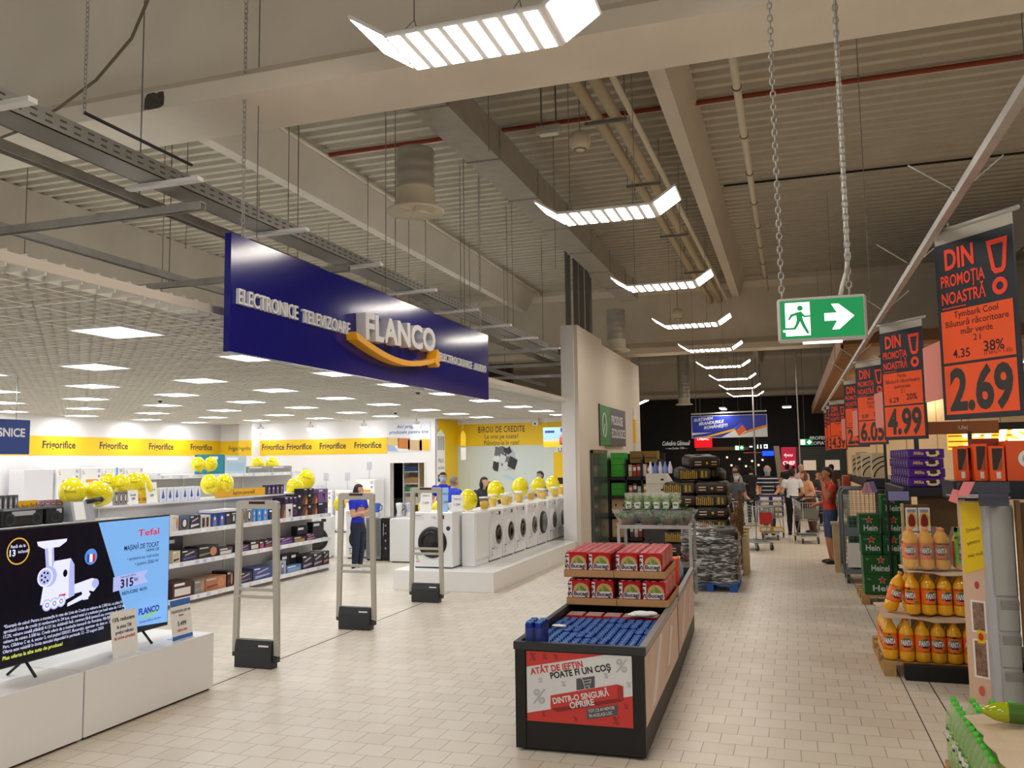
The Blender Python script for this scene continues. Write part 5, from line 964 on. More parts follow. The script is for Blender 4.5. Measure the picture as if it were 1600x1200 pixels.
# ================================================================ PROMOTION BINS AND CANS
binb = mat('bin_black', '#0b0c0d', .5); faded = mat('faded_poster', '#d8b8a6', .5, var=.06, vs_=6); fred = mat('poster_red', '#cf3a34', .45); pw = mat('poster_white', '#e0e1e4', .45); pgr = mat('poster_grey', '#55555a', .5)
def promo_bin(label, loc, rz, L, poster):
    W, Hh = .88, .72; r = thing('promo_bin', label, 'display bin', loc, rz)
    MB().box(0, 0, .02, W, .03, Hh-.05, binb).box(0, L-.03, .02, W, L, Hh-.05, binb).box(0, .03, .02, .03, L-.03, Hh-.05, binb).box(W-.03, .03, .02, W, L-.03, Hh-.05, binb).box(.03, .03, .44, W-.03, L-.03, .47, binb).box(.04, .04, 0, W-.04, L-.04, .02, blackm).build('body', r)
    MB().box(-.01, -.012, Hh-.05, W+.01, .03, Hh, charcoal).box(-.01, L-.03, Hh-.05, W+.01, L+.01, Hh, charcoal).box(-.01, .03, Hh-.05, .03, L-.03, Hh, charcoal).box(W-.03, .03, Hh-.05, W+.012, L-.03, Hh, c_('#8a8784', .3)).build('rim', r)
    for x in (0, W-.07): MB().box(x, -.01, .02, x+.07, 0, Hh-.05, binb).build('corner_post', r)
    S2 = SIDE(W+.002, 0, 0); sp_ = MB().quad(.02, .2, L-.02, Hh-.07, faded, S2).build('side_poster', r)
    MB().poly([(.3, .24), (.55, .24), (1.0, .62), (.85, .64)], c_('#e6dcd4', .5), S2, .001).poly([(1.1, .25), (1.5, .25), (1.9, .6), (1.5, .64)], c_('#cfb3a2', .5), S2, .001).poly([(1.3, .3), (1.45, .3), (1.7, .55), (1.55, .58)], c_('#e6dcd4', .5), S2, .002).build('faded_print', sp_)
    if not poster: return r
    F = FRONT(0, -.004, 0); p = MB().quad(.08, .2, .8, .66, pw, F).build('front_poster', r)
    mb = MB().poly([(.08, .66), (.62, .66), (.08, .555)], fred, F, .001).poly([(.08, .2), (.8, .2), (.8, .405), (.08, .25)], fred, F, .001); mb.build('red_field', p)
    mb = MB().text('ATÂT DE IEFTIN', .11, .505, .058, fred, F, .002, .03, w=.37, rot=.19).text('POATE FI UN COȘ', .25, .485, .058, c_('#1c1c20', .5), F, .002, .03, w=.42, rot=.19)
    mb.poly([(.245, .29), (.70, .385), (.70, .475), (.245, .375)], fred, F, .003).poly([(.70, .385), (.74, .37), (.74, .465), (.70, .475)], c_('#a82a28', .5), F, .003).poly([(.245, .29), (.70, .385), (.74, .37), (.29, .27)], c_('#8a2422', .5), F, .0028)
    mb.text('DINTR-O SINGURĂ', .265, .322, .055, pw, F, .005, .03, w=.39, rot=.205).text('OPRIRE', .38, .3, .055, pw, F, .005, .03, w=.17, rot=.205)
    mb.poly([(.49, .235), (.70, .28), (.70, .345), (.49, .3)], pgr, F, .004).text('TOT CE AI NEVOIE', .505, .28, .028, pw, F, .005, .008, w=.18, rot=.205).text('ÎN ACELAȘI LOC', .51, .25, .028, pw, F, .005, .008, w=.16, rot=.205)
    mb.poly([(.425, .42), (.55, .445), (.55, .52), (.425, .495)], pgr, F, .002)
    for (a, b) in (((.455, .5), (.468, .495)), ((.468, .495), (.48, .45)), ((.48, .45), (.515, .458)), ((.47, .485), (.525, .497)), ((.525, .497), (.518, .465)), ((.475, .468), (.52, .478))): mb.tube([M_ for M_ in ((a[0], -.0075, a[1]), (b[0], -.0075, b[1]))], .002, pw, 4)
    for x, z in ((.483, .44), (.511, .446)): mb.disc(x, z, .005, pw, F, .0035, 8)
    mb.build('lettering', p)
    mb = MB()
    for x, z, s, c in ((.1, .6, .06, '#8f2a2c'), (.19, .61, .045, '#8f2a2c'), (.27, .615, .04, '#8f2a2c'), (.69, .555, .1, '#b9babf'), (.12, .32, .11, '#b9babf'), (.16, .455, .04, '#b9babf'), (.32, .44, .04, '#b9babf'), (.61, .51, .04, '#b9babf'), (.76, .46, .04, '#b9babf'), (.18, .235, .035, '#8f2a2c'), (.40, .22, .035, '#8f2a2c'), (.66, .215, .06, '#8f2a2c'), (.74, .32, .04, '#8f2a2c')): mb.text('%', x, z, s*1.2, c_(c, .5), F, .0015, .02, .15)
    mb.build('percent_signs', p)
    return r
promo_bin('black promotion bin with red and white poster, full of blue cans', (-1.86, 5.68, 0), R_(1.5), 2.15, True); promo_bin('second black promotion bin with faded side poster, behind the first', (-1.92, 7.86, 0), R_(2.5), 2.1, False)
canb = mat('can_blue', '#14308e', .25, metal=.4); cant = mat('can_top', '#4f7cc4', .28, metal=.7); canr = mat('can_red', '#c2151c', .28, metal=.3)
def six_pack(label, name, body, nx, ny, grp, loc, rz=0.):
    r = thing(name, label, 'drink pack', loc, rz, grp); c0 = None
    for i in range(nx):
        for j in range(ny):
            x, y = (i-(nx-1)/2)*.066, (j-(ny-1)/2)*.066
            if c0 is None:
                mb = MB().lathe([(.024, 0), (.032, .008), (.033, .015), (.033, .145), (.027, .16)], body, n=14, cap=False).lathe([(.0275, .159), (.0275, .166), (.024, .166), (.0235, .161), (0, .161)], cant, n=14, cap=False).poly([(-.008, -.002), (.012, -.002), (.012, .006), (-.008, .006)], cant, Matrix.Translation((0, 0, .1635)))
                c0 = mb.build('can', r)
            else: c = c0.copy(); COL.objects.link(c); c.parent = r; c.location = (0, 0, 0); c0b = c
            (c0 if i == j == 0 else c).location = (x, y, 0)
    return r
def in_bin(lx, ly, o=(-1.86, 5.68), a=R_(1.5)): return o[0]+lx*math.cos(a)-ly*math.sin(a), o[1]+lx*math.sin(a)+ly*math.cos(a)
pk = None; MB_ = None
for j in range(6):
    for i in range(6):
        if (j, i) in ((0, 4),): continue
        x, y = in_bin(.112+.134*i, .145+.201*j); lb = 'blue six pack of cans, %s row behind the poster, %s from the gate side' % (ORD[j], ORD[i]); z = .505 if (i+j) % 4 else .515
        if pk is None: pk = six_pack(lb, 'can_six_pack', canb, 2, 3, 'blue can packs in the bin', (x, y, z), R_(1.5)); pch = kids(pk); film = MB().box(-.067, -.1, .02, .067, .1, .13, mat('shrink_film', '#dfe8ff', .12, alpha=.05), b=.01).build('shrink_film', pk); pch.append(film)
        else: dup(pk, (x, y, z), label=lb, ch=pch)
x, y = in_bin(.11, .17); dup(pk, (x, y, .672), label='blue can six pack standing on top at the bin corner', ch=pch)
kk = None
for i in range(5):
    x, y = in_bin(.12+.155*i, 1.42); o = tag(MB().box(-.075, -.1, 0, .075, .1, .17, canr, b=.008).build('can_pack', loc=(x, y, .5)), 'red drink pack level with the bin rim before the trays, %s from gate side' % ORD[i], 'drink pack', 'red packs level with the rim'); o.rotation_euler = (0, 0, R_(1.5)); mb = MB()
    for k in range(3): MB().quad(-.065, -.085+.06*k, .065, -.045+.06*k, c_('#f0dcd8', .4), Matrix.Translation((0, 0, .1715))).build('painted_shine', o)  # pale strips painted across the red top as its sheen
def beer_pack_(label, loc, rz=0., grp='red beer packs in trays'):
    r = thing('beer_pack', label, 'beer pack', loc, rz, grp); W = .195; D = .27; Hh = .2
    MB().box(0, 0, 0, W, D, Hh, canr, b=.012).build('film', r); F = FRONT(0, -.002, 0); mb = MB()
    for i in range(3):
        for j in range(4): mb.lathe([(.026, .198), (.027, .206), (.022, .207), (.0, .204)], mat('red_lid', '#d8707a', .2, metal=.5), Matrix.Translation((.035+.0625*i, .035+.066*j, 0)), 10, cap=False)
    mb.build('can_rims', r)
    mb = MB().quad(.008, .055, .035, .185, pw, F).text('5+1', .03, .065, .045, c_('#16161a', .5), F, .001, .03, w=.105, rot=math.pi/2)
    mb.disc(.115, .12, .066, c_('#c9a86a', .5), F, .0005, 20, .055).poly([(.05, .09), (.085, .14), (.1, .182), (.118, .155), (.15, .13), (.175, .09)], c_('#7d8a3c', .5), F, .001).poly([(.085, .14), (.1, .182), (.112, .16), (.105, .13), (.12, .1), (.09, .115)], c_('#a9a858', .5), F, .002)
    mb.quad(.045, .058, .185, .108, pw, F, .003).text('Bucegi', .052, .07, .05, c_('#3a1a20', .5), F, .004, .03, w=.126); mb.build('front_print', r); return r
def tray(label, loc, rz, W=.43, D=.85):
    r = thing('cardboard_tray', label, 'tray', loc, rz, 'cardboard trays of red packs'); MB().box(0, 0, 0, W, D, .006, cardboard).box(0, 0, 0, W, .006, .06, cardboard).box(0, D-.006, 0, W, D, .06, cardboard).box(0, .006, 0, .006, D-.006, .06, cardboard).box(W-.006, .006, 0, W, D-.006, .06, cardboard).build('box', r); return r
bp = None
for t_, (z, s) in enumerate(((.722, 0), (.955, .02))):
    for q_ in range(2):
        x, y = in_bin(.01+.435*q_-s, 1.53); lb = ('lower', 'upper')[t_]+' cardboard tray of red packs, '+('on the gate side', 'on the pallet side')[q_]; tray(lb, (x, y, z), R_(1.5))
        for k in range(2):
            for j in range(3):
                x, y = in_bin(.022+.435*q_-s+.2*k, 1.54+.277*j); lb = 'red beer pack in the %s tray, %s column of four, %s' % (('lower', 'upper')[t_], ORD[2*q_+k], ('front', 'second', 'back')[j]+' row'); 
                if bp is None: bp = beer_pack_(lb, (x, y, z+.008), R_(1.5)); bch = kids(bp)
                else: dup(bp, (x, y, z+.008), label=lb, ch=bch)
tag(MB().ell((0, 0, .02), (.09, .06, .025), paper).ell((.07, .03, .02), (.06, .045, .02), paper).ell((-.06, -.02, .015), (.05, .04, .016), paper).build('crumpled_paper', loc=in_bin(.68, 1.3)+(.685,)), 'crumpled white paper on the bin beside the red packs', 'paper')
tag(MB().ell((0, 0, .008), (.06, .03, .01), paper).build('crumpled_paper', loc=in_bin(.13, .75)+(.684,)), 'small white paper scrap on the blue cans', 'paper')
bo = (-1.92, 7.86); ba = R_(2.5)
def pet(label, loc, grp, col, cap_c, h=.3, rr=.045, lab=None, name='drink_bottle', alpha=1., text=None, ch=None, tc='#f4f4f4', lz=(.3, .58)):
    r = thing(name, label, 'bottle', loc, 0, grp); b = mat('pet_'+col.lstrip('#')+'%d' % (alpha*100), col, .08, alpha=alpha, coat=.3)
    MB().lathe([(rr*.6, 0), (rr*.95, h*.03), (rr, h*.08), (rr, h*.28), (rr*.96, h*.3), (rr*.96, h*.58), (rr, h*.6), (rr, h*.66), (rr*.85, h*.77), (rr*.5, h*.87), (rr*.3, h*.92), (rr*.3, h*.945)], b, n=18, cap=False).build('bottle_body', r)
    MB().lathe([(rr*.34, h*.935), (rr*.36, h*.945), (rr*.36, h), (0, h)], c_(cap_c, .35), n=12, cap=False).build('cap', r)
    if lab:
        l_ = MB().lathe([(rr*1.0, h*lz[0]), (rr*1.0, h*lz[1])], c_(lab, .4), n=18, cap=False).build('label', r)
        if text:
            mb = MB(); wrap(mb, text, rr*1.0, h*.40, h*.17, rr*1.75, c_('#1c2050', .4), bold=.12); wrap(mb, text, rr*1.005, h*.405, h*.165, rr*1.7, c_(tc, .4)); mb.lathe([(rr*1.01, h*.53), (rr*1.01, h*.575)], c_('#2f8a3a', .4), n=10, cap=False, a0=-1.95, a1=-1.15); mb.lathe([(rr*1.01, h*.355), (rr*1.01, h*.385)], c_('#1c2050', .4), n=10, cap=False, a0=-2.0, a1=-1.1); mb.lathe([(rr*1.01, h*.28), (rr*1.01, h*.34)], c_('#5aa83a', .4), n=6, cap=False, a0=-.9, a1=-.4); mb.build('print', l_)
    return r
def wrap(mb, s, R, z, size, w_, m, a0=-math.pi/2, bold=.05, shear=.1):
    V, F = text_geo(s, bold, shear); x0 = min(v[0] for v in V); x1 = max(v[0] for v in V); P = []
    for v in V: a = a0+((v[0]-x0)/(x1-x0)-.5)*w_/R; P.append((R*1.012*math.cos(a), R*1.012*math.sin(a), z+v[1]*size))
    mb.add(P, F, m)
pb = None
for j in range(3):
    for i in range(8):
        x, y = in_bin(.08+.1*i, 1.2+.14*j, bo, ba); lb = 'pale blue bottle with cream cap in the second bin, row %s, %s along' % (ORD[j], ORD[i])
        if pb is None: pb = pet(lb, (x, y, .47), 'pale bottles in the second bin', '#8fb2d8', '#eef0c4', .44, .047, '#5a86c8'); pbk = kids(pb)
        else: dup(pb, (x, y, .47), label=lb, ch=pbk)
for i in range(3):
    x, y = in_bin(.5+.13*i, .98, bo, ba); tag(MB().box(-.06, -.08, 0, .06, .08, .48, c_('#f04a18', .4), b=.01).build('juice_pack', loc=(x, y, .475)), 'orange topped pack in the second bin, %s of three' % ORD[i], 'pack', 'orange packs in the second bin')
# ================================================================ WOODEN PALLETS
wood = mat('pallet_wood', '#b8935f', .85, var=.18, vs_=9); wood_lt = mat('pale_wood', '#cdb48c', .7, var=.1, vs_=6)
def pallet(label, x0, y0, W, D, m=wood, z=.144):
    r = thing('pallet', label, 'pallet', (x0, y0, 0))
    for k in range(3):
        for j in range(3): MB().box(k*(W-.1)/2, j*(D-.14)/2, .02, k*(W-.1)/2+.1, j*(D-.14)/2+.14, .1, m).build('block', r)
        MB().box(k*(W-.1)/2, 0, 0, k*(W-.1)/2+.1, D, .02, m).build('skid', r)
    for j in range(5): MB().box(0, j*(D-.12)/4, .1, W, j*(D-.12)/4+.12, .122, m).build('deck_board', r)
    return r
# ---------------------------------------------------------------- orange drink pallet
pallet('wooden pallet under the orange drink bottles', .70, 8.42, .8, 1.2)
tag(MB().box(.86, 8.3, 0, 1.95, 8.41, .125, blackm).build('kick_board'), 'black kick board in front of the orange drink pallet', 'board')
fb = None
def fanta(lb, loc, rz, tilt=None):
    global fb, fch
    if fb is None: fb = pet(lb, loc, 'orange drink bottles on the pallet', '#f7b41c', '#f0905a', .37, .063, '#ff7c1c', text='FANTA', lz=(.25, .65)); fb.rotation_euler = (0, 0, rz); fch = kids(fb); return fb
    return dup(fb, loc, rz if tilt is None else None, lb, rot=tilt, ch=fch)
rnd = random.Random(11)
for j in range(5):
    for i in range(6):
        if 1 < j and 0 < i: continue
        fanta('orange drink bottle, bottom tier, %s row back, %s from the aisle' % (ORD[j], ORD[i]), (.775+.129*i, 8.5+.135*j+(.05 if i == 0 else 0), .123), rnd.uniform(-.5, .5)-.15)
def sheet(label, x0, y0, x1, y1, z, name='cardboard_sheet', amp=.012, m=None):
    mb = MB(); V = []; F = []; n = 8; rn = random.Random(int(z*1000))
    for i in range(n+1):
        for j in range(n+1): V.append((x0+(x1-x0)*i/n+(rn.uniform(-.02, .02) if j in (0, n) or i in (0, n) else 0), y0+(y1-y0)*j/n+(rn.uniform(-.02, .02) if j in (0, n) else 0), z+amp*math.sin(i*1.1+j*.7)*.5+(-amp*1.5 if (j == 0 and i > 3) else 0)))
    for i in range(n):
        for j in range(n): a = i*(n+1)+j; F.append((a, a+n+1, a+n+2, a+1))
    mb.add(V, F, m or mat('card_sheet', '#cdb79a', .8, var=.05, vs_=8)); o = mb.build(name); so = o.modifiers.new('s', 'SOLIDIFY'); so.thickness = .006; so.offset = 1; return tag(o, label, 'cardboard sheet')
sheet('cardboard sheet between the bottom and middle bottle tiers', .72, 8.42, 1.52, 9.3, .503)
for j in range(3):
    for i in range(4):
        if j == 2 and i: continue
        fanta('orange drink bottle, middle tier, %s row back, %s from the aisle' % (ORD[j], ORD[i]), (.985+.131*i, 8.6+.135*j, .522), rnd.uniform(-.5, .5)-.1)
fanta('orange drink bottle tilted over on the cardboard, aisle side', (.80, 8.72, .53), 0, (.1, R_(16), .3))
sheet('cardboard sheet under the top shrink wrapped bottles', .93, 8.5, 1.52, 9.1, .9)
for j in range(2):
    for i in range(4):
        z = .918; fanta('orange drink bottle in the top shrink wrap, %s row, %s from the aisle' % (ORD[j], ORD[i]), (1.0+.131*i+(.03 if i > 2 else 0), 8.66+.135*j, z), rnd.uniform(-.4, .4))
filmm = mat('clear_film', '#ffffff', .08, alpha=.13)
for k, (a, b) in enumerate(((.93, 1.33), (1.355, 1.5))): tag(MB().prism([(a, .92), (b, .92), (b+.005, 1.2), ((a+b)/2+(b-a)*.3, 1.29), ((a+b)/2-(b-a)*.3, 1.29), (a-.005, 1.2)], 'y', 8.585, 8.87, filmm).build('shrink_wrap'), ('clear shrink wrap around the top bottles, aisle side', 'clear shrink wrap around the top bottles, by the pale upright')[k], 'wrap')
# ---------------------------------------------------------------- shelving at the row end
brown = mat('brown_board', '#4e3818', .7); dkshelf = c_('#131722', .5)
r = thing('end_shelf', 'brown backed end shelf carrying purple biscuit packs', 'shelf unit', (0, 0, 0))
MB().box(1.15, 10.35, 1.5, 1.95, 12.32, 1.6, dkshelf, b=.006).build('shelf_board', r); MB().box(1.30, 10.42, 0, 1.95, 10.46, 1.5, brown).build('back_panel', r); MB().box(1.065, 9.85, 0, 1.09, 9.9, 1.45, wood_lt).build('upright', r); MB().box(1.75, 10.5, 0, 1.8, 12.3, 1.5, c_('#5a4a36', .7)).build('side_panel', r)
tag(MB().box(1.45, 8.9, .1, 1.51, 8.96, 1.98, wood_lt).build('upright_post'), 'pale wooden upright beside the orange drink bottles', 'post')
lat = MB().box(1.52, 9.02, .1, 1.9, 9.05, 1.95, c_('#8a6c42', .7))
for k in range(5): lat.box(1.54+.075*k, 9.005, .12, 1.545+.075*k, 9.015, 1.9, blackm)
for k in range(22): lat.box(1.52, 9.004, .14+.08*k, 1.9, 9.01, .145+.08*k, blackm)
tag(lat.build('lattice_panel'), 'brown board with black wire lattice behind the pale upright', 'panel'); tag(MB().box(1.5, 8.3, 0, 2.6, 9.0, .2, blackm).build('shelf_plinth'), 'black shelf plinth behind the pink beige panel', 'plinth')
pur = mat('pack_purple', '#4c1a8e', .3)
def milka(label, loc):
    r = thing('biscuit_pack', label, 'pack', loc, 0, 'purple biscuit packs on the end shelf'); MB().box(0, 0, 0, .37, .09, .103, pur, b=.008).build('wrapper', r); F = FRONT(0, -.002, 0)
    mb = MB().text('Milka', .06, .04, .05, c_('#e2c06a', .4), F, .002, .02, .2, w=.1).poly([(.02, .02), (.06, .012), (.3, .012), (.35, .03), (.3, .02), (.08, .02)], c_('#2c1420', .4), F, .001)
    mb.disc(.26, .05, .07, c_('#3a1a14', .4), F, .001, 16, .035)
    for k, (a, b) in enumerate(((.21, .035), (.235, .028), (.26, .028), (.285, .032), (.305, .05), (.3, .07), (.2, .06))): mb.disc(a, b, .018, c_('#f0dcb0', .5), F, .002, 8, .014)
    mb.build('front_print', r); S2 = frame((-.002, .09, 0), (0, -1, 0), (0, 0, 1)); MB().quad(.01, .01, .08, .093, c_('#6a4a58', .5), S2).quad(.02, .04, .05, .08, c_('#d8cfc4', .5), S2, .001).quad(.05, .015, .075, .04, c_('#8a9a4a', .5), S2, .001).build('side_print', r); return r
mp = None
for z in range(4):
    for j in range(8):
        lb = 'purple biscuit pack on the end shelf, %s layer up, %s back' % (ORD[z], ORD[j]); loc = (1.21+.01*((z*3) % 2), 10.4+.24*j, 1.602+.106*z)
        if mp is None: mp = milka(lb, loc); mch = kids(mp)
        else: dup(mp, loc, label=lb, ch=mch)
for k, (x, z) in enumerate(((1.10, 1.17), (1.22, 1.17), (1.10, .95), (1.22, .95))):
    r = thing('hanging_pack', 'white blister pack hanging beside the orange bottles, %s' % ('upper near the green boxes', 'upper by the brown board', 'lower near the green boxes', 'lower by the brown board')[k], 'pack', (x, 9.8, z), 0, 'blister packs on the pegs'); hh = .24 if z > 1 else .2
    MB().box(0, 0, 0, .11, .02, hh, paper, b=.004).build('card', r); F = FRONT(0, -.001, 0); MB().disc(.055, hh*.4, .035, c_('#8a2a2a', .3), F, .001, 14, .08).ring(.055, hh*.45, .04, .05, yellow, F, .002, 16, 1.8).quad(.015, hh*.8, .095, hh*.93, c_('#9aa4c4', .4), F, .001).build('print', r)
tag(MB().box(1.10, 9.84, 0, 1.33, 9.87, 1.44, c_('#6a5230', .7)).build('peg_board'), 'brown peg board behind the white blister packs', 'board')
# orange boxes on the top shelf
r = thing('top_shelf', 'dark top shelf carrying the orange boxes', 'shelf unit', (0, 0, 0)); MB().box(1.28, 8.0, 1.58, 2.7, 8.6, 1.73, dkshelf).build('shelf_board', r); MB().box(1.62, 7.45, 0, 2.6, 7.5, 1.58, brown).build('front_panel', r); MB().box(1.6, 7.4, 0, 1.63, 7.46, 1.6, c_('#6a4c24', .6)).build('upright', r); MB().box(1.63, 7.5, 0, 2.6, 8.28, .1, blackm).build('foot', r)
ob = mat('orange_box', '#ff5e0a', .45)
for k, (x, y, w_) in enumerate(((1.33, 8.16, .1), (1.40, 8.3, .1), (1.46, 8.08, .1), (1.565, 8.02, .11))):
    r = thing('orange_carton', 'orange carton with a dark window, %s along the top shelf' % ORD[k], 'box', (x, y, 1.732), 0, 'orange cartons on the top shelf'); hh = .29+.01*(k % 3)
    MB().box(0, 0, 0, w_, .12, hh, ob).build('box', r); F = FRONT(0, -.001, 0); MB().poly([(.02, .09), (w_-.03, .09), (w_-.01, hh-.02), (.02, hh-.02)], c_('#2c1a0c', .3), F).poly([(w_*.45, .09), (w_-.02, .09), (w_-.015, hh*.75)], c_('#a8561c', .5), F, .001).build('window', r); MB().quad(w_*.4, .02, w_*.7, .075, c_('#f0e6da', .5), F, .001).build('label', r)
r = thing('orange_carton', 'big plain orange carton with a white ring emblem', 'box', (1.69, 8.02, 1.732)); MB().box(0, 0, 0, .36, .3, .33, c_('#f0560c', .45)).build('box', r); MB().ring(.16, .18, .045, .075, paper, FRONT(0, -.001, 0), .001).disc(.16, .18, .045, c_('#b9bcc0', .4), FRONT(0, -.001, 0), .001).poly([(.12, .18), (.16, .14), (.16, .22)], c_('#c85a2a', .4), FRONT(0, -.001, 0), .002).build('emblem', r)
tag(MB().box(1.49, 8.3, 2.0, 1.7, 8.45, 2.09, c_('#8c2a10', .5), Matrix.Rotation(0, 4, 'X')).build('flat_box'), 'small dark red box lid on the orange cartons', 'box')
r = thing('label_strip', 'clear dark plastic label strips hanging from the orange carton shelf', 'label holder', (0, 0, 0)); pl = mat('dark_film', '#2c2e42', .08, alpha=.8, coat=1.)
MB().box(1.2, 7.36, 1.66, 1.56, 7.365, 1.74, pl, Matrix.Rotation(0, 4, 'Y')).box(1.34, 7.34, 1.56, 1.545, 7.345, 1.66, pl).build('plastic_strip', r); pk_ = c_('#f08a8c', .5)
for k, P in enumerate(([(1.13, 1.6), (1.185, 1.58), (1.215, 1.68), (1.165, 1.69)], [(1.19, 1.645), (1.265, 1.63), (1.32, 1.745), (1.24, 1.745)])): MB().poly(P, pk_, FRONT(0, 7.33-.01*k, 0), 0, .002).build('pink_card', r)
MB().box(1.2, 7.355, 1.62, 1.56, 7.9, 1.628, c_('#b9bcc0', .3)).build('holder_arm', r)
# panel with photos, yellow slip, grey cabinet
r = thing('photo_board', 'pink beige side panel with food photos and a yellow slip', 'panel', (1.27, 7.75, 0), R_(-38)); F = FRONT(0, -.011, 0); wp = mat('beige_panel', '#e0bfa4', .6)
MB().box(0, -.01, 0, .22, .01, 1.58, wp).build('board', r)
MB().poly([(.02, 1.0), (.19, 1.06), (.19, 1.57), (.02, 1.57)], mat('slip_yellow', '#f0cc08', .5), F, .004, .003).build('yellow_slip', r); mb = MB()
for k, t_ in enumerate(('Drinch', 'pentru', 'mai mult')): mb.text(t_, .06, 1.33-.1*k, .04, c_('#2a2410', .6), F, .005, .004, rot=.3)
mb.build('slip_lettering', r)
for z0, z1 in ((.55, .8), (.2, .5)):
    p = MB().quad(.05, z0, .17, z1, paper, F, .001).build('food_photo', r); mb = MB().quad(.065, z0+.015, .155, z1-.015, mat('photo_brown', '#8a6a58', .5, var=.5, vs_=30), F, .002).build('photo_print', p)
MB().disc(.11, .92, .018, c_('#c8413a', .5), F, .002, 14, .03).disc(.1, .1, .025, c_('#d86a5a', .5), F, .002, 14, .04).build('red_dot', r); q_ = MB().quad(.09, .47, .15, .57, yellow, F, .004).build('yellow_badge', r); MB().disc(.12, .52, .022, c_('#c83a1c', .5), F, .005, 14, .03).build('badge_mark', q_)
r = thing('grey_cabinet', 'tall grey plastic cabinet with drawer fronts beside the beige panel', 'cabinet', (0, 0, 0)); gc = c_('#a3a39f', .45)
MB().box(1.40, 7.5, 0, 1.6, 7.9, 1.57, c_('#b2b3b8', .4), b=.012).build('body', r); MB().box(1.435, 7.485, .86, 1.6, 7.51, 1.55, gc, b=.012).build('door', r)
for z0, z1 in ((.6, .855), (.33, .59), (.06, .32)): d_ = MB().box(1.45, 7.487, z0, 1.6, 7.51, z1, gc, b=.008).build('drawer', r); MB().prism([(7.485, z1-.02), (7.47, z1-.03), (7.485, z1-.09)], 'x', 1.475, 1.6, c_('#8d8d8a', .4)).build('grip', d_)
r = thing('hanging_grater', 'bright green plastic grater hanging beside the yellow slip', 'grater', (1.36, 8.6, .98)); gg = c_('#62d81c', .4); MB().box(0, 0, 0, .12, .03, .03, gg).box(0, 0, .03, .025, .03, .32, gg).box(0, 0, .28, .12, .03, .32, gg).box(0, 0, .22, .12, .03, .24, gg).build('frame', r); mb = MB().box(.025, .01, .03, .12, .02, .22, c_('#8a8a90', .3, metal=.6))
for k in range(12): mb.disc(.04+.022*(k % 4), .12+.03*(k//4), .006, blackm, FRONT(0, .009, 0), .001, 8)
mb.build('blade', r)
# ---------------------------------------------------------------- green cap drink pallet
pallet('wooden pallet under the green capped bottles', .80, 4.5, .8, 1.36); tb = None
for j in range(12):
    for i in range(6):
        if (i > 1 and j > 4) or (i == 1 and j > 6): continue
        lb = 'clear bottle with green cap on the corner pallet, row %s, %s from the aisle' % (ORD[j], ORD[i]); loc = (.85+.103*i, 5.77-.097*j, .123)
        if tb is None: tb = pet(lb, loc, 'green capped bottles on the corner pallet', '#b4d694', '#46c22c', .39, .047, '#a4cc6a', alpha=.38, text='TYMBARK', tc='#f4f4e8'); tb.rotation_euler = (0, 0, -1.2); tch = kids(tb)
        else: dup(tb, loc, rnd.uniform(-1.5, -.3), lb, ch=tch)
sheet('cardboard sheet lying on the green capped bottles', .86, 4.45, 1.62, 5.36, .523, amp=.03)
o = pet('olive green bottle lying on its side on the cardboard', (.93, 5.24, .59), None, '#a3ad0a', '#46c22c', .36, .052, '#3f6a1c', name='drink_bottle', text='TYMBARK'); o.rotation_euler = (0, R_(90), R_(172)); o.location = (1.23, 5.15, .60)
# ---------------------------------------------------------------- green beer boxes
hg = mat('beer_green', '#0d5a24', .4); star = c_('#d81c1c', .4)
pallet('wooden pallet under the green beer boxes', .8, 12.35, .8, 1.0)
def beer_box(label, x, y, z, W, txt, h=.262, rz=0.):
    r = thing('beer_box', label, 'beer box', (x, y, z), rz, 'green beer boxes on the pallet'); F = FRONT(0, -.002, 0); MB().box(0, 0, 0, W, .38, h, hg, b=.004).build('carton', r)
    cx = W*.5 if W < .35 else .22; P = []
    for k in range(10): a = math.pi/2+k*math.pi/5; rr = .045 if k % 2 == 0 else .019; P.append((cx+rr*math.cos(a), h-.07+rr*math.sin(a)))
    MB().poly([(cx+(p[0]-cx)*1.25, h-.07+(p[1]-h+.07)*1.25) for p in P], c_('#d8c9a8', .4), F, .0).poly(P, star, F, .001).build('red_star', r)
    MB().text(txt, .055 if W < .35 else .1, .05, .11, pw, F, .001, .02, w=W*.68 if W < .35 else W*.6).text('25x', .03, h-.07, .035, c_('#9ac0a0', .4), F, .001).build('lettering', r); return r
beer_box('wide green beer box with the largest red star, second from the pallet', .84, 12.4, .385, .42, 'Heinek'); beer_box('green beer box with a red star, lowest on the aisle side', .845, 12.4, .123, .42, 'Hein'); beer_box('green beer box on the aisle side, third from the pallet', .83, 12.42, .648, .255, 'Hein'); beer_box('green beer box on the aisle side, topmost of its column', .815, 12.42, .911, .25, 'Hein')
for k, z in enumerate((.123, .385, .648, .911, 1.174)): beer_box('green beer box in the taller column by the blister packs, %s layer' % ORD[k], 1.27 if k < 2 else 1.10+.01*(k % 2), 12.42+.02*(k % 2), z, .27, 'Hein')
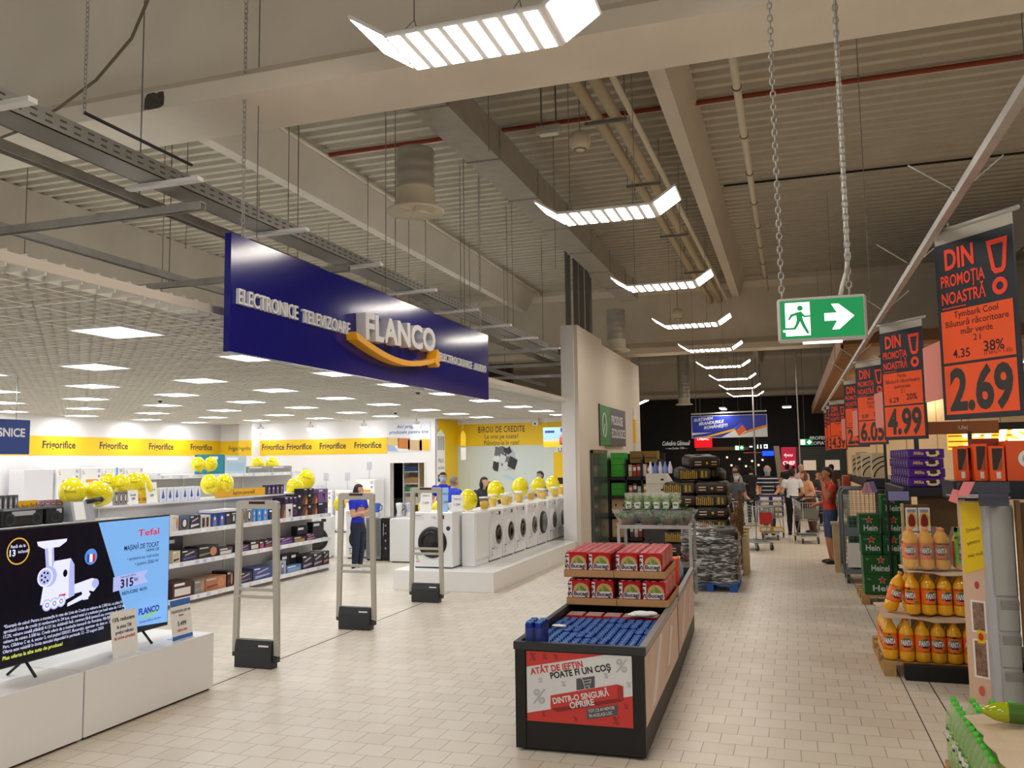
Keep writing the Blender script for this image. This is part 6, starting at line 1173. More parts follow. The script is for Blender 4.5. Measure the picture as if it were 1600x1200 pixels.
# ---------------------------------------------------------------- roll cage, stand
cg = c_('#6a7278', .45)
r = thing('roll_cage', 'grey wire roll cage behind the green beer boxes', 'roll cage', (.7, 14.3, 0)); mb = MB()
def grid(mb, x0, z0, x1, z1, y, nx, nz, rr=.003):
    for k in range(nx+1): x = x0+(x1-x0)*k/nx; mb.tube([(x, y, z0), (x, y, z1)], rr, cg, 4)
    for k in range(nz+1): z = z0+(z1-z0)*k/nz; mb.tube([(x0, y, z), (x1, y, z)], rr, cg, 4)
MB().tube([(0, 0, .15), (0, 0, 1.4), (.04, 0, 1.45), (.62, 0, 1.45), (.66, 0, 1.4), (.66, 0, .15)], .022, cg, 8).tube([(0, .7, .15), (0, .7, 1.4), (.04, .7, 1.45), (.62, .7, 1.45), (.66, .7, 1.4), (.66, .7, .15)], .022, cg, 8).box(-.02, -.02, .15, .68, .72, .22, cg).box(-.01, -.015, .72, .67, .015, .86, cg).build('frame', r)
grid(mb, .02, .22, .64, 1.43, 0, 10, 18); grid(mb, .02, .22, .64, 1.43, .7, 10, 18); mb.build('wire_panel', r); MB().box(.05, -.03, .25, .3, -.02, .62, c_('#d8d8d2', .5)).build('white_grid_insert', r)
MB().box(.1, .1, .24, .6, .6, 1.0, c_('#2c5a4a', .7)).build('cage_lining', r)
for x in (.05, .6):
    for y in (.05, .65): w_ = MB().cyl((x-.02, y, .07), (x+.02, y, .07), .07, c_('#4a4e52', .6), n=16).build('wheel', r); MB().box(x-.03, y-.03, .07, x+.03, y+.03, .15, galv).build('fork', w_)
r = thing('wooden_stand', 'tapering pale wooden stand beside the red shirted person', 'stand', (.72, 15.6, 0)); MB().prism([(-.1, 0), (.06, 0), (.12, .8), (-.12, .8)], 'y', 0, .25, wood_lt).build('body', r); MB().box(-.14, -.02, .8, .14, .28, .84, wood_lt).build('top', r)
# far end of the row: cream boxes, snack bags on a black shelf
r = thing('end_shelf', 'black shelf with cream boxes behind the roll cage', 'shelf unit', (0, 0, 0)); MB().box(1.0, 13.4, 1.5, 1.6, 17.6, 1.62, dkshelf).build('shelf_board', r); MB().box(1.45, 13.5, 0, 1.6, 17.5, 1.5, c_('#3a3228', .7)).build('panel', r)
for k, (x, y, w_, h, c) in enumerate(((1.1, 13.45, .2, .38, '#c2ae8c'), (1.02, 14.2, .18, .38, '#c8b696'), (1.0, 15.0, .16, .4, '#c9b58e'), (.98, 15.7, .15, .36, '#b9a888'))):
    r = thing('cream_box', 'cream box with dark curved stripes on the black shelf, %s back' % ORD[k], 'box', (x, y, 1.622), 0, 'cream boxes on the black shelf'); MB().box(0, 0, 0, w_, .3, h, c_(c, .6), b=.01).build('box', r); mb = MB(); F = FRONT(0, -.001, 0)
    for q_ in range(3): mb.lathe([(h*(.5+.17*q_), 0), (h*(.55+.17*q_), 0)], blackm, F @ Matrix.Translation((w_+.02, 0, .001)), 10, False, False, math.pi*.56, math.pi*.96)
    mb2 = MB(); mb2.mats = mb.mats; keep = [(v if 0 <= v[0] <= w_ and 0 <= v[2] <= h else (min(max(v[0], 0), w_), v[1], min(max(v[2], 0), h))) for v in mb.v]; mb2.v = keep; mb2.f = mb.f; mb2.mi = mb.mi; mb2.sm = mb.sm; mb2.build('curved_stripes', r)
for k in range(6): tag(MB().prism([(0, 0), (.1, 0), (.11, .1), (.09, .24), (.0, .24), (-.01, .1)], 'y', 0, .07, c_(['#b8452c', '#d8c39a', '#c8502c', '#a83a2a', '#d0b070', '#b03a30'][k], .4)).build('snack_bag', loc=(.88+.015*(k % 2), 16.7+.14*k, 1.36)), 'snack bag hanging past the cream boxes, %s back' % ORD[k], 'bag', 'snack bags past the cream boxes')
for k in range(4): tag(MB().box(0, 0, 0, .07, .004, .16, c_(['#e88a8c', '#9a98b4', '#e88a90', '#7a78a0'][k], .4), Matrix.Rotation(.3-.2*k, 4, 'Y')).build('shelf_tag', loc=(.93+.05*k, 13.36-.01*k, 1.42)), ('pink shelf tag nearest the roll cage', 'lilac shelf tag behind the pink one', 'second pink shelf tag by the cream boxes', 'dark lilac shelf tag by the biscuit packs')[k], 'label')
tag(MB().box(.99, 10.3, 1.46, 1.2, 10.305, 1.56, c_('#8a8cc0', .2), Matrix.Rotation(0, 4, 'Y')).build('label_holder'), 'lilac plastic label holder under the purple packs', 'label holder')
# ================================================================ SIGNS AND STRUCTURE OVER THE SHELVES
slat = mat('canopy_wood', '#8a5a26', .55, var=.12, vs_=4)
mb = MB().box(.95, 16.2, 3.95, 9, 40, 4.15, mat('canopy_back', '#5a3a18', .8)); k = 16.2
while k < 40: mb.box(.92, k, 3.88, 9, k+.09, 3.95, slat); k += .16
mb.box(.9, 16.2, 3.86, .95, 40, 4.2, slat); struct('ceiling_wood_canopy', mb)
ce = mat('spot_warm', '#ffe2b0', .5, emit=18)
for k, (x, y) in enumerate(((1.95, 21.5), (3.05, 21.6), (2.9, 25.5), (4.3, 29.5), (5.4, 24))):
    r = thing('canopy_spot', 'warm spotlight in the wooden slat canopy, %s' % ('above the 6.05 price board', 'between the two largest price boards', 'deeper behind the largest price board', 'far one over the bakery', 'hidden deep one')[k], 'spotlight', (x, y, 3.83)); MB().cyl((0, 0, -.06), (0, 0, .05), .07, black, n=14).build('housing', r); MB().ell((0, 0, -.06), (.055, .055, .03), ce).build('bulb', r)
    l = bpy.data.lights.new('canopy_spot_light', 'POINT'); l.energy = 22; l.shadow_soft_size = .06; l.color = (1, .8, .55); o = bpy.data.objects.new('canopy_spot_light', l); o.location = (x, y, 3.65); COL.objects.link(o)
mb = MB().box(1.7, 30, 0, 10, 30.1, 3.9, mat('bakery_wall', '#d9c3a0', .7))
for k in range(9): mb.box(1.7+.9*k, 29.98, 0, 1.72+.9*k, 30, 3.9, c_('#9c8562', .7))
struct('wall_bakery', mb)
r = thing('lit_sign', 'glowing yellow slatted sign with pale script above the shelves', 'sign', (2.2, 14, 2.03)); ge = mat('gusto_glow', '#ffc23a', .5, emit=1.0); gw_ = mat('gusto_letters', '#ffe6c8', .5, emit=1.5)
MB().box(0, 0, 0, 3.4, .06, .38, ge).build('panel', r); mb = MB()
for k in range(5): mb.box(0, -.02, .03+.08*k, 3.4, 0, .05+.08*k, c_('#c88a1c', .5))
mb.build('slat_pattern', r); MB().text('gusto', .12, .1, .42, gw_, FRONT(0, -.045, 0), 0, .02, .15, w=1.5, depth=.02).build('lettering', r)
MB().tube([(.2, .03, .38), (.2, .03, 1.95)], .006, blackm, 4).tube([(3.1, .03, .38), (3.1, .03, 1.95)], .006, blackm, 4).build('hanging_wire', r)
r = thing('aisle_sign', 'brown aisle sign reading Ulei above the orange cartons', 'sign', (1.25, 9, 2.15)); MB().box(0, 0, 0, .6, .03, .12, c_('#9a5414', .5)).build('panel', r); MB().text('Ulei', .3, .045, .05, c_('#e8d8c0', .5), FRONT(0, -.001, 0), .001, .01, align='c').build('lettering', r); MB().tube([(.38, .015, 0), (.38, .015, .12)], .014, charcoal, 6).build('post', r)
tag(MB().tube([(1.18, 12.38, 0), (1.18, 12.38, 3.3)], .018, charcoal, 6).build('shelf_pole'), 'dark pole behind the 4.99 price board', 'pole'); tag(MB().box(1.42, 11.4, 1.55, 1.47, 11.45, 2.7, charcoal).build('shelf_pole'), 'dark square pole behind the purple packs', 'pole')
tag(MB().box(1.75, 9.6, 2.2, 2.4, 9.64, 2.27, blackm).build('dark_bar'), 'black crossbar beside the brown aisle sign', 'bar'); tag(MB().box(1.5, 8.5, 1.73, 1.53, 8.53, 2.16, charcoal).build('shelf_pole'), 'grey pole rising from the orange cartons', 'pole')
# ================================================================ CHARCOAL SACKS AND WRAPPED PALLET
sackm = mat('sack_black', '#15110c', .5, col2='#2a1f10', vs_=14, bump=.4, bs=30); gold = mat('sack_gold', '#a8842a', .4, var=.3, vs_=40); orangep = c_('#c8552a', .4)
def sack(label, loc, rz, tilt=0., k=0):
    r = thing('charcoal_sack', label, 'sack', loc, rz, 'black charcoal sacks on the pallet'); r.rotation_euler = (tilt, 0, rz); W, D, Hh = .57, .40, .225; mb = MB(); V = []; F = []; nu, nv = 20, 12
    for j in range(nv+1):
        t = -math.pi/2+math.pi*j/nv
        for i in range(nu):
            a = 6.2832*i/nu; ex = lambda v, p: math.copysign(abs(v)**p, v); c = max(0, math.cos(t))**.3
            V.append((W/2*ex(math.cos(a), .25)*c*(1+.03*math.sin(7*a+k)), D/2*ex(math.sin(a), .25)*c*(1+.03*math.sin(5*a+k)), Hh/2*ex(math.sin(t), .7)+.008*math.sin(9*a+3*t+k)))
    for j in range(nv):
        for i in range(nu): F.append((j*nu+i, j*nu+(i+1) % nu, (j+1)*nu+(i+1) % nu, (j+1)*nu+i))
    mb.add(V, F, sackm, None, True); mb.build('bag', r); S_ = FRONT(0, -D/2-.014, 0); mb = MB()
    if k % 2 == 0:
        for q_ in range(9): mb.quad(-.25+.033*q_, -.075, -.231+.033*q_, .07-.012*(q_ % 3), gold, S_)
        mb.quad(.07, -.07, .24, .07, c_('#3a3220', .5), S_).quad(.1, -.06, .14, .06, gold, S_, .001).quad(.17, -.05, .2, .05, gold, S_, .001)
    else: mb.quad(-.2, .01, -.08, .028, c_('#d8b89a', .5), S_).quad(-.2, -.035, -.08, -.017, c_('#d8b89a', .5), S_).disc(.02, .0, .022, c_('#c8a03a', .5), S_).quad(.1, .01, .2, .028, c_('#d8b89a', .5), S_).quad(.1, -.035, .2, -.017, c_('#c87a5a', .5), S_)
    mb.build('front_print', r)
    return r
pallet('wooden pallet under the charcoal sacks', -2.1, 14.7, 1.15, .85)
n_ = 0
for lv in range(7):
    for i in range(2):
        for j in range(2):
            if j and lv < 5: continue
            sack('black charcoal sack, %s layer up, %s side%s' % (ORD[lv], ('cart', 'trolley')[1-i], ', back row' if j else ''), (-1.84+.52*i, 14.9+.4*j, .222+.205*lv), .05*((lv*3+i) % 3-1), 0, lv+i)
for k, (x, y, z, rz, t) in enumerate(((-1.65, 14.95, 1.70, .35, .05), (-1.5, 15.0, 1.9, .5, .12), (-1.42, 15.35, 1.68, -.3, -.1))):
    o = sack('loose charcoal sack on top of the stack, %s' % ('under the topmost one', 'topmost one', 'next to the masked person')[k], (x, y, z), rz, t, k); 
    MB().poly([(-.22, -.12), (.2, -.14), (.22, .1), (-.1, .14)], c_(['#c9b8a8', '#d86a3a', '#b8a8b4'][k], .4), Matrix.Translation((0, 0, .097))).poly([(.02, -.1), (.2, -.12), (.2, .06)], c_('#e8b03a', .4), Matrix.Translation((0, 0, .099))).build('top_print', o)
r = thing('firewood_stack', 'upright wooden boards and bark beside the charcoal sacks', 'wood', (0, 0, 0)); rn = random.Random(4)
for k in range(7): MB().box(-.98+.012*k, 14.35+.13*k, .08, -.92+.012*k, 14.46+.13*k, .95+.5*rn.random(), mat('bark_wood', '#8a6236', .9, col2='#3a2812', vs_=22, bump=.5, bs=40)).build('board', r)
for k in range(4): MB().box(-.86, 14.9+.2*k, .0, -.78, 15.08+.2*k, .62+.04*k, wood_lt).build('crate_side', r)
bluep = c_('#1456a8', .5); pallet('blue pallet under the plastic wrapped stack', -1.62, 13.0, .78, 1.1, bluep)
for k in range(4):
    for i in range(2): sack('dark sack inside the clear plastic wrap, layer %s, %s side' % (ORD[k], ('trolley', 'aisle')[i]), (-1.40+.38*i, 13.3, .23+.19*k), 1.57, 0, k+i)
def film_mat():
    m = mat('stretch_film', '#e9ebee', .1, spec=.9, bump=.8, bs=16); nt = m.node_tree; b = nt.nodes['Principled BSDF']; tc = nt.nodes.new('ShaderNodeTexCoord'); mp = nt.nodes.new('ShaderNodeMapping'); mp.inputs['Scale'].default_value = (2.5, 2.5, 17); n = nt.nodes.new('ShaderNodeTexNoise'); n.inputs['Scale'].default_value = 2; n.inputs['Detail'].default_value = 5; n.inputs['Distortion'].default_value = 1.2
    r = nt.nodes.new('ShaderNodeValToRGB'); r.color_ramp.elements[0].position = .48; r.color_ramp.elements[0].color = (.06,)*3+(1,); r.color_ramp.elements[1].position = .66; r.color_ramp.elements[1].color = (.8,)*3+(1,)
    nt.links.new(tc.outputs['Object'], mp.inputs['Vector']); nt.links.new(mp.outputs['Vector'], n.inputs['Vector']); nt.links.new(n.outputs['Fac'], r.inputs['Fac']); nt.links.new(r.outputs['Color'], b.inputs['Alpha']); return m
def wrapf():
    mb = MB(); V = []; F = []; nu, nv = 40, 14; rn = random.Random(2)
    for j in range(nv+1):
        z = .13+(.90-.13)*j/nv; s = 1.0 if j < nv-2 else 1-.12*(j-nv+2)
        for i in range(nu):
            a = 6.2832*i/nu; ex = lambda v: math.copysign(abs(v)**.35, v); w_ = .008*math.sin(j*2.3+i*.9)+.008*rn.uniform(-1, 1)
            V.append((-1.23+(.42*s+w_)*ex(math.cos(a)), 13.5+(.56*s+w_)*ex(math.sin(a)), z+(.12*max(0, -math.cos(a)) if j > nv-3 else 0)))
    for j in range(nv):
        for i in range(nu): F.append((j*nu+i, j*nu+(i+1) % nu, (j+1)*nu+(i+1) % nu, (j+1)*nu+i))
    F.append(tuple(range(nv*nu, nv*nu+nu)))
    mb.add(V, F, film_mat(), None, True); return tag(mb.build('stretch_film'), 'clear crumpled stretch film around the dark stack on the blue pallet', 'plastic film')
wrapf()
# ================================================================ PLANT TROLLEY
leafm = mat('leaf_green', '#3f7a24', .5, var=.35, vs_=30); leafd = mat('leaf_dark', '#2c4a1c', .5, var=.35, vs_=30); bagm = mat('clear_bag', '#f4f4f8', .1, alpha=.22, spec=.8)
r = thing('plant_trolley', 'galvanised plant trolley with two shelves behind the promotion bins', 'trolley', (-2.3, 11.6, 0))
for x in (.01, .97):
    for y in (0, .5): MB().box(x-.02, y-.02, .1, x+.02, y+.02, 1.09 if y == 0 else 1.2, galv).build('post', r)
for z in (.36, 1.03): MB().box(0, -.02, z, .98, .52, z+.02, c_('#5a5c58', .6)).box(-.01, -.03, z-.01, .99, -.02, z+.04, galv).build('shelf_board', r)
for x in (.08, .9):
    for y in (.05, .45): MB().cyl((x-.02, y, .06), (x+.02, y, .06), .06, black, n=14).box(x-.01, y-.02, .06, x+.01, y+.02, .35, galv).build('caster', r)
def foliage(mb, c, R, m, n=70, s=.05, seed=1):
    rn = random.Random(seed)
    for _ in range(n):
        d = Vector((rn.gauss(0, 1), rn.gauss(0, 1), abs(rn.gauss(0, .8)))).normalized(); p = Vector(c)+Vector((d.x*R[0], d.y*R[1], d.z*R[2]))*rn.uniform(.5, 1); u = d.orthogonal().normalized(); v = d.cross(u); t = rn.uniform(0, 6.28); a = (u*math.cos(t)+v*math.sin(t)); b = d*.5+a; q = d.cross(a)
        mb.add([tuple(p), tuple(p+b*s*.5+q*s*.32), tuple(p+b*s), tuple(p+b*s*.5-q*s*.32)], [(0, 1, 2, 3)], m)
def bagged(label, x, y, z, R, m, flower=None, seed=1, h=.2):
    r = thing('potted_plant', label, 'plant', (x, y, z), 0, None); MB().lathe([(R*.5, 0), (R*.62, .1), (R*.6, .1), (R*.5, .02)], c_('#6a3420', .6), n=14).build('pot', r); mb = MB(); foliage(mb, (0, 0, .1), (R, R, h), m, 90, .06, seed); mb.build('leaves', r)
    MB().lathe([(R*.55, -.0), (R*.8, .06), (R*1.1, .14), (R*1.35, .22)], bagm, n=18, cap=False).build('clear_sleeve', r)
    if flower: mb = MB(); foliage(mb, (0, 0, .16), (R*.8, R*.8, h*.7), c_(flower, .5), 40, .05, seed+9); mb.build('flowers', r)
for k, (x, z, R, m, fl) in enumerate(((-2.18, 1.05, .15, leafm, None), (-1.9, 1.05, .14, leafm, None), (-1.62, 1.05, .15, leafm, None), (-1.42, 1.05, .12, leafd, None), (-2.05, .38, .17, leafd, '#a83a24'), (-1.72, .38, .15, leafd, None), (-1.45, .38, .16, leafd, '#8a1c2c'))): bagged('leafy plant in clear sleeve on the plant trolley, %s' % ('top shelf by the green crates', 'top shelf under the black tray', 'top shelf, large leafy one', 'top shelf by the wrapped stack', 'lower shelf with rusty flowers', 'lower shelf, dark plain one', 'lower shelf with crimson flowers')[k], x, 11.75, z, R*1.15, m, fl, k+1)
r = thing('plant_tray', 'black pedestal tray carrying white labelled herb sleeves', 'tray', (-1.85, 11.85, 1.05)); MB().lathe([(.08, 0), (.03, .04), (.025, .16), (.06, .19)], black, n=12).build('pedestal', r); MB().box(-.4, -.16, .19, .4, .2, .22, black).build('tray', r)
hs = None
for j in range(2):
    for k in range(6):
        r = thing('herb_pot', 'clear herb sleeve with white label on the black tray, %s row, %s along' % (('front', 'back')[j], ORD[k]), 'herb', (-2.17+.128*k, 11.76+.14*j, 1.272), 0, 'herb sleeves on the black tray'); MB().lathe([(.04, 0), (.05, .09), (.062, .22)], bagm, n=14, cap=False).build('clear_sleeve', r); mb = MB(); foliage(mb, (0, 0, .08), (.04, .04, .13), mat('herb_green', '#8ab03a', .5, var=.3, vs_=30), 45, .045, k+20*j); mb.build('leaves', r)
        MB().lathe([(.046, .01), (.053, .1)], c_('#eef0ee', .4), n=8, cap=False, a0=-2.5, a1=-.6).lathe([(.052, .05), (.0535, .07)], c_('#5a8a6a', .4), n=6, cap=False, a0=-2.1, a1=-1.1).build('label', r)
# ================================================================ ORGANIC SHELF BY THE PARTITION
r = thing('hanging_sign', 'grey and green sign reading PRODUSE ECOLOGICE', 'sign', (-4.17, 19.25, 2.3)); MB().box(-.03, 0, 0, 0, 3.15, .93, c_('#5a5c5c', .5)).box(-.035, -.03, -.02, .005, 0, .95, c_('#4a4640', .5)).build('board', r); S2 = SIDE(.002, 0, 0)
MB().quad(0, 0, 1.15, .93, c_('#4a8a4c', .5), S2).build('green_field', r); MB().text('PRODUSE', 1.3, .52, .22/.7, pw, S2, .002, .02, w=1.45).text('ECOLOGICE', 1.3, .2, .22/.7, pw, S2, .002, .02, w=1.75).build('lettering', r)
mb = MB(); P = [(.35+.28*math.sin(a)+.15*math.cos(a), .47+.26*math.cos(a)) for a in [6.2832*k/24 for k in range(24)]]; mb.tube([(.003, .45+.26*math.sin(6.2832*k/24)*.8, .47+.28*math.cos(6.2832*k/24)) for k in range(24)], .018, pw, 5, closed=True).tube([(.003, .3, .2), (.003, .5, .5)], .014, pw, 5); mb.build('leaf_mark', r)
tag(MB().box(-4.19, 18.25, .0, -4.12, 19.7, 2.17, c_('#4a5450', .2, coat=.4), b=.01).box(-4.195, 18.25, 2.1, -4.11, 19.7, 2.18, c_('#6a5a48', .5)).build('shelf_end_panel'), 'glossy dark grey end panel standing against the white partition', 'panel')
r = thing('organic_shelf', 'black shelf unit of organic goods beside the white partition', 'shelf unit', (0, 0, 0)); MB().box(-4.2, 20.9, 0, -2.95, 21.0, 2.1, black).build('back_panel', r)
for z in (.12, .68, 1.1, 1.55): MB().box(-4.2, 20.2, z-.08, -2.95, 20.9, z, black).build('shelf_board', r)
for x in (-4.2, -3.78, -3.4, -3.0): MB().box(x-.02, 20.2, 0, x+.02, 20.9, 1.95, black).build('upright', r)
gcr = c_('#3fae36', .45); kr = mat('kraft', '#d3b48a', .7, var=.05, vs_=8)
for k, (z, lb, m, h) in enumerate(((1.551, 'lower green crate on the organic shelf top', gcr, .28), (1.84, 'upper green crate on the organic shelf top', gcr, .28), (1.101, 'green crate inside the organic shelf', gcr, .3), (.681, 'kraft carton with two holes in the organic shelf', kr, .34), (.121, 'tall kraft carton low in the organic shelf', kr, .42))):
    r = thing('crate', lb, 'crate', (-4.16, 20.3, z), 0); MB().prism([(0, 0), (.36, 0), (.33, h), (0, h)] if m is gcr else [(0, 0), (.36, 0), (.36, h), (0, h)], 'y', 0, .45, m).build('box', r); F = FRONT(0, -.001, 0)
    if m is gcr: MB().text('Eco Produs', .17, h*.45, .05, c_('#14581c', .5), F, .001, .005, align='c').build('lettering', r)
    else: MB().disc(.1, h*.55, .02, blackm, F, .001, 12, .03).disc(.28, h*.55, .02, blackm, F, .001, 12, .03).build('hand_hole', r)
rn = random.Random(9)
for z in (.121, .681, 1.101, 1.551):
    for k in range(7):
        h = rn.uniform(.2, .3); c = rn.choice(['#b8452c', '#d8c8a8', '#6a4a7a', '#e0a83a', '#7a9a4a', '#c87a3a', '#e4e0da']); x = -3.74+.105*k+(.03 if k > 2 else 0)
        tag(MB().box(0, 0, 0, .09, .2, h, c_(c, .5), b=.006).quad(.01, h*.5, .08, h*.8, paper, FRONT(0, -.001, 0)).build('organic_pack', loc=(x, 20.3, z)), 'packet on the organic shelf, level %s from the floor, %s along' % (ORD[[.121, .681, 1.101, 1.551].index(z)], ORD[k]), 'packet', 'packets on the organic shelf')
for k, (x, z) in enumerate(((-3.7, 1.87), (-3.35, 1.87))): tag(MB().box(0, 0, 0, .3, .4, .28, mat('brown_carton', '#8a6a30', .7)).box(.02, -.003, .1, .28, 0, .14, c_('#5a4420', .7)).build('carton', loc=(x, 20.35, z)), 'brown carton on top of the organic packets, %s' % ('by the green crates', 'on the outer side')[k], 'carton', 'brown cartons')
for k in range(3): tag(MB().prism([(0, 0), (.5, 0), (.38, .2), (0, .2)], 'y', 0, .5, c_('#c9c2b6', .6)).box(.3, -.003, .06, .36, 0, .1, blackm).build('crate', loc=(-2.85, 17.4, 1.05+.205*k)), 'pale grey carton beside the charcoal sacks, %s layer' % ('bottom', 'middle', 'top')[k], 'crate', 'pale grey cartons')
tag(MB().box(-2.9, 17.35, 0, -2.2, 18.0, 1.045, c_('#2a2a2c', .6)).build('stand'), 'dark display stand under the pale grey cartons', 'stand')
for k in range(5): tag(MB().lathe([(.04, 0), (.05, .1), (.02, .2), (.02, .24)], c_(['#d8d4e4', '#5a78c8', '#c8c8d8', '#7a8ad0', '#d0c8d8'][k], .3), n=10).build('bottle', loc=(-2.78+.1*k, 17.6, 1.662)), 'small bottle on the pale grey cartons, %s along' % ORD[k], 'bottle', 'bottles on the grey cartons')
# ================================================================ FAR END
r = thing('hanging_banner', 'blue banner with a tricolour ribbon reading Sustinem brandurile romanesti', 'banner', (-3.93, 36, 2.8)); F = FRONT(0, -.012, 0); MB().box(0, -.01, 0, 3.02, .01, .92, pw).build('panel', r)
MB().quad(.02, .22, 3.0, .9, c_('#2638a8', .45), F).poly([(.02, .02), (1.3, .02), (1.9, .35), (.02, .12)], c_('#2638a8', .45), F).poly([(1.2, .02), (3.0, .02), (3.0, .42), (2.2, .26), (1.75, .3)], pw, F, .001).build('blue_field', r)
MB().poly([(.02, .04), (.6, .08), (1.7, .36), (2.0, .6), (1.95, .45), (1.75, .28), (.7, .03)], c_('#f2b21c', .45), F, .002).poly([(1.75, .3), (2.0, .6), (2.2, .3), (1.9, .06)], c_('#e2601c', .45), F, .003).poly([(1.72, .36), (2.0, .62), (2.06, .5), (1.8, .28)], c_('#3a52c8', .45), F, .004).poly([(1.95, .08), (2.3, .3), (3.0, .5), (3.0, .4), (2.3, .2)], c_('#f08a1c', .45), F, .002).build('ribbon', r)
MB().text('SUSȚINEM', .1, .68, .17, pw, F, .002, .03, .3, rot=.1).text('BRANDURILE', .3, .52, .17, pw, F, .002, .03, .3, rot=.1).text('ROMÂNEȘTI', .5, .36, .17, pw, F, .002, .03, .3, rot=.1).build('lettering', r); MB().tube([(0, 0, 1.0), (3.02, 0, 1.05)], .03, pw, 6).build('top_rail', r)
MB().tube([(.2, 0, 1.0), (.2, 0, 4.2)], .01, galv_dk, 4).tube([(2.8, 0, 1.05), (2.8, 0, 4.2)], .01, galv_dk, 4).build('hanging_wire', r)
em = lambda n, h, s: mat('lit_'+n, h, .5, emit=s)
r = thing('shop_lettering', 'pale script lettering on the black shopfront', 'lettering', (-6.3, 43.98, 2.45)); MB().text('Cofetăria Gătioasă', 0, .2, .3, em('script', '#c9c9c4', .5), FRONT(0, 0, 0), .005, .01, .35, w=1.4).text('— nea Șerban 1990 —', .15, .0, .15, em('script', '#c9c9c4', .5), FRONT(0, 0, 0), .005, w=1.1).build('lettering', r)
r = thing('lit_sign', 'small red lit sign with white capitals under the blue banner', 'sign', (-4.6, 43.2, 2.5)); MB().box(0, 0, 0, .85, .2, .55, em('red', '#e01420', .9)).build('panel', r); MB().text('TABAC', .1, .37, .17, em('white', '#ffe8e0', 1.2), FRONT(0, -.005, 0), .003, .02, w=.62).build('lettering', r); MB().box(.3, .05, .55, .34, .1, 2.5, galv_dk).build('hanger', r)
r = thing('exit_sign', 'tiny far green exit sign under the blue banner', 'exit sign', (-2.46, 40, 2.3)); MB().box(0, 0, 0, .4, .06, .23, grn).build('housing', r); MB().quad(.02, .03, .17, .2, exw, FRONT(0, -.003, 0)).poly([(.22, .12), (.3, .2), (.38, .12), (.3, .04)], exw, FRONT(0, -.003, 0)).build('pictogram', r); MB().tube([(.2, .03, .23), (.2, .03, 4.7)], .008, galv_dk, 4).build('hanger', r)
r = thing('exit_sign', 'small far green exit sign beside the orange price boards', 'exit sign', (.34, 38, 2.45)); MB().box(0, 0, 0, .5, .06, .27, grn).build('housing', r); MB().quad(.02, .03, .2, .24, exw, FRONT(0, -.003, 0)).poly([(.27, .13), (.37, .23), (.47, .13), (.37, .03)], exw, FRONT(0, -.003, 0)).build('pictogram', r); MB().tube([(.2, .03, .27), (.2, .03, 4.6)], .008, galv_dk, 4).build('hanger', r)
r = thing('direction_sign', 'far black direction sign with white toilet pictograms', 'sign', (-1.87, 40, 2.33)); MB().box(0, 0, 0, .88, .05, .26, blackm).build('panel', r); mb = MB(); F = FRONT(0, -.004, 0); mb.quad(.05, .1, .18, .16, exw, F).quad(.68, .04, .84, .22, exw, F)
for x in (.26, .38, .52): mb.disc(x+.03, .19, .025, exw, F).poly([(x, .04), (x+.06, .04), (x+.05, .16), (x+.01, .16)], exw, F)
mb.poly([(.71, .06), (.81, .13), (.71, .2)], blackm, F, .001); mb.build('pictogram', r); MB().tube([(.44, .02, .26), (.44, .02, 4.7)], .008, galv_dk, 4).build('hanger', r)
tag(MB().box(-1.4, 43.85, 2.05, -.86, 43.95, 2.28, em('blue', '#1440ff', 2.2)).build('neon_sign'), 'blue glowing neon sign among the black shopfronts', 'neon sign'); tag(MB().box(-2.3, 43.9, 2.2, -1.45, 43.95, 2.23, em('dimred', '#b84a3a', .7)).build('neon_strip'), 'thin dim red light strip beside the blue neon', 'light strip')
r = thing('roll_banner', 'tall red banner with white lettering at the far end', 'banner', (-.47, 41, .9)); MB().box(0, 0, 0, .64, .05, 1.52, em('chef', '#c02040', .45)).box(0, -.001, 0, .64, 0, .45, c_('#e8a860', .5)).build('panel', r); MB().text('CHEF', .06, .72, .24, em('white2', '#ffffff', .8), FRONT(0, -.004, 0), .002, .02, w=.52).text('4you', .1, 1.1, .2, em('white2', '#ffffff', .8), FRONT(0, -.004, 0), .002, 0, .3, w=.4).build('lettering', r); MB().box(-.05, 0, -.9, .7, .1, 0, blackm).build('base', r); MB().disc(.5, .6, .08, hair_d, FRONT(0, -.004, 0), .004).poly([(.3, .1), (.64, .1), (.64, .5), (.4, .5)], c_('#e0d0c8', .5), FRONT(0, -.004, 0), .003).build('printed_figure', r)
r = thing('shop_shutter', 'grey rolled shutter with pale posters at the far end', 'shutter', (.2, 43.9, 0)); MB().box(0, 0, 0, 2.4, .08, 2.45, c_('#6a7470', .5)).build('panel', r); mb = MB()
for k in range(22): mb.box(0, -.015, .05+.11*k, 2.4, 0, .07+.11*k, c_('#4e5652', .5))
mb.build('slat_pattern', r)
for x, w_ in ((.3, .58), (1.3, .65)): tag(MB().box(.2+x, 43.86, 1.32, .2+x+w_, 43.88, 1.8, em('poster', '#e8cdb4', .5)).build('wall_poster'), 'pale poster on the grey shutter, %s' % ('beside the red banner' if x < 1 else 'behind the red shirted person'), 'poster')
r = thing('shop_lettering', 'white block lettering past the small green exit sign', 'lettering', (.85, 43.95, 2.55)); MB().text('PROFESIONAL', 0, .25, .22, em('script', '#c9c9c4', .5), FRONT(0, 0, 0), .005, .01).text('COPIAT', 0, .0, .22, em('script', '#c9c9c4', .5), FRONT(0, 0, 0), .005, .01).build('lettering', r)
tag(MB().prism([(-.95, 0), (-.72, 0), (-.92, 2.45), (-1.15, 2.45)], 'y', 38.5, 38.7, c_('#8a7a64', .7)).build('slanted_post', loc=(.4, 0, 0)), 'slanted beige post at the far end behind the striped polo person', 'post')
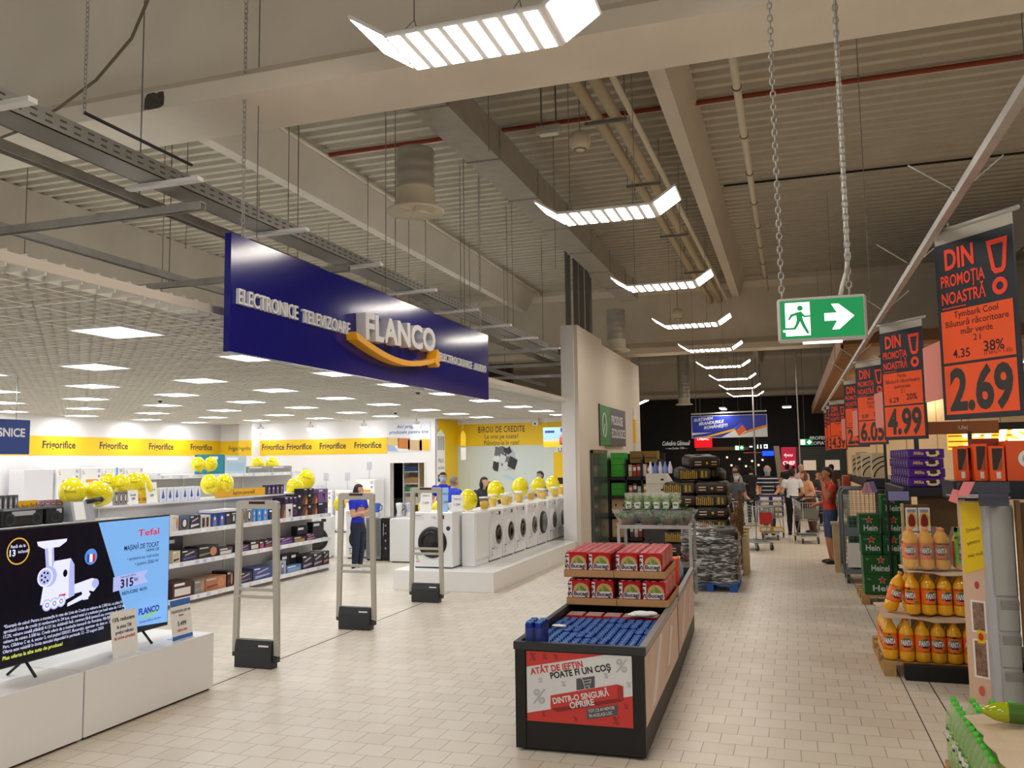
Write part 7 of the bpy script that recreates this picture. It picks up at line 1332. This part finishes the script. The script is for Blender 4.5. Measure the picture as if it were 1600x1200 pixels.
for k, (x, z) in enumerate(((-2.9, 1.6), (-2.5, 1.9), (-2.2, 1.55), (-1.9, 1.8), (-1.6, 1.6), (-1.4, 1.85), (-3.1, 2.0))): tag(MB().ell((0, 0, 0), .05, em('bulb', '#ffd8a0', 2.0)).build('hanging_bulb', loc=(x, 43.96, z)), 'tiny warm bulb in the dark shopfront, %s' % ('low outer', 'high outer', 'low second', 'high second', 'low third', 'high inner', 'highest')[k], 'bulb', 'bulbs in the dark shopfront')
def pole(label, x, y, z1, rr=.03): tag(MB().cyl((x, y, 0), (x, y, z1), rr, galv).build('steel_pole'), label, 'pole')
pole('thin steel pole rising behind the grey shirted person', -1.35, 34, 5.0); pole('thin steel pole rising behind the brown haired cart person', .24, 30, 6.9, .022)
tag(MB().box(-4.6, 43.8, 2.35, -2.0, 44.0, 2.52, c_('#a08a66', .7)).build('wooden_fascia'), 'wooden fascia strip below the blue banner', 'board')
for k, (x0, x1, y0, y1, z, lb) in enumerate(((-5.95, -5.75, 33.0, 36.6, 4.25, 'long white linear lamp before the black shopfront'), (-2.75, -2.5, 35.4, 36.6, 3.98, 'short white linear lamp over the blue banner'), (-.3, .05, 35.8, 36.6, 3.98, 'short white linear lamp over the red banner'))):
    r = thing('linear_lamp', lb, 'lamp', ((x0+x1)/2, (y0+y1)/2, z), R_(18) if k == 0 else 0); MB().box(-(x1-x0)/2, -(y1-y0)/2, 0, (x1-x0)/2, (y1-y0)/2, .05, wht).build('housing', r); MB().box(-(x1-x0)/2+.02, -(y1-y0)/2+.03, -.012, (x1-x0)/2-.02, (y1-y0)/2-.03, 0, lin_em).build('diffuser', r); MB().tube([(0, 0, .05), (0, 0, 7.04-z)], .008, galv_dk, 4).build('hanger', r); area('linear_lamp_light', ((x0+x1)/2, (y0+y1)/2, z-.05), x1-x0, y1-y0, 25, WARM)
for k, (x, y) in enumerate(((4.6, 17.4), (3.3, 19.6), (5.2, 23.0), (4.0, 26.5))):
    r = thing('linear_lamp', 'white linear lamp under the wooden canopy, %s' % ('past the 2.69 board', 'between the 2.69 and 4.99 boards', 'deeper under the canopy', 'deepest, before the bakery wall')[k], 'lamp', (x, y, 3.62)); MB().box(-.75, -.06, 0, .75, .06, .05, wht).build('housing', r); MB().box(-.73, -.05, -.012, .73, .05, 0, lin_em).build('diffuser', r); MB().tube([(0, 0, .05), (0, 0, .3)], .008, galv_dk, 4).build('hanger', r)
# metal studs over the partition, wall bracket
r = thing('metal_stud_frame', 'bare metal studs rising over the white partition to the roof', 'stud frame', (-4.4, 17.3, 4.8))
for y in (.05, .75, 1.3, 1.9): MB().box(-.05, y, 0, .05, y+.1, 2.2, c_('#6e6e6a', .5, metal=.4)).build('stud', r)
MB().box(-.04, 1.95, .0, .0, 2.4, 1.5, c_('#77776f', .5)).build('slotted_plate', r)
r = thing('wall_camera', 'small white box on the yellow office wall above the slogan', 'box', (-7.22, 23.9, 2.98)); MB().box(0, 0, 0, .2, .1, .24, wht, b=.01).build('housing', r); MB().disc(.1, .06, .03, black, FRONT(0, -.001, 0)).build('lens', r)
for k, (x, y) in enumerate(((-10.9, 12.7), (-6.0, 13.2), (-8.9, 18.3))):
    r = thing('dome_camera', 'tiny dome camera under the grid ceiling, %s' % ('deep over the shelf unit', 'near the blue fascia', 'toward the spotlights')[k], 'camera', (x, y, 3.19)); MB().cyl((0, 0, 0), (0, 0, -.05), .05, wht, n=14).build('housing', r); MB().ell((0, 0, -.05), (.04, .04, .04), black).build('dome', r)
